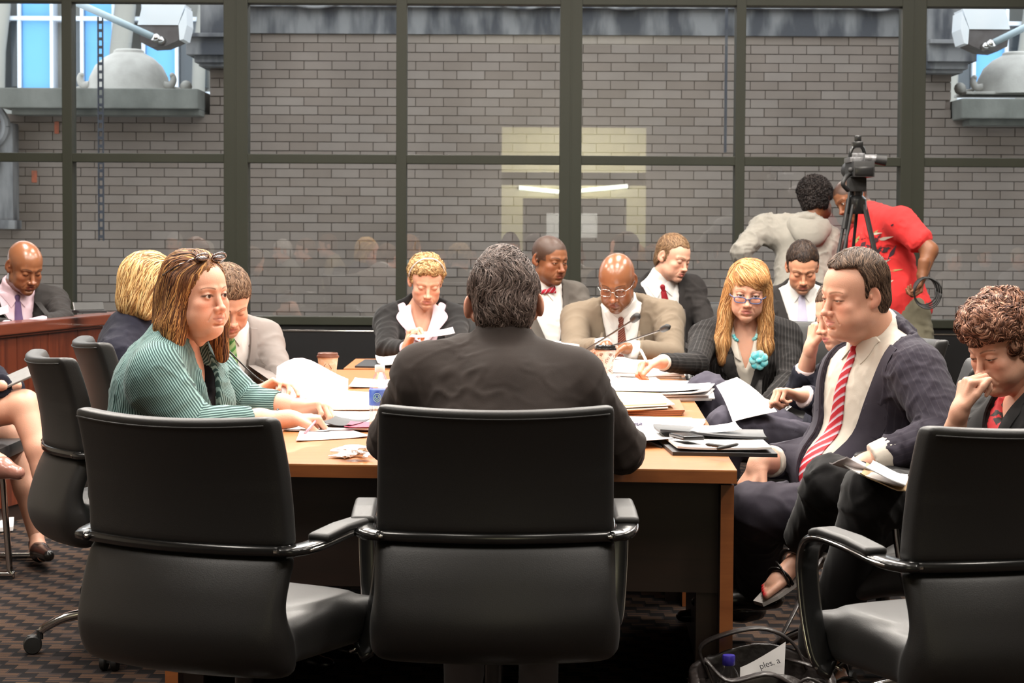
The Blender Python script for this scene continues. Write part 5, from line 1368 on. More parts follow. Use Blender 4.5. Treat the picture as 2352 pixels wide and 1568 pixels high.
for nm, an, toe in (('crossed', P(1850, 1238, 6.35), Vector((-.72, -.35, -.42))), ('floor', P(1900, 1500, 6.0), Vector((.35, -.75, -.28)))):
    toe.normalize(); up_ = Vector((0, 0, 1)); sdv = toe.cross(up_).normalized(); un = sdv.cross(toe)
    ft = SDF(*bounds([an, an + toe * .24], .09), .0036); ft.cap(an + Vector((0, 0, .03)), an + toe * .03 - un * .03, .034, .033, .03); ft.cap(an + toe * .02 - un * .035, an + toe * .13 - un * .055, .034, .030, .03, sq=(un, .8)); ft.cap(an + toe * .12 - un * .058, an + toe * .145 - un * .06, .038, .034, .02, sq=(un, .5))
    for i in range(5):
        o_ = sdv * (-.028 + .0145 * i); ln_ = (.205, .20, .192, .183, .172)[i] if nm == 'crossed' else .19
        ft.cap(an + toe * .135 - un * .060 + o_, an + toe * ln_ - un * .064 + o_ * 1.05, (.0125 if i == 0 else .0085), (.011 if i == 0 else .0078), .004)
    v, q = ft.mesh(); c = np.tile(np.array(SK['fair']), (len(v), 1))
    for i in range(5):
        o_ = sdv * (-.028 + .0145 * i); ln_ = (.205, .20, .192, .183, .172)[i]
        tp = np.array(an + toe * (ln_ + .004) - un * .058 + o_ * 1.05); w = np.clip(1.5 - np.sqrt(((v - tp) ** 2).sum(1)) / .008, 0, 1)[:, None]; c = c * (1 - w) + np.array((.55, .01, .02)) * w
    m.put('foot', [(v, q, c)], M_skin)
    so = MB()
    base = an - un * .078
    cs = [(-.05, .030), (0, .034), (.06, .032), (.12, .042), (.18, .042), (.225, .024)]
    tp = [base + toe * a + sdv * b for a, b in cs] + [base + toe * a - sdv * b for a, b in cs[::-1]]; n = len(tp); bt = [p_ - un * .012 for p_ in tp]
    so.add([p_ - Vector(m.o) for p_ in tp + bt], [tuple(range(n)), tuple(range(2 * n - 1, n - 1, -1))] + [(i, (i + 1) % n, (i + 1) % n + n, i + n) for i in range(n)])
    sol = so.build('sandal', mat('pale_insole', (.45, .42, .40), .6, noise=((30, 30, 30), (.4, .36, .34), .3, .7)), m.t)
    st = MB()
    for a, hgt, sk in ((.13, .052, .012), (.115, .060, -.015), (.07, .078, .02), (.045, .085, -.01)):
        st.tube([base + toe * (a + sk * math.cos(t_)) + sdv * (.040 * math.cos(t_)) + un * (.002 + hgt * math.sin(t_) ** .8) - Vector(m.o) for t_ in [math.pi * i / 12 for i in range(13)]], .009, 6, flat=(1, .35), up=tuple(toe))
    st.build('strap', M_shoe, sol, smooth=True)
tick('feet')
# ---- 5 blonde woman mostly hidden behind the teal woman
navy2 = cloth('dark_navy', (.012, .012, .022), .8, .8)
m = Person('blonde woman facing away in dark navy, half hidden behind the teal-jacketed woman', (350, 664, 7.75), (108, 8, 0), {'skin': 'fair', 'fem': 1, 'neck': .05}, by=85, sc=.97, pel=(300, 1010, 7.8), w=1.0, bust=.5)
m.dress(navy2, R=(P(330, 930, 7.5), P(470, 915, 7.6)), L=(P(430, 900, 8.0), P(520, 900, 7.95)), V=None, h=.010, seed=31, lap=False, collar_up=.0)
m.finish()
def bob(s):
    s.ell((0, .022, .040), (.088, .106, .094), .01); s.ell((0, .055, -.04), (.080, .07, .09), .03)
    for x in (-1, 1): s.cap((x * .062, .012, .02), (x * .066, .02, -.085), .030, .026, .02)
    X, Y, Z = s.grids((slice(None),) * 3); face = np.maximum(np.sqrt((X / .062) ** 2 + ((Z + .012) / .085) ** 2) * .07 - .07, Y + .02)
    s.f = np.maximum(s.f, -face.astype(np.float32))
blond = [(.30, .15, .05), (.55, .32, .12), (.78, .55, .27), (.20, .09, .035), (.66, .42, .18)]
m.hair(bob, blond, N=2600, L=.13, width=.0018, amp=.004, nsc=34, flow=flow_long, lift=.005, seg=8, stretch=(1, 1, .16), seed=5, jit=.15)
sit_legs(m, navy2); tick('blonde')
# ---- 6 man with green striped tie
greyj = cloth('light_grey_suit', (.19, .168, .158), .85, .88)
gtie = cloth('green_striped_tie', (.30, .42, .20), .5, .9, stripe=(30, (.055, .20, .05), .42))
m = Person('man with short brown hair in light grey suit with green striped tie, looking down', (524, 690, 8.3), (22, 34, -3), {'skin': 'fair', 'fat': .5, 'hair': (.09, .045, .025), 'eyes': 0, 'neck': .058, 'lip': (.55, .2, .16)}, by=32, sc=1.0, h=.0025, w=1.08, pel=(500, 1000, 8.5))
WR_ = P(588, 902, 7.78)
m.dress(greyj, R=(P(505, 930, 8.05), WR_), L=(P(655, 905, 8.3), P(620, 925, 7.95)), V=(.22, .10, 0), h=.0085, seed=12, shirt=shirt_w, r=(.062, .055, .042), wr=.005)
m.shirt_collar(shirt_w); m.tie(gtie, z0=.35, w0=.036)
m.hand(WR_, (.85, .1, .35), (.2, -.5, -.6), curl=(.35, .5, .7, .85), thumb=(.35, .25), side=1)
m.finish()
m.hair(crop(.014, .006, fr=.066), [(.05, .026, .016), (.10, .055, .032), (.17, .10, .06), (.25, .16, .10)], N=2600, L=.04, width=.0013, amp=.002, flow=lambda p: (p.x, -.5 if p.z > .07 else .3, -.5), seed=8, jit=.3, lift=.003)
sit_legs(m, greyj); tick('green')
# ---- 7 curly blonde woman
m = Person('woman with short curly blonde hair, black jacket and wide pale pink collar, reading', (978, 646, 10.3), (10, 22, 2), {'skin': 'fair', 'fem': 1, 'hair': (.30, .17, .08), 'brow': (.35, .2, .1), 'eyes': .15, 'neck': .050, 'lip': (.55, .22, .18)}, by=3, sc=.97, h=.0026, w=.95, pel=(970, 930, 10.4), bust=.3)
WR_ = P(935, 800, 10.0)
m.dress(j_bk, R=(P(888, 800, 10.15), WR_), L=(P(1050, 805, 10.15), P(1012, 800, 9.98)), V=(.30, .115, 0), h=.0085, seed=22, shirt=shirt_p, vneck=(.62, .075), wr=.004, lap=False, collar_up=.0)
m.hand(WR_, (.25, -.1, .85), (.6, -.3, -.1), curl=(.9, .9, .9, .9), thumb=(.3, .2), side=-1)
for sg in (-1, 1):
    vv, ff = strip(m.B, m.tree, [(sg * .006, .66), (sg * .030, .80), (sg * .050, .94), (sg * .052, 1.03)], [(sg * .035, .68), (sg * .112, .86), (sg * .118, .93), (sg * .080, 1.01)], off=.010, n=14, m=3)
    m.put('wide_collar', [(vv, ff, None)], shirt_p, col=False, sharp=.8)
m.finish()
def curly2(s):
    s.ell((0, .018, .045), (.086, .098, .086), .01); s.ell((0, -.045, .088), (.060, .040, .026), .02)
    X, Y, Z = s.grids((slice(None),) * 3); ax = np.abs(X)
    face = np.maximum(Z - .070 + .35 * np.clip(ax - .03, 0, 1), Y + .030); low = np.maximum(Z - .002, Y - .0); nape = Z + .055
    ear = np.sqrt(((ax - .085) / .03) ** 2 + ((Y - .012) / .022) ** 2 + ((Z + .004) / .034) ** 2) * .02 - .02
    s.f = np.maximum(s.f, -np.minimum(np.minimum(face, low), np.minimum(nape, ear)).astype(np.float32))
m.hair(curly2, [(.30, .17, .07), (.52, .34, .15), (.70, .50, .26), (.24, .12, .05)], N=4200, L=.055, width=.0015, amp=.008, nsc=48, flow=lambda p: (math.sin(p.z * 85 + p.x * 50), math.cos(p.x * 90) - .2, math.sin(p.y * 95 + p.x * 45)), curl=.003, seg=11, lift=.006, jit=.18, stretch=(1, 1, 1), seed=2)
hb = MB().tube([m.C + m.M @ (Vector((.088 * math.cos(a), -.018 - .02 * math.sin(a), .030 + .108 * math.sin(a))) * m.sc) - Vector(m.o) for a in [math.pi * i / 20 for i in range(21)]], .0035, 6)
hb.build('hair_band', mat('pearl_plastic', (.65, .62, .6), .2, noise=((300, 300, 300), (.4, .38, .36), .45, .6)), m.t, smooth=True)
sit_legs(m, j_bk); tick('curly')
# ---- 8 bow tie man
grey2 = cloth('mid_grey_suit', (.085, .075, .066), .85, .85)
m = Person('man in grey suit with red bow tie, short cropped black hair, looking aside', (1262, 596, 10.6), (38, 10, 0), {'skin': 'brown', 'hair': (.022, .014, .011), 'eyes': .1, 'buzz': .85, 'stubble': .25, 'neck': .054, 'nose': 1.15}, by=14, sc=.97, w=1.0, pel=(1275, 900, 10.65))
m.dress(grey2, R=(P(1225, 800, 10.5), P(1270, 830, 10.3)), L=(P(1362, 790, 10.5), P(1310, 830, 10.3)), V=(.30, .105, 0), h=.009, seed=41, shirt=shirt_w, wr=.005)
m.shirt_collar(shirt_w)
c = m.stree.ray_cast(m.B.T(0, .5, .955), -(m.B.R @ Vector((0, 1, 0))), 1)[0] + m.B.R @ Vector((0, .012, .005))
bt = SDF([q - .085 for q in c], [q + .085 for q in c], .004); Rb = m.B.R
bt.ell(c, (.011, .010, .013), .004, R=Rb)
for x in (-1, 1):
    bt.cap(c, c + Rb @ Vector((x * .052, .002, .003)), .007, .021, .003, sq=(Rb @ Vector((0, 1, 0)), .45), flat=1)
v, q = bt.mesh(); loc_ = (v - np.array(c)) @ np.array(Rb)
m.put('bow_tie', [(v, q, None, loc_[:, 0] + loc_[:, 2])], cloth('red_bow_tie', (.36, .012, .03), .4, .8, stripe=(40, (.45, .38, .42), .16)), col=False)
m.finish()
sit_legs(m, grey2); tick('bowtie')
# ---- 9 bald man tan suit with glasses
tan = cloth('tan_suit', (.165, .130, .095), .85, .88)
ptie = cloth('burgundy_patterned_tie', (.13, .028, .02), .55, .5, stripe=(90, (.26, .11, .07), .3))
m = Person('bald man in a tan suit and rimless glasses, looking down at the table', (1417, 646, 10.0), (-14, 27, 0), {'skin': 'brown', 'hair': (.03, .02, .015), 'eyes': .1, 'neck': .062, 'fat': .35, 'nose': 1.25, 'stubble': .35}, by=-6, sc=1.05, h=.0025, w=1.16, d=1.1, pel=(1440, 930, 10.35), belly=.4)
ER, WR_, EL, WL = P(1322, 812, 9.95), P(1392, 795, 9.72), P(1540, 818, 9.9), P(1440, 800, 9.72)
m.dress(tan, R=(ER, WR_), L=(EL, WL), V=(.28, .095, 0), h=.008, seed=51, shirt=shirt_w, r=(.066, .058, .046), wr=.0065)
m.shirt_collar(shirt_w); m.tie(ptie, z0=.35, w0=.034)
m.hand(WL, (-.9, -.3, -.1), (0, -.3, -1), curl=(.5, .5, .5, .5), side=1); m.hand(WR_, (-.5, -.7, -.3), (0, -.2, -1), curl=(.5, .6, .6, .6), side=1)
m.finish(M_skin_shiny)
def glasses(m, mt, name, label, w=.024, hh=.017, dz=-.004, dy=-.104, tilt=0, full=True, rim=.0012, lens=True):
    g = MB(); T_ = lambda q: m.C + m.M @ (Vector(q) * m.sc)
    for x in (-1, 1):
        pts = [T_((x * (.032 + 0) + w * math.copysign(abs(math.cos(a)) ** .7, math.cos(a)), dy + .010 * ((x * .032 + w * math.cos(a)) / .056) ** 2, dz + hh * math.copysign(abs(math.sin(a)) ** .7, math.sin(a)))) for a in [6.283 * i / 24 for i in range(25)]]
        g.tube(pts, rim, 6)
        g.tube([T_((x * .055, dy + .011, dz + .006)), T_((x * .074, dy + .045, dz + .008)), T_((x * .079, .005, dz + .010))], rim, 6)
    g.tube([T_((-.010, dy + .001, dz + .004)), T_((0, dy - .004, dz + .007)), T_((.010, dy + .001, dz + .004))], rim, 6)
    o = tag(g.build(name, mt, smooth=True), label, 'glasses'); return o
glasses(m, M_chrome, 'glasses', 'rimless glasses on the bald man in the tan suit')
sit_legs(m, tan); tick('tan')
# ---- 10 man with red tie behind
char = cloth('charcoal_suit', (.023, .0205, .020), .8, .8)
rtie = cloth('plain_red_tie', (.25, .012, .02), .5, .75)
m = Person('man in charcoal suit and plain dark red tie, short light brown hair, looking down right', (1545, 592, 11.3), (44, 16, 6), {'skin': 'fair', 'hair': (.16, .09, .045), 'eyes': 0, 'neck': .054}, by=8, sc=.95, w=1.02, pel=(1552, 880, 11.4))
m.dress(char, R=(P(1480, 800, 11.2), P(1520, 830, 10.95)), L=(P(1640, 795, 11.2), P(1590, 820, 10.95)), V=(.3, .10, 0), h=.0095, seed=61, shirt=shirt_w, wr=.005)
m.shirt_collar(shirt_w, spread=.055); m.tie(rtie, z0=.4)
m.finish()
m.hair(crop(.008, .003, fr=.074, rec=.012), [(.10, .055, .03), (.18, .10, .05), (.26, .16, .085)], N=1800, L=.03, width=.0015, amp=.0012, flow=lambda p: (p.x * 2, -.6 if p.z > .07 else .2, -.5), seed=3)
sit_legs(m, char); tick('redtie')
# ---- 11 woman with pinstripe jacket
pin = cloth('black_pinstripe', (.011, .010, .010), .8, .8, stripe=(75, (.050, .046, .045), .12))
m = Person('woman with long strawberry blonde hair, blue glasses and black pinstripe jacket', (1718, 668, 9.2), (-6, 12, 4), {'skin': 'fair', 'fem': 1, 'hair': (.25, .11, .04), 'brow': (.22, .10, .05), 'eyes': .8, 'gaze': (.03, -1, .22), 'iris': (.06, .05, .04), 'neck': .048, 'lip': (.52, .19, .16)}, by=-6, sc=1.0, h=.0024, w=.98, pel=(1715, 960, 9.35), bust=.5)
ER, WR_, EL, WL = P(1600, 835, 8.95), P(1518, 832, 8.62), P(1812, 875, 9.1), P(1755, 935, 8.9)
m.dress(pin, R=(ER, WR_), L=(EL, WL), V=(.30, .085, 0), h=.0078, seed=71, shirt=shirt_c, vneck=(.58, .05), stripes=True, wr=.0045, lapw=.055, r=(.056, .048, .038))
m.hand(WR_, (-.9, -.35, -.1), (0, -.3, -1), curl=(.8, .85, .9, .9), thumb=(.3, .3), side=1, nails=(.5, .06, .18))
m.hand(WL, (-.6, -.6, -.1), (0, 0, -1), side=-1)
for sg in (-1, 1):
    vv, ff = strip(m.B, m.stree, [(sg * .010, .66), (sg * .020, .85), (sg * .040, 1.0)], [(sg * .045, .72), (sg * .066, .86), (sg * .072, .98)], off=.010, n=10, m=3)
    m.put('shirt_collar', [(vv, ff, None)], shirt_c, col=False, sharp=.8)
turq = mat('turquoise', (.10, .50, .56), .35, noise=((60, 60, 60), (.30, .62, .62), .45, .6))
nk = MB()
for i in range(17):
    a = math.pi * (1.12 + .76 * i / 16); p_ = m.B.T(.052 * math.cos(a), .10 + .03 * -math.sin(a), .965 + .12 * math.sin(a))
    hit = m.stree.ray_cast(m.B.T(.052 * math.cos(a), .5, .965 + .12 * math.sin(a)), -(m.B.R @ Vector((0, 1, 0))), 1)[0]
    nk.ell((hit or p_) + m.B.R @ Vector((0, .01, 0)) - Vector(m.o), (.0085,) * 3, 8)
nk.build('necklace', turq, m.t, smooth=True)
br = MB(); bc_ = m.tree.ray_cast(m.B.T(-.055, .5, .70), -(m.B.R @ Vector((0, 1, 0))), 1)[0] or m.B.T(-.055, .14, .70)
for i in range(7):
    a = 6.283 * i / 7; br.ell(bc_ + m.B.R @ Vector((.022 * math.cos(a), .022, .024 * math.sin(a))) - Vector(m.o), (.020, .007, .020), 10)
br.ell(bc_ + m.B.R @ Vector((0, .028, 0)) - Vector(m.o), (.013,) * 3, 10)
br.build('flower_brooch', turq, m.t, smooth=True)
m.finish()
def longblond(s):
    s.ell((0, .018, .042), (.088, .102, .092), .01); s.ell((.012, -.052, .066), (.060, .040, .036), .03); s.ell((0, .05, -.04), (.08, .06, .1), .03)
    for x in (-1, 1):
        s.cap((x * .068, -.012, .03), (x * .082, -.016, -.10), .026, .028, .02); s.cap((x * .082, -.016, -.10), (x * .092, -.050, -.23), .028, .030, .02); s.cap((x * .092, -.05, -.22), (x * .085, -.075, -.30), .030, .014, .02)
    X, Y, Z = s.grids((slice(None),) * 3); ax = np.abs(X)
    face = np.maximum(np.sqrt((X / .056) ** 2 + ((Z + .035 + .25 * X) / .080) ** 2) * .06 - .06, Y + .03); neck = np.maximum(np.sqrt(X * X + (Y - .02) ** 2) - .05, Z + .05)
    chest = np.maximum(.045 - .0 - ax, -.0 + .045 - ax); chest = np.maximum(ax - .045, np.maximum(Z + .09, Y - .01))
    s.f = np.maximum(s.f, -np.minimum(np.minimum(face, neck), chest).astype(np.float32))
m.hair(longblond, [(.20, .085, .032), (.36, .17, .06), (.50, .26, .10), (.64, .39, .18), (.42, .20, .07)], N=4600, L=.17, width=.0014, amp=.005, nsc=36, flow=lambda p: (p.x * 1.5 + .25 * math.sin(p.z * 50) + (1.3 if (p.y < -.02 and p.z > .03) else 0), -.9 if (p.z > .05 and p.y < 0) else .05, -.25 if p.z > .11 else -1), lo=(-.15, -.14, -.33), hi=(.15, .16, .16), lift=.005, seg=9, stretch=(1, 1, .16), seed=9, jit=.12)
glasses(m, mat('blue_frame', (.05, .07, .16), .2, noise=((90, 90, 90), (.10, .12, .24), .3, .7)), 'glasses', 'blue-framed reading glasses low on the nose of the pinstripe-jacketed woman', w=.024, hh=.012, dz=-.016, dy=-.107, rim=.0026)
sit_legs(m, pin); tick('pin')
# ---- 12 man with lavender tie
m = Person('dark-haired man in charcoal suit and lavender tie, looking down, behind the pinstripe woman', (1843, 614, 10.85), (-3, 26, 0), {'skin': 'tan', 'hair': (.02, .012, .01), 'eyes': .05, 'neck': .054, 'stubble': .3}, by=-4, sc=.98, w=1.0, pel=(1845, 900, 10.9))
m.dress(char, R=(P(1770, 800, 10.8), P(1800, 830, 10.5)), L=(P(1915, 800, 10.8), P(1880, 830, 10.5)), V=(.3, .11, 0), h=.0095, seed=81, shirt=shirt_w, wr=.005)
m.shirt_collar(shirt_w, spread=.05); m.tie(cloth('lavender_tie', (.42, .40, .52), .45, .85), z0=.35, w0=.04, w1=.026)
m.finish()
m.hair(crop(.012, .004, fr=.070, rec=.010), [(.012, .007, .006), (.03, .018, .013), (.06, .035, .022)], N=1800, L=.03, width=.0015, amp=.0015, flow=lambda p: (p.x * 2, -.6 if p.z > .07 else .2, -.5), seed=5)
sit_legs(m, char); tick('lav')
# ---- 13 man in grey hoodie, back turned
hood = cloth('grey_fleece', (.26, .245, .215), .95, .85, weave=300, sheen=.3)
m = Person('man in grey hooded sweatshirt with black curly hair, back turned, bending by the window', (1876, 460, 12.55), (150, 18, 14), {'skin': 'brown', 'hair': (.01, .01, .01), 'neck': .052}, N=(1858, 520, 12.5), pel=(1832, 735, 12.25), by=172, sc=.98, w=1.02, SR=(1905, 548, 12.45), SL=(1752, 520, 12.45))
def hoodx(S_, B):
    S_.ell(B.T(0, -.075, .93), (.115, .050, .075), .03, B.R); S_.ell(B.T(0, -.10, .82), (.085, .035, .085), .03, B.R)
    S_.ell(B.T(0, -.125, .96), (.07, .03, .035), .02, B.R, op='s')
EL, WL = P(1703, 578, 12.3), P(1712, 640, 12.5); ER, WR_ = P(1935, 620, 12.6), P(1930, 600, 12.9)
m.dress(hood, R=(ER, WR_), L=(EL, WL), V=None, h=.008, seed=91, r=(.062, .058, .044), wr=.009, lap=False, collar_up=.0, jname='hoodie', hem=.02, extra=hoodx, end=1.0)
m.hand(WL, (.3, .3, -.9), (.9, .2, .1), curl=(.4, .4, .4, .4), side=1)
m.finish(); B_ = m.B
hs = SDF(*bounds([B_.T(x, y, z) for x in (-.15, .15) for y in (-.2, .05) for z in (.6, 1.1)], .05), .007)
hs.ell(B_.T(0, -.110, .90), (.130, .062, .085), .02, B_.R); hs.ell(B_.T(.01, -.135, .80), (.095, .045, .075), .04, B_.R); hs.ell(B_.T(0, -.105, 1.00), (.092, .075, .062), .012, B_.R, op='s'); hs.ell(B_.T(0, -.02, .84), (.10, .07, .12), .01, B_.R, op='s')
v, q = hs.mesh(); m.put('hood', [(wrinkle(relax(v, q, 2), q, .006, 16, 4), q, None)], hood, col=False)
hm = MB().tube([B_.T(.168 * math.cos(a), .128 * math.sin(a), .05) - Vector(m.o) for a in [6.283 * i / 30 for i in range(31)]], .020, 8); hm.build('hem_band', hood, m.t, smooth=True)
def afro(s):
    s.ell((0, .020, .045), (.094, .108, .094), .01); s.ell((0, .04, -.03), (.07, .065, .07), .03)
    X, Y, Z = s.grids((slice(None),) * 3); ax = np.abs(X); face = np.maximum(Z - .068, Y + .03); low = np.maximum(Z - .0, Y - .0); nape = Z + .07
    s.f = np.maximum(s.f, -np.minimum(np.minimum(face, low), nape).astype(np.float32))
m.hair(afro, [(.010, .008, .008), (.022, .017, .016), (.04, .032, .03)], N=3000, L=.025, width=.0025, amp=.006, nsc=60, flow=lambda p: (p.x * 3, p.y * 3, .1), curl=.006, seg=7, lift=.006, jit=.9, stretch=(1, 1, 1), seed=2)
dk = cloth('black_jeans', (.010, .010, .012), .85, .8)
m.legs(dk, (P(1875, 880, 12.3), P(1880, 1020, 12.2), (0, 1, 0)), (P(1800, 880, 12.3), P(1795, 1020, 12.2), (0, 1, 0)), r=(.095, .07, .055)); tick('hoodie')
# ---- 14 man in red t-shirt
red = cloth('red_tshirt', (.72, .045, .045), .9, .9, weave=400)
m = Person('heavy man in a red printed t-shirt and khaki trousers, bending over behind the tripod', (1958, 456, 12.4), (-66, 28, -20), {'skin': 'brown', 'fat': .6, 'hair': (.02, .012, .01), 'buzz': .8, 'neck': .058}, N=(1998, 495, 12.3), pel=(2062, 720, 12.25), by=-52, sc=1.02, w=1.15, d=1.25, belly=1.0, SL=(2068, 508, 12.05), SR=(1985, 530, 12.6), h=.003)
EL, WL = P(2135, 575, 11.95), P(2118, 632, 11.9); ER, WR_ = P(1960, 640, 12.6), P(1940, 700, 12.5)
m.dress(red, L=(m.SL + (EL - m.SL) * .60, m.SL + (EL - m.SL) * .72), R=(m.SR + (ER - m.SR) * .60, m.SR + (ER - m.SR) * .72), V=None, h=.008, seed=101, r=(.080, .074, .072), wr=.008, lap=False, collar_up=.0, jname='tshirt', hem=-.10, end=1.0, cuffs=False)
m.parts.append(limb_mesh([m.SL + (EL - m.SL) * .5, EL, WL], [.050, .046, .032], 'brown')); m.parts.append(limb_mesh([m.SR, ER, WR_], [.050, .046, .032], 'brown'))
m.hand(WL, (-.15, 0, -1), (-.8, 0, .1), curl=(.7, .8, .9, .9), side=-1, wr=.030)
# printed graphic: black and pale abstract shapes, flat on the shirt front
bv_ = m.tree; gm = []; gc = []
rr_ = random.Random(4); f_ = (P(2010, 590, 11.5) - P(2010, 590, 13)).normalized()
GV = []; GF = []; GC = []
for i in range(34):
    px_, py_ = rr_.gauss(2008, 20), rr_.gauss(575, 38) ; a = rr_.uniform(-1.2, -.1); l = rr_.uniform(8, 26); w_ = rr_.uniform(2, 6)
    colr = rr_.choice([(.03, .015, .02), (.04, .02, .03), (.06, .02, .03), (.55, .50, .42), (.35, .33, .12)])
    quad = []
    for u_, v_ in ((-l, -w_ * .3), (0, -w_), (l, 0), (0, w_)):
        q_ = (px_ + u_ * math.cos(a) - v_ * math.sin(a), py_ + u_ * math.sin(a) + v_ * math.cos(a)); o_ = P(*q_, 11.3); hit = bv_.ray_cast(o_, (P(*q_, 13) - o_).normalized(), 2)[0]
        if hit is None: break
        quad.append(hit - (P(*q_, 13) - o_).normalized() * (.003 + .0004 * (i % 5)))
    if len(quad) == 4:
        b_ = len(GV); GV += [tuple(q) for q in quad]; GF.append((b_, b_ + 1, b_ + 2, b_ + 3)); GC += [colr] * 4
if GV: m.put('printed_graphic', [(GV, GF, GC)], mat('shirt_print', rough=.8, attr='Col', noise=((90, 90, 90), (.2, .02, .02), .6, .9)), parent=m.jacket)
m.finish()
khaki = cloth('khaki_trousers', (.17, .155, .11), .9, .85, weave=350)
m.legs(khaki, (P(2050, 880, 12.5), P(2050, 1040, 12.5), (-1, -.3, 0)), (P(2120, 870, 12.1), P(2130, 1030, 12.1), (-1, -.3, 0)), r=(.115, .085, .06))
cb = MB()
for j in range(4):
    c_ = P(2124, 668, 11.86) + Vector((.004 * j, -.01 * j, -.004 * j)); cb.tube([c_ + Vector(((.062 + .004 * j) * math.cos(a), .012 * math.sin(3 * a + j), (.075 + .003 * j) * math.sin(a))) for a in [6.283 * i / 28 for i in range(29)]], .0045, 6)
cb.tube(spline([P(2148, 662, 11.86), P(2150, 690, 11.86), P(2146, 700, 11.86)], 6), .006, 6)
tag(cb.build('cable_coil', M_rubber, smooth=True), 'coil of black cable hanging from the hand of the red-shirted man', 'cable'); tick('red')
# ---- 15 man hidden behind the big man, face on hand
nv = cloth('navy_plain', (.016, .016, .026), .8, .8); gt = cloth('blue_grey_trousers', (.060, .055, .075), .85, .85)
m = Person('man in navy suit with pink tie, face on his hand, behind the large man', (1936, 722, 7.85), (-66, 14, -4), {'skin': 'fair', 'hair': (.05, .03, .02), 'eyes': 0, 'neck': .055, 'lip': (.6, .2, .18), 'nose': 1.1}, by=-60, sc=1.0, w=1.0, N=(1965, 820, 7.95), pel=(1935, 1050, 7.9), belly=.3, SR=(1935, 860, 8.15))
ER, WR_, EL, WL = P(1838, 905, 8.05), P(1862, 800, 7.95), P(1900, 935, 7.62), P(1842, 908, 7.55)
m.dress(nv, R=(ER, ER + (WR_ - ER) * .62), L=(EL, WL), V=(.25, .08, 0), h=.009, seed=111, shirt=cloth('pink_white_shirt', (.60, .50, .50), .8, .95), r=(.062, .056, .046), wr=.005, end=.9)
m.tie(cloth('pink_tie', (.50, .12, .15), .5, .85), z0=.2)
m.parts.append(limb_mesh([ER + (WR_ - ER) * .45, WR_], [.036, .024], 'fair'))
m.hand(WR_, (.18, .0, .95), (.7, .2, 0), curl=(.25, .7, .9, 1.0), thumb=(.5, .1), side=-1)
m.hand(WL, (-.8, -.2, .15), (0, -.2, -1), curl=(1.1, 1.1, 1.1, 1.1), thumb=(.3, .5), side=-1)
m.finish()
m.hair(crop(.012, .006), [(.05, .03, .02), (.10, .06, .04)], N=600, L=.03, width=.0018)
m.legs(gt, (P(1622, 905, 8.2), P(1650, 1080, 8.1), (-1, 0, 0)), (P(1668, 985, 7.6), P(1640, 1150, 7.7), (-1, 0, 0)), r=(.10, .078, .055), h=.0095); tick('hidden')
# ---- 16 man on the dais
m = Person('bald man in dark suit and purple tie reading behind the dais at far left', (56, 612, 10.65), (40, 24, 0), {'skin': 'brown', 'hair': (.02, .015, .01), 'eyes': 0, 'neck': .060, 'fat': .3, 'nose': 1.15, 'buzz': .0}, by=22, sc=1.02, w=1.1, pel=(40, 880, 10.8))
m.dress(char, R=(P(-55, 750, 10.6), P(20, 752, 10.2)), L=(P(145, 735, 10.6), P(70, 748, 10.25)), V=(.25, .095, 0), h=.0095, seed=121, shirt=shirt_p, wr=.005)
m.shirt_collar(shirt_p); m.tie(cloth('purple_tie', (.13, .08, .17), .45, .8), z0=.3, w0=.034)
m.hand(P(20, 752, 10.2), (.8, -.4, 0), (0, 0, -1)); m.finish(M_skin_shiny); sit_legs(m, char)
pn = MB().ell(m.B.T(-.085, .128, .72), (.009, .004, .009), 8); pn.build('lapel_pin', MATS['gold'], smooth=True); q = bpy.data.objects['lapel_pin']; q.parent = m.t; q.location = -Vector(m.o); tick('dais')
# ---- 17 woman at far left, only legs, sleeve and tablet in view
m = Person('woman at far left edge with crossed bare legs and black heels, holding a tablet', (-95, 690, 8.65), (60, 20, 0), {'skin': 'fair', 'fem': 1, 'neck': .048}, by=70, sc=.96, w=.95, pel=(-130, 985, 8.65), h=.0045)
WR_ = P(5, 885, 8.4)
m.dress(navy2, R=(P(-20, 890, 8.5), WR_), L=(P(10, 900, 8.75), P(40, 885, 8.7)), V=None, h=.010, seed=131, r=(.062, .060, .05), lap=False, collar_up=0)
m.hair(bob, [(.05, .03, .02), (.1, .06, .03)], N=300, L=.1)
sk = SDF(*bounds([P(-130, 985, 8.65), P(20, 950, 8.5)], .16), .01)
sk.cap(P(-130, 985, 8.55), P(-10, 925, 8.45), .105, .080, .03, flat=1); sk.cap(P(-130, 985, 8.75), P(-10, 985, 8.75), .10, .078, .03, flat=1); v, q = sk.mesh(); m.put('skirt', [(v, q, None)], navy2, col=False)
m.parts.append(limb_mesh([P(-60, 945, 8.5), P(55, 932, 8.45), P(92, 1030, 8.40), P(102, 1130, 8.36)], [.078, .062, .056, .032], 'fair'))
m.parts.append(limb_mesh([P(-60, 1000, 8.75), P(22, 1000, 8.75), P(62, 1120, 8.72), P(84, 1235, 8.70)], [.075, .058, .052, .030], 'fair'))
m.parts.append(limb_mesh([P(102, 1125, 8.36), P(112, 1165, 8.32), P(125, 1195, 8.25)], [.031, .034, .026], 'fair', h=.004)); m.parts.append(limb_mesh([P(84, 1228, 8.70), P(88, 1262, 8.66), P(100, 1276, 8.52)], [.029, .032, .024], 'fair', h=.004))
m.finish()
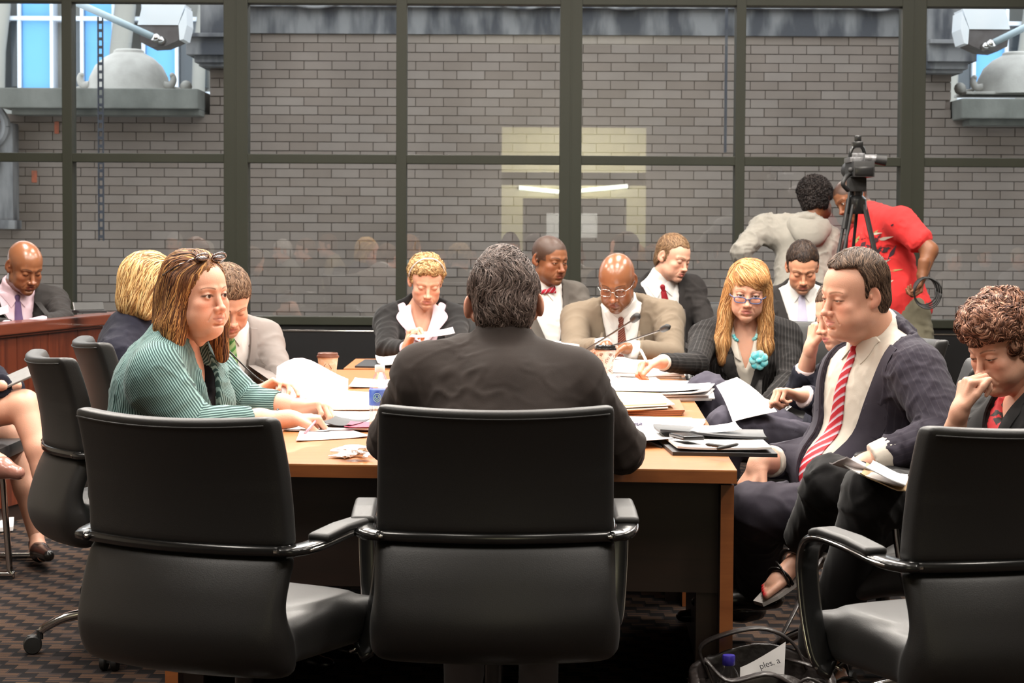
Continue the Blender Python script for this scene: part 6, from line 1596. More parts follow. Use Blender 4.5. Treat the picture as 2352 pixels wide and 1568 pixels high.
for (a, b, c, nm) in ((P(98, 1150, 8.38), P(112, 1190, 8.33), P(135, 1225, 8.2), 1), (P(84, 1250, 8.72), P(92, 1268, 8.62), P(112, 1276, 8.42), 2)):
    sh = SDF(*bounds([a, b, c], .08), .005); sh.cap(a, b, .034, .036, .015); sh.cap(b, c, .036, .022, .02); sh.cap(a + Vector((-.01, .01, -.01)), a + Vector((-.015, .01, -.055 if nm == 1 else -.012)), .012, .006, .01)
    cut = a + Vector((0, 0, .045)); sh.half(cut - (c - a).normalized() * .0 + Vector((0, 0, -.022)), (0, 0, 1)) if nm == 2 else None
    v, q = sh.mesh(); m.put('shoe', [(v, q, None)], M_shoe, col=False)
# companion further left: only a nude pump reaches into view
t = thing('person', 'person off the left edge, only a nude pump and black hem showing', 'person', (P(-60, 1100, 8.3).x, 8.3, 0)); o = Vector(t.location)
v, q, c = limb_mesh([P(-230, 930, 8.3), P(-120, 960, 8.3), P(-45, 1045, 8.28), P(0, 1062, 8.26)], [.085, .065, .045, .034], 'fair'); npmesh('body', [(v - np.array(o), q, c)], M_skin, t)
sh = SDF(*bounds([P(-40, 1062, 8.3), P(45, 1085, 8.2)], .08), .005); sh.cap(P(-35, 1058, 8.28), P(5, 1072, 8.25), .036, .040, .02); sh.cap(P(5, 1075, 8.25), P(42, 1086, 8.22), .038, .026, .02)
v, q = sh.mesh(); npmesh('shoe', [(v - np.array(o), q, None)], mat('nude_leather', (.36, .17, .13), .25, coat=.3, noise=((25, 25, 25), (.30, .13, .10), .3, .7)), t, col=False)
tb = MB().box((-.12, -.09, 0), (.12, .09, .008), .003).xf(Matrix.Translation(P(18, 878, 8.5)) @ Matrix.Rotation(-.42, 4, 'Y') @ Matrix.Rotation(.25, 4, 'X'))
tag(tb.build('tablet', mat('grey_plastic', (.22, .21, .20), .4, noise=((40, 40, 40), (.18, .17, .16), .3, .7))), 'thin grey tablet held above the crossed knees at far left', 'tablet'); tick('legs')
# ------------------------------------------------------------ things on and around the table
M_paper = mat('paper', (.74, .72, .71), .8, noise=((3, 3, 3), (.70, .68, .68), .3, .7))
M_paperp = mat('paper_pinkish', (.68, .62, .64), .8, noise=((3, 3, 3), (.64, .58, .60), .3, .7))
def print_extra(nt, b):
    src = b.inputs['Base Color'].links[0].from_socket
    tc = _n(nt, 'ShaderNodeTexCoord'); mp = _n(nt, 'ShaderNodeMapping'); nt.links.new(tc.outputs['Object'], mp.inputs[0])
    w = _n(nt, 'ShaderNodeTexWave'); w.bands_direction = 'X'; w.inputs['Scale'].default_value = 28; w.inputs['Distortion'].default_value = 1.5; w.inputs['Detail'].default_value = 3
    nt.links.new(mp.outputs[0], w.inputs['Vector'])
    nz = _n(nt, 'ShaderNodeTexNoise'); nz.inputs['Scale'].default_value = 40; nt.links.new(mp.outputs[0], nz.inputs['Vector'])
    m = _n(nt, 'ShaderNodeMath', operation='MULTIPLY'); nt.links.new(w.outputs['Fac'], m.inputs[0]); nt.links.new(nz.outputs[0], m.inputs[1])
    r = _n(nt, 'ShaderNodeMapRange'); r.inputs['From Min'].default_value = .30; r.inputs['From Max'].default_value = .62; r.inputs['To Max'].default_value = .75; nt.links.new(m.outputs[0], r.inputs[0])
    mx = _n(nt, 'ShaderNodeMix', data_type='RGBA'); nt.links.new(r.outputs[0], mx.inputs[0]); nt.links.new(src, mx.inputs[6]); mx.inputs[7].default_value = (.25, .22, .24, 1); nt.links.new(mx.outputs[2], b.inputs['Base Color'])
M_print = mat('printed_paper', (.70, .64, .67), .8, noise=((3, 3, 3), (.66, .60, .64), .3, .7), extra=print_extra)
M_manila = mat('manila_folder', (.55, .38, .20), .7, noise=((5, 5, 5), (.5, .34, .18), .3, .7))
M_brownf = mat('brown_folder', (.30, .10, .035), .6, noise=((5, 5, 5), (.26, .085, .03), .3, .7))
M_darkf = mat('dark_cover', (.012, .012, .014), .45, noise=((15, 15, 15), (.02, .02, .022), .3, .7))
def grid4(c, ni=7, nj=7, curl=.0, seed=0):
    r = random.Random(seed); ph = [r.uniform(0, 6) for _ in range(3)]; g = []
    for i in range(ni):
        u = i / (ni - 1); row = []
        for j in range(nj):
            v = j / (nj - 1); p = c[0] * (1 - u) * (1 - v) + c[1] * u * (1 - v) + c[2] * u * v + c[3] * (1 - u) * v
            row.append(p + Vector((0, 0, curl * (max(0, math.sin(3 * u + ph[0])) * .5 + .7 * (u * 2 - 1) ** 4 * abs(math.sin(ph[1])) + .6 * (v * 2 - 1) ** 4 * abs(math.sin(ph[2]))))))
        g.append(row)
    return g
def paper(px4, label, z=TZ, th=.0012, m=None, curl=.006, name='paper', cat='paper', group=None, seed=0):
    c = [PZ(*p, z + th) for p in px4]; b = MB().sheet(grid4(c, curl=curl, seed=seed), th)
    return tag(b.build(name, m or M_paper, smooth=False, ang=.9), label, cat, group)
def pile(px4, label, z=TZ, n=6, th=.004, m=None, name='paper_stack', cat='papers', spread=.012, seed=0, curl=.0):
    """a stack: one thing, its sheaves as parts"""
    c0 = [PZ(*p, z) for p in px4]; o = (c0[0] + c0[2]) / 2; t = thing(name, label, cat, (o.x, o.y, z)); r = random.Random(seed)
    for i in range(n):
        dx, dy, a = r.uniform(-spread, spread), r.uniform(-spread, spread), r.uniform(-.06, .06); R_ = Matrix.Rotation(a, 3, 'Z')
        c = [R_ @ (p - o) + Vector((dx, dy, (i + 1) * th)) for p in c0]; mm = m[i % len(m)] if isinstance(m, list) else (m or M_paper)
        MB().sheet(grid4(c, curl=curl * (i == n - 1) + .001, seed=seed + i), th * .9).build('sheaf', mm, t, ang=.9)
    return t
# right side of the table
pile([(1392, 868), (1566, 870), (1540, 845), (1400, 838)], 'thick white paper pad under the writing hand of the pinstripe woman', n=5, th=.006, seed=2)
paper([(1385, 872), (1535, 884), (1505, 868), (1400, 862)], 'loose white sheet in front of the thick writing pad', z=TZ, seed=4)
pile([(1392, 925), (1628, 921), (1640, 893), (1400, 890)], 'long stack of white sheets reaching over the right table edge', n=6, th=.0045, seed=5, curl=.02)
paper([(1395, 905), (1600, 899), (1632, 884), (1440, 884)], 'curling white sheet on the long paper stack', z=TZ + .03, curl=.012, seed=8)
rl = MB(); A = PZ(1418, 890, TZ) + Vector((0, 0, .026)); Bq = PZ(1330, 884, TZ) + Vector((0, 0, .026)); d_ = (Bq - A).normalized(); e1 = d_.cross(Vector((0, 0, 1))).normalized(); e2 = e1.cross(d_)
ring_ = [(.024 * (1 - .012 * i)) for i in range(40)]
rows = []
for s_ in (0, 1): rows.append([(A if s_ == 0 else Bq) + (e1 * math.cos(i * .3) + e2 * math.sin(i * .3)) * ring_[i] for i in range(40)])
vs = rows[0] + rows[1]; fs = [(i, i + 1, 41 + i, 40 + i) for i in range(39)]
rl.add(vs, fs); o = rl.build('paper_roll', M_paperp, smooth=True); sm_ = o.modifiers.new('thick', 'SOLIDIFY'); sm_.thickness = .0015
tag(o, 'rolled-up sheet of paper lying beside the loose stacks', 'paper roll')
pile([(1385, 948), (1545, 940), (1520, 915), (1395, 912)], 'stack of cream envelopes on top of brown folders', z=TZ + .018, n=5, th=.004, m=[M_manila, M_paper], seed=12, spread=.02)
t = thing('folder_stack', 'stack of reddish brown expanding folders at the right of the table', 'folders', tuple(PZ(1480, 950, TZ)))
for i in range(3):
    c = [PZ(*p, TZ) - Vector(t.location) + Vector((.004 * i, .006 * i, .006 * (i + 1))) for p in ((1375, 958), (1568, 955), (1556, 930), (1390, 928))]
    MB().sheet(grid4(c, curl=.001, seed=i), .005).build('folder', M_brownf, t, ang=.9)
    k_ = c[1]; MB().box((k_.x - .045, k_.y - .001, k_.z - .0045), (k_.x - .002, k_.y + .01, k_.z - .001)).build('folder_tab', M_darkf, t)
pile([(1400, 1012), (1590, 996), (1612, 972), (1432, 966)], 'white stack of papers near the black portfolio', n=4, th=.004, seed=20, spread=.02)
paper([(1395, 1020), (1545, 1012), (1600, 985), (1440, 985)], 'white sheet spread on the stack beside the black portfolio', z=TZ + .017, seed=23)
tag(MB().tube([PZ(1432, 972, TZ + .024), PZ(1475, 974, TZ + .024)], .006, 8).build('marker_pen', mat('checked_pen', (.10, .09, .16), .3, noise=((160, 160, 160), (.5, .5, .55), .45, .55)), smooth=True), 'dark patterned marker pen lying on white papers behind the portfolio', 'pen')
# portfolio
pc = [PZ(*p, TZ) for p in ((1545, 1046), (1786, 1050), (1752, 1018), (1500, 1008))]; o_ = pc[0]
t = thing('portfolio', 'open black leather portfolio overhanging the right table edge', 'portfolio', tuple(o_)); L_ = [p - o_ for p in pc]
U = Vector((0, 0, 1))
MB().sheet(grid4([p + U * .010 for p in L_]), .010).build('cover', M_darkf, t, ang=.9)
MB().sheet(grid4([p + U * .020 + (L_[0] + L_[2] - p * 2) * .05 for p in L_], curl=.004), .006).build('pad', M_paper, t, ang=.9)
q4 = [L_[3] + U * .03, L_[2] + U * .032, L_[2] * .62 + L_[1] * .38 + U * .024, L_[3] * .62 + L_[0] * .38 + U * .030]
MB().sheet(grid4(q4, curl=.014, seed=3), .006).build('pocket', M_darkf, t, ang=.9)
MB().sheet(grid4([L_[3] * .6 + L_[2] * .4 + U * .04, L_[2] * .75 + L_[3] * .25 + U * .046, L_[2] * .7 + L_[1] * .1 + L_[3] * .2 + U * .028, L_[3] * .5 + L_[2] * .3 + L_[0] * .2 + U * .028], curl=.01), .001).build('inserted_sheet', M_paper, t, ang=.9)
MB().sheet(grid4([PZ(*p, TZ) - o_ + U * .006 for p in ((1470, 1008), (1520, 1030), (1500, 1006), (1462, 998))]), .006).build('flap', M_darkf, t, ang=.9)
tag(MB().box((0, 0, 0), (.062, .11, .012), .004).xf(Matrix.Translation(PZ(1570, 1012, TZ + .032)) @ Matrix.Rotation(.3, 4, 'Z')).build('mobile_phone', M_blackgloss), 'black mobile phone lying on the upper edge of the portfolio', 'phone')
for i, (a, b_, lb) in enumerate((((1622, 1020), (1668, 1026), 'black pen lying in the open portfolio'), ((1648, 1030), (1694, 1020), 'black pen with silver clip lying in the open portfolio'))):
    A, Bq = PZ(*a, TZ + .034), PZ(*b_, TZ + .034); tag(MB().tube([A, A + (Bq - A) * .1, Bq - (Bq - A) * .1, Bq], [.003, .005, .005, .0035], 8).build('pen', M_rubber, smooth=True), lb, 'pen')
# sheet in the lap of the hidden man
c = [P(1645, 885, 7.75), P(1693, 866, 7.9), P(1785, 945, 7.6), P(1683, 968, 7.45)]; g = grid4(c, curl=0); b = MB()
for i, row in enumerate(g):
    for j, p in enumerate(row): row[j] = p + Vector((0, .02 * math.sin(3.1 * i / 6), .012 * math.sin(3.1 * j / 6)))
tag(b.sheet(g, .0012).build('paper', M_paper, ang=.9), "white sheet leaning on the grey trousered lap behind the table's right edge", 'paper')
t = thing('papers', 'bundle of folded papers with cream folder on the knee of the curly-haired woman', 'papers', tuple(P(2000, 1090, 5.5)))
o_ = Vector(t.location)
for i, (c4, mm) in enumerate((([(1935, 1075), (2075, 1132), (2085, 1105), (1960, 1058)], M_paper), ([(1975, 1102), (2078, 1138), (2088, 1112), (1990, 1078)], M_manila), ([(1905, 1068), (1945, 1058), (2010, 1090), (1975, 1082)], M_paperp), ([(1985, 1082), (2078, 1118), (2086, 1100), (2005, 1068)], M_paper))):
    MB().sheet(grid4([P(*p, 5.46 + (.14 if k > 1 else 0) - .012 * i) - o_ for k, p in enumerate(c4)], curl=.012, seed=i), .003).build('sheet', mm, t, ang=.9)
# left side
c = [P(632, 905, 7.75), P(636, 842, 7.85), P(800, 868, 8.0), P(798, 922, 7.9)]; g = []
for i in range(9):
    u = i / 8; row = []
    for j in range(7):
        v = j / 6; p = c[0] * (1 - u) * (1 - v) + c[1] * (1 - u) * v + c[2] * u * v + c[3] * u * (1 - v); row.append(p + Vector((0, -.05 * math.sin(3.14 * u), .045 * math.sin(3.14 * u) * v + .012 * math.sin(6 * u) * v)))
    g.append(row)
tag(MB().sheet(g, .0012).build('paper', M_print, ang=.9), 'printed sheet being leafed through by the man with the green tie', 'paper')
paper([(700, 925), (872, 935), (880, 905), (720, 896)], 'white sheet lying under the leafed pages at left', z=TZ, seed=31)
pile([(690, 945), (905, 945), (905, 915), (740, 912)], 'spread white papers in front of the leafed pages', n=3, th=.003, seed=33, spread=.02)
paper([(720, 968), (860, 972), (870, 948), (740, 946)], 'white sheet lying between the spread papers and the magazine', z=TZ, seed=35)
t = thing('magazine', 'open magazine with dark and pink pages left of the water bottle', 'magazine', tuple(PZ(780, 980, TZ))); o_ = Vector(t.location)
MB().sheet(grid4([PZ(*p, TZ + .008) - o_ for p in ((740, 984), (870, 987), (868, 966), (760, 966))], curl=.006, seed=2), .006).build('pages', M_paperp, t, ang=.9)
MB().sheet(grid4([PZ(*p, TZ + .012) - o_ for p in ((735, 978), (800, 982), (850, 968), (770, 966))], curl=.012, seed=4), .002).build('dark_page', M_darkf, t, ang=.9)
MB().sheet(grid4([PZ(*p, TZ + .014) - o_ for p in ((790, 982), (865, 982), (865, 970), (805, 970))], curl=.004, seed=5), .002).build('pink_page', mat('pink_print', (.45, .03, .09), .4, noise=((60, 60, 60), (.3, .04, .08), .4, .6)), t, ang=.9)
paper([(680, 1014), (852, 1004), (800, 988), (690, 987)], 'white sheet nearest the left chair on the bare veneer', z=TZ, seed=37)
paper([(650, 990), (760, 992), (765, 962), (660, 958)], 'white sheet under the hands of the teal-jacketed woman', z=TZ, seed=38)
tag(MB().tube([P(700, 995, 6.4), P(735, 955, 6.55)], .004, 8).build('pen', mat('pink_pen', (.5, .25, .3), .3, noise=((50, 50, 50), (.45, .2, .25), .3, .7)), smooth=True), 'slim pen held by the teal-jacketed woman', 'pen')
paper([(800, 892), (905, 890), (905, 874), (815, 872)], 'small white sheet behind the water bottle', z=TZ, seed=39)
# crumpled napkins
n_ = SDF(*bounds([PZ(755, 1065, TZ), PZ(860, 1030, TZ)], .06), .006); r = random.Random(3)
for i in range(9):
    q = PZ(r.uniform(768, 850), r.uniform(1040, 1060), TZ) + Vector((0, 0, .006 + .0025 * i)); n_.box(q, (.035, .03, .0022), .002, .003, R=Matrix.Rotation(r.uniform(0, 3), 3, 'Z') @ Matrix.Rotation(r.uniform(-.25, .25), 3, 'X'))
v, q = n_.mesh(); o = npmesh('napkin', [(wrinkle(v, q, .002, 60, 3), q, None)], M_paper, col=False, sharp=.7); tag(o, 'crumpled white paper napkins near the front table edge', 'napkin')
# bottle
M_clear = mat('clear_plastic', (.92, .95, .97), .08, trans=1.0, alpha=.55, noise=((20, 20, 20), (.85, .9, .93), .3, .7))
bp_ = PZ(872, 998, TZ); t = thing('water_bottle', 'clear plastic water bottle with white cap and blue label', 'bottle', tuple(bp_))
H_ = .205; MB().lathe([(.028, 0), (.031, .006), (.031, .06), (.029, .066), (.031, .072), (.031, .135), (.027, .155), (.016, .178), (.0135, .183), (.0135, .188)], 28).build('body', M_clear, t, ang=.8)
MB().lathe([(.0142, .186), (.015, .188), (.015, .205), (.013, .207)], 24).build('cap', M_paper, t, ang=.8)
def label_extra(nt, b): pass
MB().lathe([(.0316, .088), (.0318, .089), (.0318, .133), (.0316, .134)], 28).build('label', mat('blue_label', (.045, .11, .52), .4, noise=((40, 40, 40), (.15, .28, .68), .4, .75)), t, ang=.8)
em = MB(); 
for rr__, zz in ((.011, 0), (.007, 0)):
    em.tube([Vector((-.006, -.0325, .112)) + Vector((rr__ * math.cos(a), .0006, rr__ * 1.15 * math.sin(a))) for a in [6.283 * i / 20 for i in range(21)]], .0010, 5)
em.tube([Vector((-.006 - .005, -.0328, .116)), Vector((-.006, -.0328, .106)), Vector((-.001, -.0328, .116))], .0012, 5)
em.build('label_emblem', mat('emblem_green', (.25, .55, .50), .4, noise=((90, 90, 90), (.4, .6, .6), .4, .6)), t)
# cups
def cup(pos, hh, r0, r1, mb, ml, label, deco=None):
    t = thing('coffee_cup', label, 'cup', pos)
    MB().lathe([(r0, 0), (r0 + .001, .002), (r1, hh), (r1 - .001, hh + .001)], 28).build('cup_body', mb, t, ang=.8)
    MB().lathe([(r1 + .003, hh - .002), (r1 + .0035, hh + .005), (r1 + .0005, hh + .006), (r1 - .001, hh + .015), (r1 - .004, hh + .017), (r1 - .006, hh + .013)], 28).build('lid', ml, t, ang=.8)
    if deco: deco(t, hh, r0, r1)
    return t
M_kraft = mat('cup_tan', (.50, .36, .25), .6, noise=((60, 60, 60), (.55, .45, .36), .45, .6)); M_blid = mat('brown_lid', (.13, .050, .030), .35, noise=((20, 20, 20), (.11, .04, .025), .3, .7))
def deco1(t, hh, r0, r1):
    MB().tube([Vector(((r0 + (r1 - r0) * .6 + .001) * math.sin(a * .5), -(r0 + (r1 - r0) * .6 + .001) * math.cos(a * .5), hh * .62 + .014 * math.cos(a * 2.2))) for a in [-1 + i / 8 for i in range(17)]], .0012, 5).build('sleeve_mark', M_blid, t)
cup(tuple(PZ(753, 876, TZ)), .098, .028, .041, M_kraft, M_blid, 'paper coffee cup with brown lid behind the leafed pages', deco1)
def deco2(t, hh, r0, r1):
    r = random.Random(5); b = MB()
    for i in range(26):
        th, z_ = r.uniform(-2.6, -.5), r.uniform(.02, hh - .015); R0 = r0 + (r1 - r0) * z_ / hh + .0004; c_ = Vector((R0 * math.cos(th), R0 * math.sin(th), z_)); tx = Vector((-math.sin(th), math.cos(th), 0))
        b.tube([c_ + tx * .0045 * math.cos(a) + Vector((0, 0, .0045 * math.sin(a))) for a in [5 * k / 8 for k in range(9)]], .0009, 4)
    b.build('swirl_print', M_blid, t)
cup(tuple(PZ(1390, 868, TZ)), .118, .029, .042, mat('cup_pinkish', (.55, .42, .37), .6, noise=((90, 90, 90), (.6, .5, .46), .45, .6)), M_blackgloss, 'tall paper cup with black lid and brown swirl print before the bald man', deco2)
# far items
t = thing('portfolio', 'thin black portfolio with white pad before the curly-haired blonde woman', 'portfolio', tuple(PZ(860, 836, TZ))); o_ = Vector(t.location)
MB().sheet(grid4([PZ(*p, TZ + .008) - o_ for p in ((815, 840), (918, 842), (918, 826), (838, 825))]), .008).build('cover', M_darkf, t, ang=.9)
MB().sheet(grid4([PZ(*p, TZ + .014) - o_ for p in ((868, 838), (918, 840), (915, 822), (862, 821))], curl=.012), .004).build('pad', M_paper, t, ang=.9)
c = [P(940, 778, 9.85), P(1045, 772, 9.85), P(1040, 758, 10.0), P(950, 766, 10.0)]
tag(MB().sheet(grid4(c, curl=.01), .001).build('paper', M_paperp, ang=.9), 'pale sheet held by the curly-haired blonde woman', 'paper')
pile([(1225, 836), (1318, 836), (1300, 826), (1240, 826)], 'white papers piled before the bow-tied man', n=8, th=.011, seed=41, spread=.03)
pile([(1330, 846), (1480, 846), (1450, 828), (1345, 828)], 'white and manila papers under the hands of the bald man', n=3, th=.006, seed=43, m=[M_paper, M_manila])
pile([(1400, 836), (1530, 838), (1500, 826), (1420, 826)], 'low manila and white papers beside the writing pad', n=2, th=.005, seed=44, m=[M_manila, M_paper])
A = P(1486, 832, 8.55); Bq = P(1471, 802, 8.62)
tag(MB().tube([A, A + (Bq - A) * .2, Bq - (Bq - A) * .15, Bq], [.002, .0055, .0055, .003], 8).build('pen', M_paper, smooth=True), 'white pen in the writing hand of the pinstripe woman', 'pen')
for (x0, y0, x1, y1, Y, s_, lb) in ((1322, 838, 1463, 727, 9.1, 1.0, 'longer gooseneck microphone pointing up before the bald man'), (1345, 832, 1534, 751, 8.9, .85, 'shorter gooseneck microphone leaning right before the bald man'), (1160, 800, 1243, 694, 9.9, .8, 'gooseneck microphone half hidden behind the head of the central man')):
    a = PZ(x0, y0, TZ); e = P(x1, y1, Y); t = thing('microphone', lb, 'microphone', tuple(a), 0, 'gooseneck microphones'); d = e - a
    MB().box((-.05, -.045, 0), (.05, .045, .022), .008).build('base', M_rubber, t)
    pts = spline([Vector((0, 0, .02)), d * .18 + Vector((0, 0, .03)), d * .6 + Vector((0, 0, .012)), d * .93], 18)
    MB().tube(pts, .0042 * s_, 8).build('gooseneck', M_blackgloss, t, smooth=True)
    n_d = (d * .07 + Vector((0, 0, .004))).normalized(); MB().tube([d * .93, d * .94, d * .96, d * .985 + n_d * .012 * s_, d + n_d * .016 * s_], [.006 * s_, .015 * s_, .0165 * s_, .0165 * s_, .010 * s_], 14).build('windscreen', M_rubber, t, smooth=True)
a, e = PZ(640, 905, TZ), P(512, 792, 7.9); t = thing('microphone', 'thin gooseneck microphone crossing the green striped tie', 'microphone', tuple(a), 0, 'gooseneck microphones'); d = e - a
MB().box((-.05, -.045, 0), (.05, .045, .022), .008).build('base', M_rubber, t); MB().tube(spline([Vector((0, 0, .02)), d * .4 + Vector((0, 0, -.01)), d], 14), .0032, 8).build('gooseneck', M_blackgloss, t, smooth=True)
MB().tube([d * .97, d, d * 1.05], [.006, .010, .010], 10).build('windscreen', M_rubber, t, smooth=True)
# dais screen
t = thing('laptop', 'black flat monitor lying on the dais bench top', 'monitor', tuple(P(205, 712, 10.45)))
t.rotation_euler.z = .55
MB().box((-.075, -.004, .0), (.075, .008, .040), .002).xf(Matrix.Rotation(-.45, 4, 'X')).build('screen', M_rubber, t); MB().box((-.07, -.05, -.012), (.07, .05, 0), .002).build('base', M_darkf, t)
MB().tube([Vector((-.076, -.004, 0)), Vector((-.076, .014, .038))], .003, 6).build('bright_edge', M_chrome, t)
tag(MB().sheet(grid4([P(-30, 728, 9.9), P(20, 722, 9.95), P(18, 708, 10.15), P(-30, 712, 10.1)], curl=.01), .004).build('paper', M_paperp, ang=.9), 'pale paper on the dais before the bald man at far left', 'paper')
tag(MB().sheet(grid4([PZ(*p, .02) for p in ((-60, 1214), (30, 1212), (32, 1190), (-60, 1186))], curl=.004), .018).build('paper_stack', M_paper, ang=.9), 'white papers lying on the carpet at the far left edge', 'papers')
# chrome side chair at left edge
t = thing('side_chair', 'chrome framed side chair with black seat at the far left edge', 'chair', (P(-60, 1250, 8.5).x, 8.5, 0))
X0 = PXW(-150, 8.5) - t.location.x; X1 = PXW(38, 8.5) - t.location.x
for yy in (-.22, .26):
    MB().tube(spline([(X0, yy, .85), (X0 + .02, yy, .46), (X0 + .06, yy, .44), (X1 - .05, yy, .45), (X1 - .015, yy, .42), (X1, yy, .25), (X1 + .015, yy, .04), (X1 + .01, yy, .018), (X0 + .05, yy, .018)], 50), .0125, 10).build('frame', M_chrome, t, smooth=True)
MB().box((X0, -.24, .445), (X1 - .02, .28, .50), .02).build('seat', M_leather, t, ang=.6); MB().box((X0 - .03, -.24, .55), (X0 + .02, .28, .90), .02).build('backrest', M_leather, t, ang=.6)
# ------------------------------------------------------------ handbag at lower right
bo = Vector((PXW(1765, 5.5), 5.5, 0)); M_bag = mat('black_bag_leather', (.045, .036, .034), .38, spec=.5, noise=((20, 20, 20), (.018, .015, .014), .35, .7), bump=(70, .5))
M_bagin = mat('bag_lining', (.008, .007, .007), .9, noise=((20, 20, 20), (.012, .01, .01), .3, .7))
t = thing('handbag', 'open black leather handbag with long straps on the carpet at lower right', 'bag', tuple(bo))
b_ = SDF((-.24, -.16, -.01), (.24, .18, .34), .006); b_.box((0, 0, .135), (.185, .085, .135), .035, .01); b_.box((.105, -.075, .12), (.07, .03, .09), .02, .02)
b_.box((0, 0, .20), (.165, .068, .155), .03, .01, op='s'); b_.half((0, 0, .235), (0, -.35, 1)); v, q = b_.mesh(); v = wrinkle(relax(v, q, 1, .5), q, .006, 22, 5)
v[:, 2] += .03 * np.cos(v[:, 0] * 14) * (v[:, 2] > .2); npmesh('body', [(v, q, None)], M_bag, t, col=False)
for sy, pk in ((-.085, .225), (.075, .31)):
    MB().tube(spline([(-.13, sy, .20), (-.155, sy, .27), (-.10, sy - .02, pk), (0.0, sy - .03, pk + .02), (.08, sy, pk - .02), (.12, sy, .22)], 26), .019, 8, flat=(.22, 1), up=(0, 1, 0)).build('handle', M_bag, t, smooth=True)
MB().tube(spline([(-.15, -.09, .21), (-.20, -.11, .20), (-.205, -.10, .12), (-.16, -.10, .05)], 18), .015, 8, flat=(.3, 1), up=(0, 1, 0)).build('side_strap', M_bag, t, smooth=True)
sA, sB = P(1800, 1452, 5.62) - bo, P(1884, 1285, 5.9) - bo
MB().tube(spline([(.13, .0, .24), (sA.x - .03, sA.y, sA.z - .05), sA, sA * .5 + sB * .5, sB], 26), .0125, 8, flat=(.25, 1), up=(0, 1, 0)).build('shoulder_strap', M_bag, t, smooth=True)
z_ = MB()
for i in range(14): z_.box((.06 + .006 * i, -.125, .215 - .002 * i), (.0632 + .006 * i, -.113, .22 - .002 * i))
z_.build('zip', M_chrome, t)
rim = MB().tube(spline([(.055, -.112, .20), (.10, -.125, .235), (.165, -.112, .19), (.16, -.085, .15)], 16), .005, 6); rim.build('piping', M_bag, t, smooth=True)
pg = MB().sheet(grid4([Vector((-.065, -.045, .15)), Vector((.045, -.05, .165)), Vector((.055, -.01, .30)), Vector((-.06, -.01, .235))], curl=.004), .001)
pg.xf(Matrix.Translation(bo)); pgo = tag(pg.build('paper', M_paper, ang=.9), 'printed white sheet sticking out of the open handbag', 'paper')
def text(body, size, m, M, parent, name='lettering'):
    cu = bpy.data.curves.new('tmp', 'FONT'); cu.body = body; cu.size = size; cu.extrude = .0002; ob = bpy.data.objects.new('tmp', cu); COL.objects.link(ob)
    dg = bpy.context.evaluated_depsgraph_get(); me = bpy.data.meshes.new_from_object(ob.evaluated_get(dg)); bpy.data.objects.remove(ob)
    me.name = name; me.transform(M); me.materials.clear(); me.materials.append(m); o = bpy.data.objects.new(name, me); COL.objects.link(o); o.parent = parent; return o
text('ples. a', .022, M_darkf, Matrix.Translation(bo + Vector((-.012, -.0375, .240))) @ Matrix.Rotation(math.radians(72), 4, 'X') @ Matrix.Rotation(.32, 4, 'Z'), pgo)
t2 = thing('water_bottle', 'small water bottle with a blue screw cap inside the handbag', 'bottle', tuple(bo + Vector((-.092, -.035, .075)))); 
MB().lathe([(.03, 0), (.03, .13), (.024, .155), (.013, .175), (.013, .18)], 22).build('body', M_clear, t2, ang=.8)
MB().lathe([(.0145, .175), (.0165, .177), (.0165, .198), (.015, .201)], 22).build('cap', mat('blue_cap', (.035, .025, .30), .35, noise=((60, 60, 60), (.03, .02, .24), .3, .7)), t2, ang=.8)
# ------------------------------------------------------------ camcorder on tripod
TY = 11.75; ct = Vector((PXW(1966, TY), TY, 0)); kk = TY / F
def q2(px, py, dy=0): return Vector(((px - 1966) * kk, dy, CAMH - (py - 523 - 4) * kk))
t = thing('tripod', 'tall black video tripod by the window behind the seated men', 'tripod', tuple(ct))
hubz = q2(1966, 470).z
for a in (100, 215, 335):
    ft = Vector((.40 * math.cos(math.radians(a)), .40 * math.sin(math.radians(a)), .02)); tp = Vector((.045 * math.cos(math.radians(a)), .045 * math.sin(math.radians(a)), hubz)); sd = Vector((-math.sin(math.radians(a)), math.cos(math.radians(a)), 0)) * .022
    lb = MB()
    for s_ in (-1, 1): lb.tube([tp + sd * s_, tp + (ft - tp) * .55 + sd * s_ * .8], .009, 8)
    lb.tube([tp + (ft - tp) * .45, ft], .010, 8); lb.box(tuple(tp + (ft - tp) * .55 - Vector((.03, .03, .015))), tuple(tp + (ft - tp) * .55 + Vector((.03, .03, .015))), .004); lb.ell(ft, (.022, .022, .018), 8)
    lb.build('leg', M_rubber, t, ang=.7)
MB().lathe([(.05, hubz - .05), (.06, hubz - .02), (.055, hubz + .03), (.035, hubz + .05), (.04, hubz + .08), (.05, hubz + .085)], 16).build('hub', M_blackgloss, t, ang=.6)
hd = MB().box(tuple(q2(1946, 440, -.05)), tuple(q2(1986, 408, .05)), .008).tube([q2(1950, 432, -.03), q2(1938, 500, -.06)], .008, 8).tube([q2(1938, 500, -.06), q2(1934, 525, -.065)], .013, 8); hd.build('pan_head', M_rubber, t, ang=.6)
t3 = thing('video_camera', 'black professional video camera mounted on the tripod', 'camera', tuple(ct + Vector((0, 0, q2(0, 408).z)))); o3 = Vector(t3.location) - ct
def bxq(x0, y1, x1, y0, d0, d1, bv=.006): a, b = q2(x0, y1, d0) - o3, q2(x1, y0, d1) - o3; return tuple(a), tuple(b), bv
MB().box(*bxq(1948, 408, 1996, 372, -.16, .14)).build('body', M_rubber, t3, ang=.6)
MB().box(*bxq(1951, 404, 1993, 385, -.168, -.15)).build('battery', M_blackgloss, t3, ang=.6)
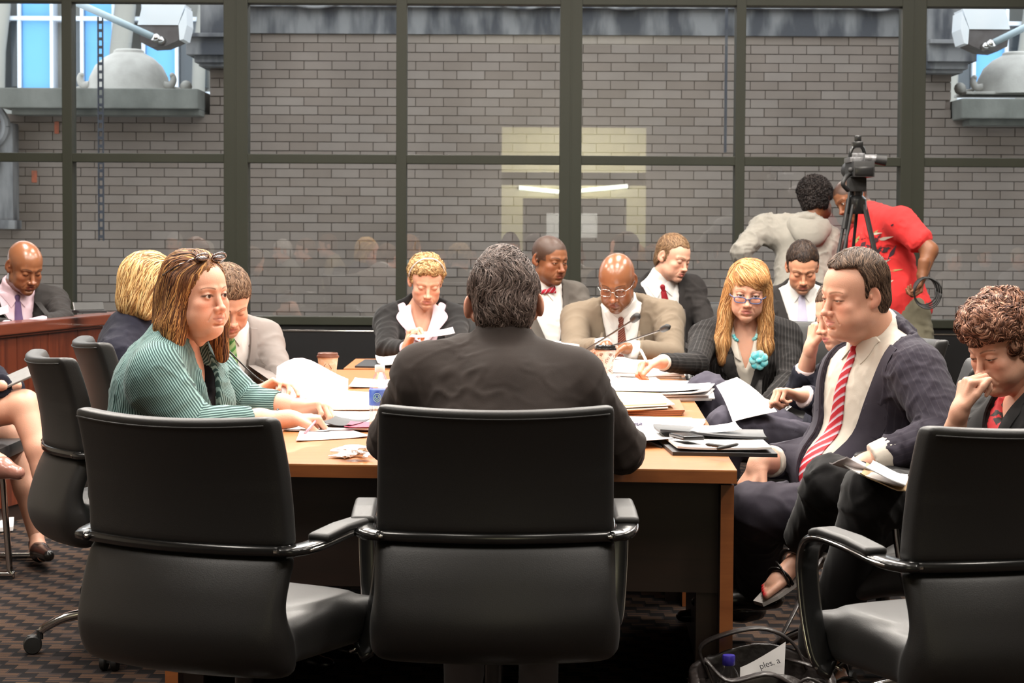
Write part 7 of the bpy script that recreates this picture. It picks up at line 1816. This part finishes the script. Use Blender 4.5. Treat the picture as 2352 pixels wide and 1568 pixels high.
MB().box(*bxq(1944, 374, 1992, 362, -.10, .12)).box(*bxq(1952, 364, 1982, 352, -.04, .06)).build('top_plate', mat('grey_metal', (.20, .20, .21), .35, metal=.4, noise=((60, 60, 60), (.1, .1, .1), .4, .6)), t3, ang=.6)
MB().tube([q2(1975, 366, -.12) - o3, q2(2002, 366, -.12) - o3], .024, 14).build('viewfinder', MATS['grey_metal'], t3, smooth=False, ang=.6)
MB().tube([q2(2000, 367, -.12) - o3, q2(2024, 370, -.12) - o3], [.026, .030], 14).build('eyecup', M_rubber, t3, ang=.6)
MB().tube(spline([q2(1948, 372, -.02) - o3, q2(1952, 345, -.02) - o3, q2(1966, 335, -.01) - o3, q2(1980, 342, 0) - o3, q2(1986, 365, .02) - o3], 16), .010, 8).build('carry_handle', M_blackgloss, t3, smooth=True)
MB().box(*bxq(1955, 340, 1977, 326, -.05, .03)).box(*bxq(1959, 327, 1974, 312, -.03, .0)).build('light_mount', M_blackgloss, t3, ang=.6)
MB().tube(spline([q2(1946, 400, -.1) - o3, q2(1932, 410, -.13) - o3, q2(1926, 425, -.14) - o3, q2(1940, 438, -.10) - o3], 12), .012, 8).ell(q2(1942, 392, -.15) - o3, (.015, .01, .015), 10).build('grip', M_rubber, t3, smooth=True)
MB().tube([q2(1970, 388, .13) - o3, q2(1970, 388, .30) - o3], [.042, .05], 18).build('lens', M_rubber, t3, ang=.6)
# ------------------------------------------------------------ people waiting behind the camera, seen only as reflections in the glass
def mirr(px, py, Yr): return P(px, py, 2 * (WY + .055) - Yr) + Vector((0, Yr * 2 - 2 * (WY + .055), 0))
aud = [
 (648, 578, 2.9, (-110, 10), 'fair', (.5, .48, .45), (.20, .20, .17), (.12, .12, .12), 'grey-haired man in olive jacket, reflected in the second window bay'),
 (700, 576, 3.4, (-100, 0), 'fair', (.12, .06, .03), (.07, .065, .06), (.3, .28, .25), 'brown-haired person in dark jacket reflected beside the grey-haired man'),
 (752, 566, 2.7, (-95, 5), 'fair', (.10, .05, .03), (.34, .28, .19), (.36, .31, .22), 'man in beige jacket with yellow pad, reflected left of the curly blonde'),
 (400, 560, 1.6, (-150, 0), 'fair', (.3, .28, .25), (.16, .18, .20), (.1, .1, .12), 'person in slate shirt reflected above the teal-jacketed woman'),
 (470, 580, 2.2, (-130, 0), 'fair', (.4, .36, .3), (.13, .12, .11), (.1, .1, .1), 'fair-haired person in brown shirt reflected beside the heavy mullion at left'),
 (1012, 596, -.9, (160, 0), 'fair', (.45, .28, .12), (.12, .11, .11), (.1, .1, .1), 'blond person in dark top reflected just right of the curly blonde'),
 (1082, 588, -1.4, (170, 0), 'fair', (.03, .02, .015), (.10, .17, .17), (.1, .1, .1), 'dark-haired person in teal shirt reflected left of the central dark-haired head'),
 (2192, 600, 1.5, (150, 5), 'fair', (.5, .45, .4), (.26, .24, .22), (.2, .2, .2), 'white-haired person in pale shirt reflected right of the cable coil'),
 (2262, 592, .9, (170, 0), 'fair', (.06, .05, .04), (.10, .11, .13), (.1, .1, .12), 'dark-haired person in grey jacket reflected above the curls at the right edge'),
 (2340, 596, 1.7, (160, 0), 'fair', (.4, .3, .2), (.30, .30, .32), (.1, .1, .12), 'person in light grey shirt reflected at the right picture edge'),
]
for i, (px, py, Yr, (yaw, pit), sk_, hc, jc, tc_, lb) in enumerate(aud):
    C = mirr(px, py, Yr)
    m = Person(lb, C, (yaw, pit, 0), {'skin': sk_, 'hair': hc}, by=yaw * .9, h=.0055, w=1.0)
    f = Vector((math.sin(math.radians(m.by)), -math.cos(math.radians(m.by)), 0)); r_ = Vector((-f.y, f.x, 0))
    arms = [(S0 + f * .10 + Vector((0, 0, -.26)), m.pel + f * .34 + r_ * (.08 * sg) + Vector((0, 0, .10))) for S0, sg in ((m.SR, -1 if r_.dot(m.SR - m.N) < 0 else 1), (m.SL, -1 if r_.dot(m.SL - m.N) < 0 else 1))]
    m.dress(cloth('audience_top_%s' % 'abcdefghij'[i], jc), R=arms[0], L=arms[1], V=None, h=.013, seed=i, lap=False, collar_up=0.0)
    for E, W_ in arms: m.hand(W_, tuple(f), (0, 0, -1), h=.006)
    m.finish(); m.hair(crop(.016, .008), [tuple(q * .6 for q in hc), hc, tuple(min(1, q * 1.3) for q in hc)], N=0, h=.006)
    sit_legs(m, cloth('audience_trousers_%s' % 'abcdefghij'[i], tc_), h=.016)
    c = chair((m.pel.x, m.pel.y), math.degrees(math.atan2(-f.x, f.y)), 'black leather chair under the ' + ' '.join(lb.split(',')[0].split()[:9]), group='chairs behind the camera', dz=-.03)
    if i == 2:
        W_ = arms[0][1]; tag(MB().box((-.10, -.004, -.02), (.10, .004, .24), .002).xf(Matrix.Translation(W_ + f * .12) @ Matrix.Rotation(m.by * math.pi / 180, 4, 'Z') @ Matrix.Rotation(-.5, 4, 'X')).build('notepad', mat('yellow_pad', (.70, .62, .25), .7, noise=((9, 9, 9), (.66, .58, .24), .3, .7))), 'yellow notepad of the reflected man in the beige jacket', 'notepad')
tick('audience')
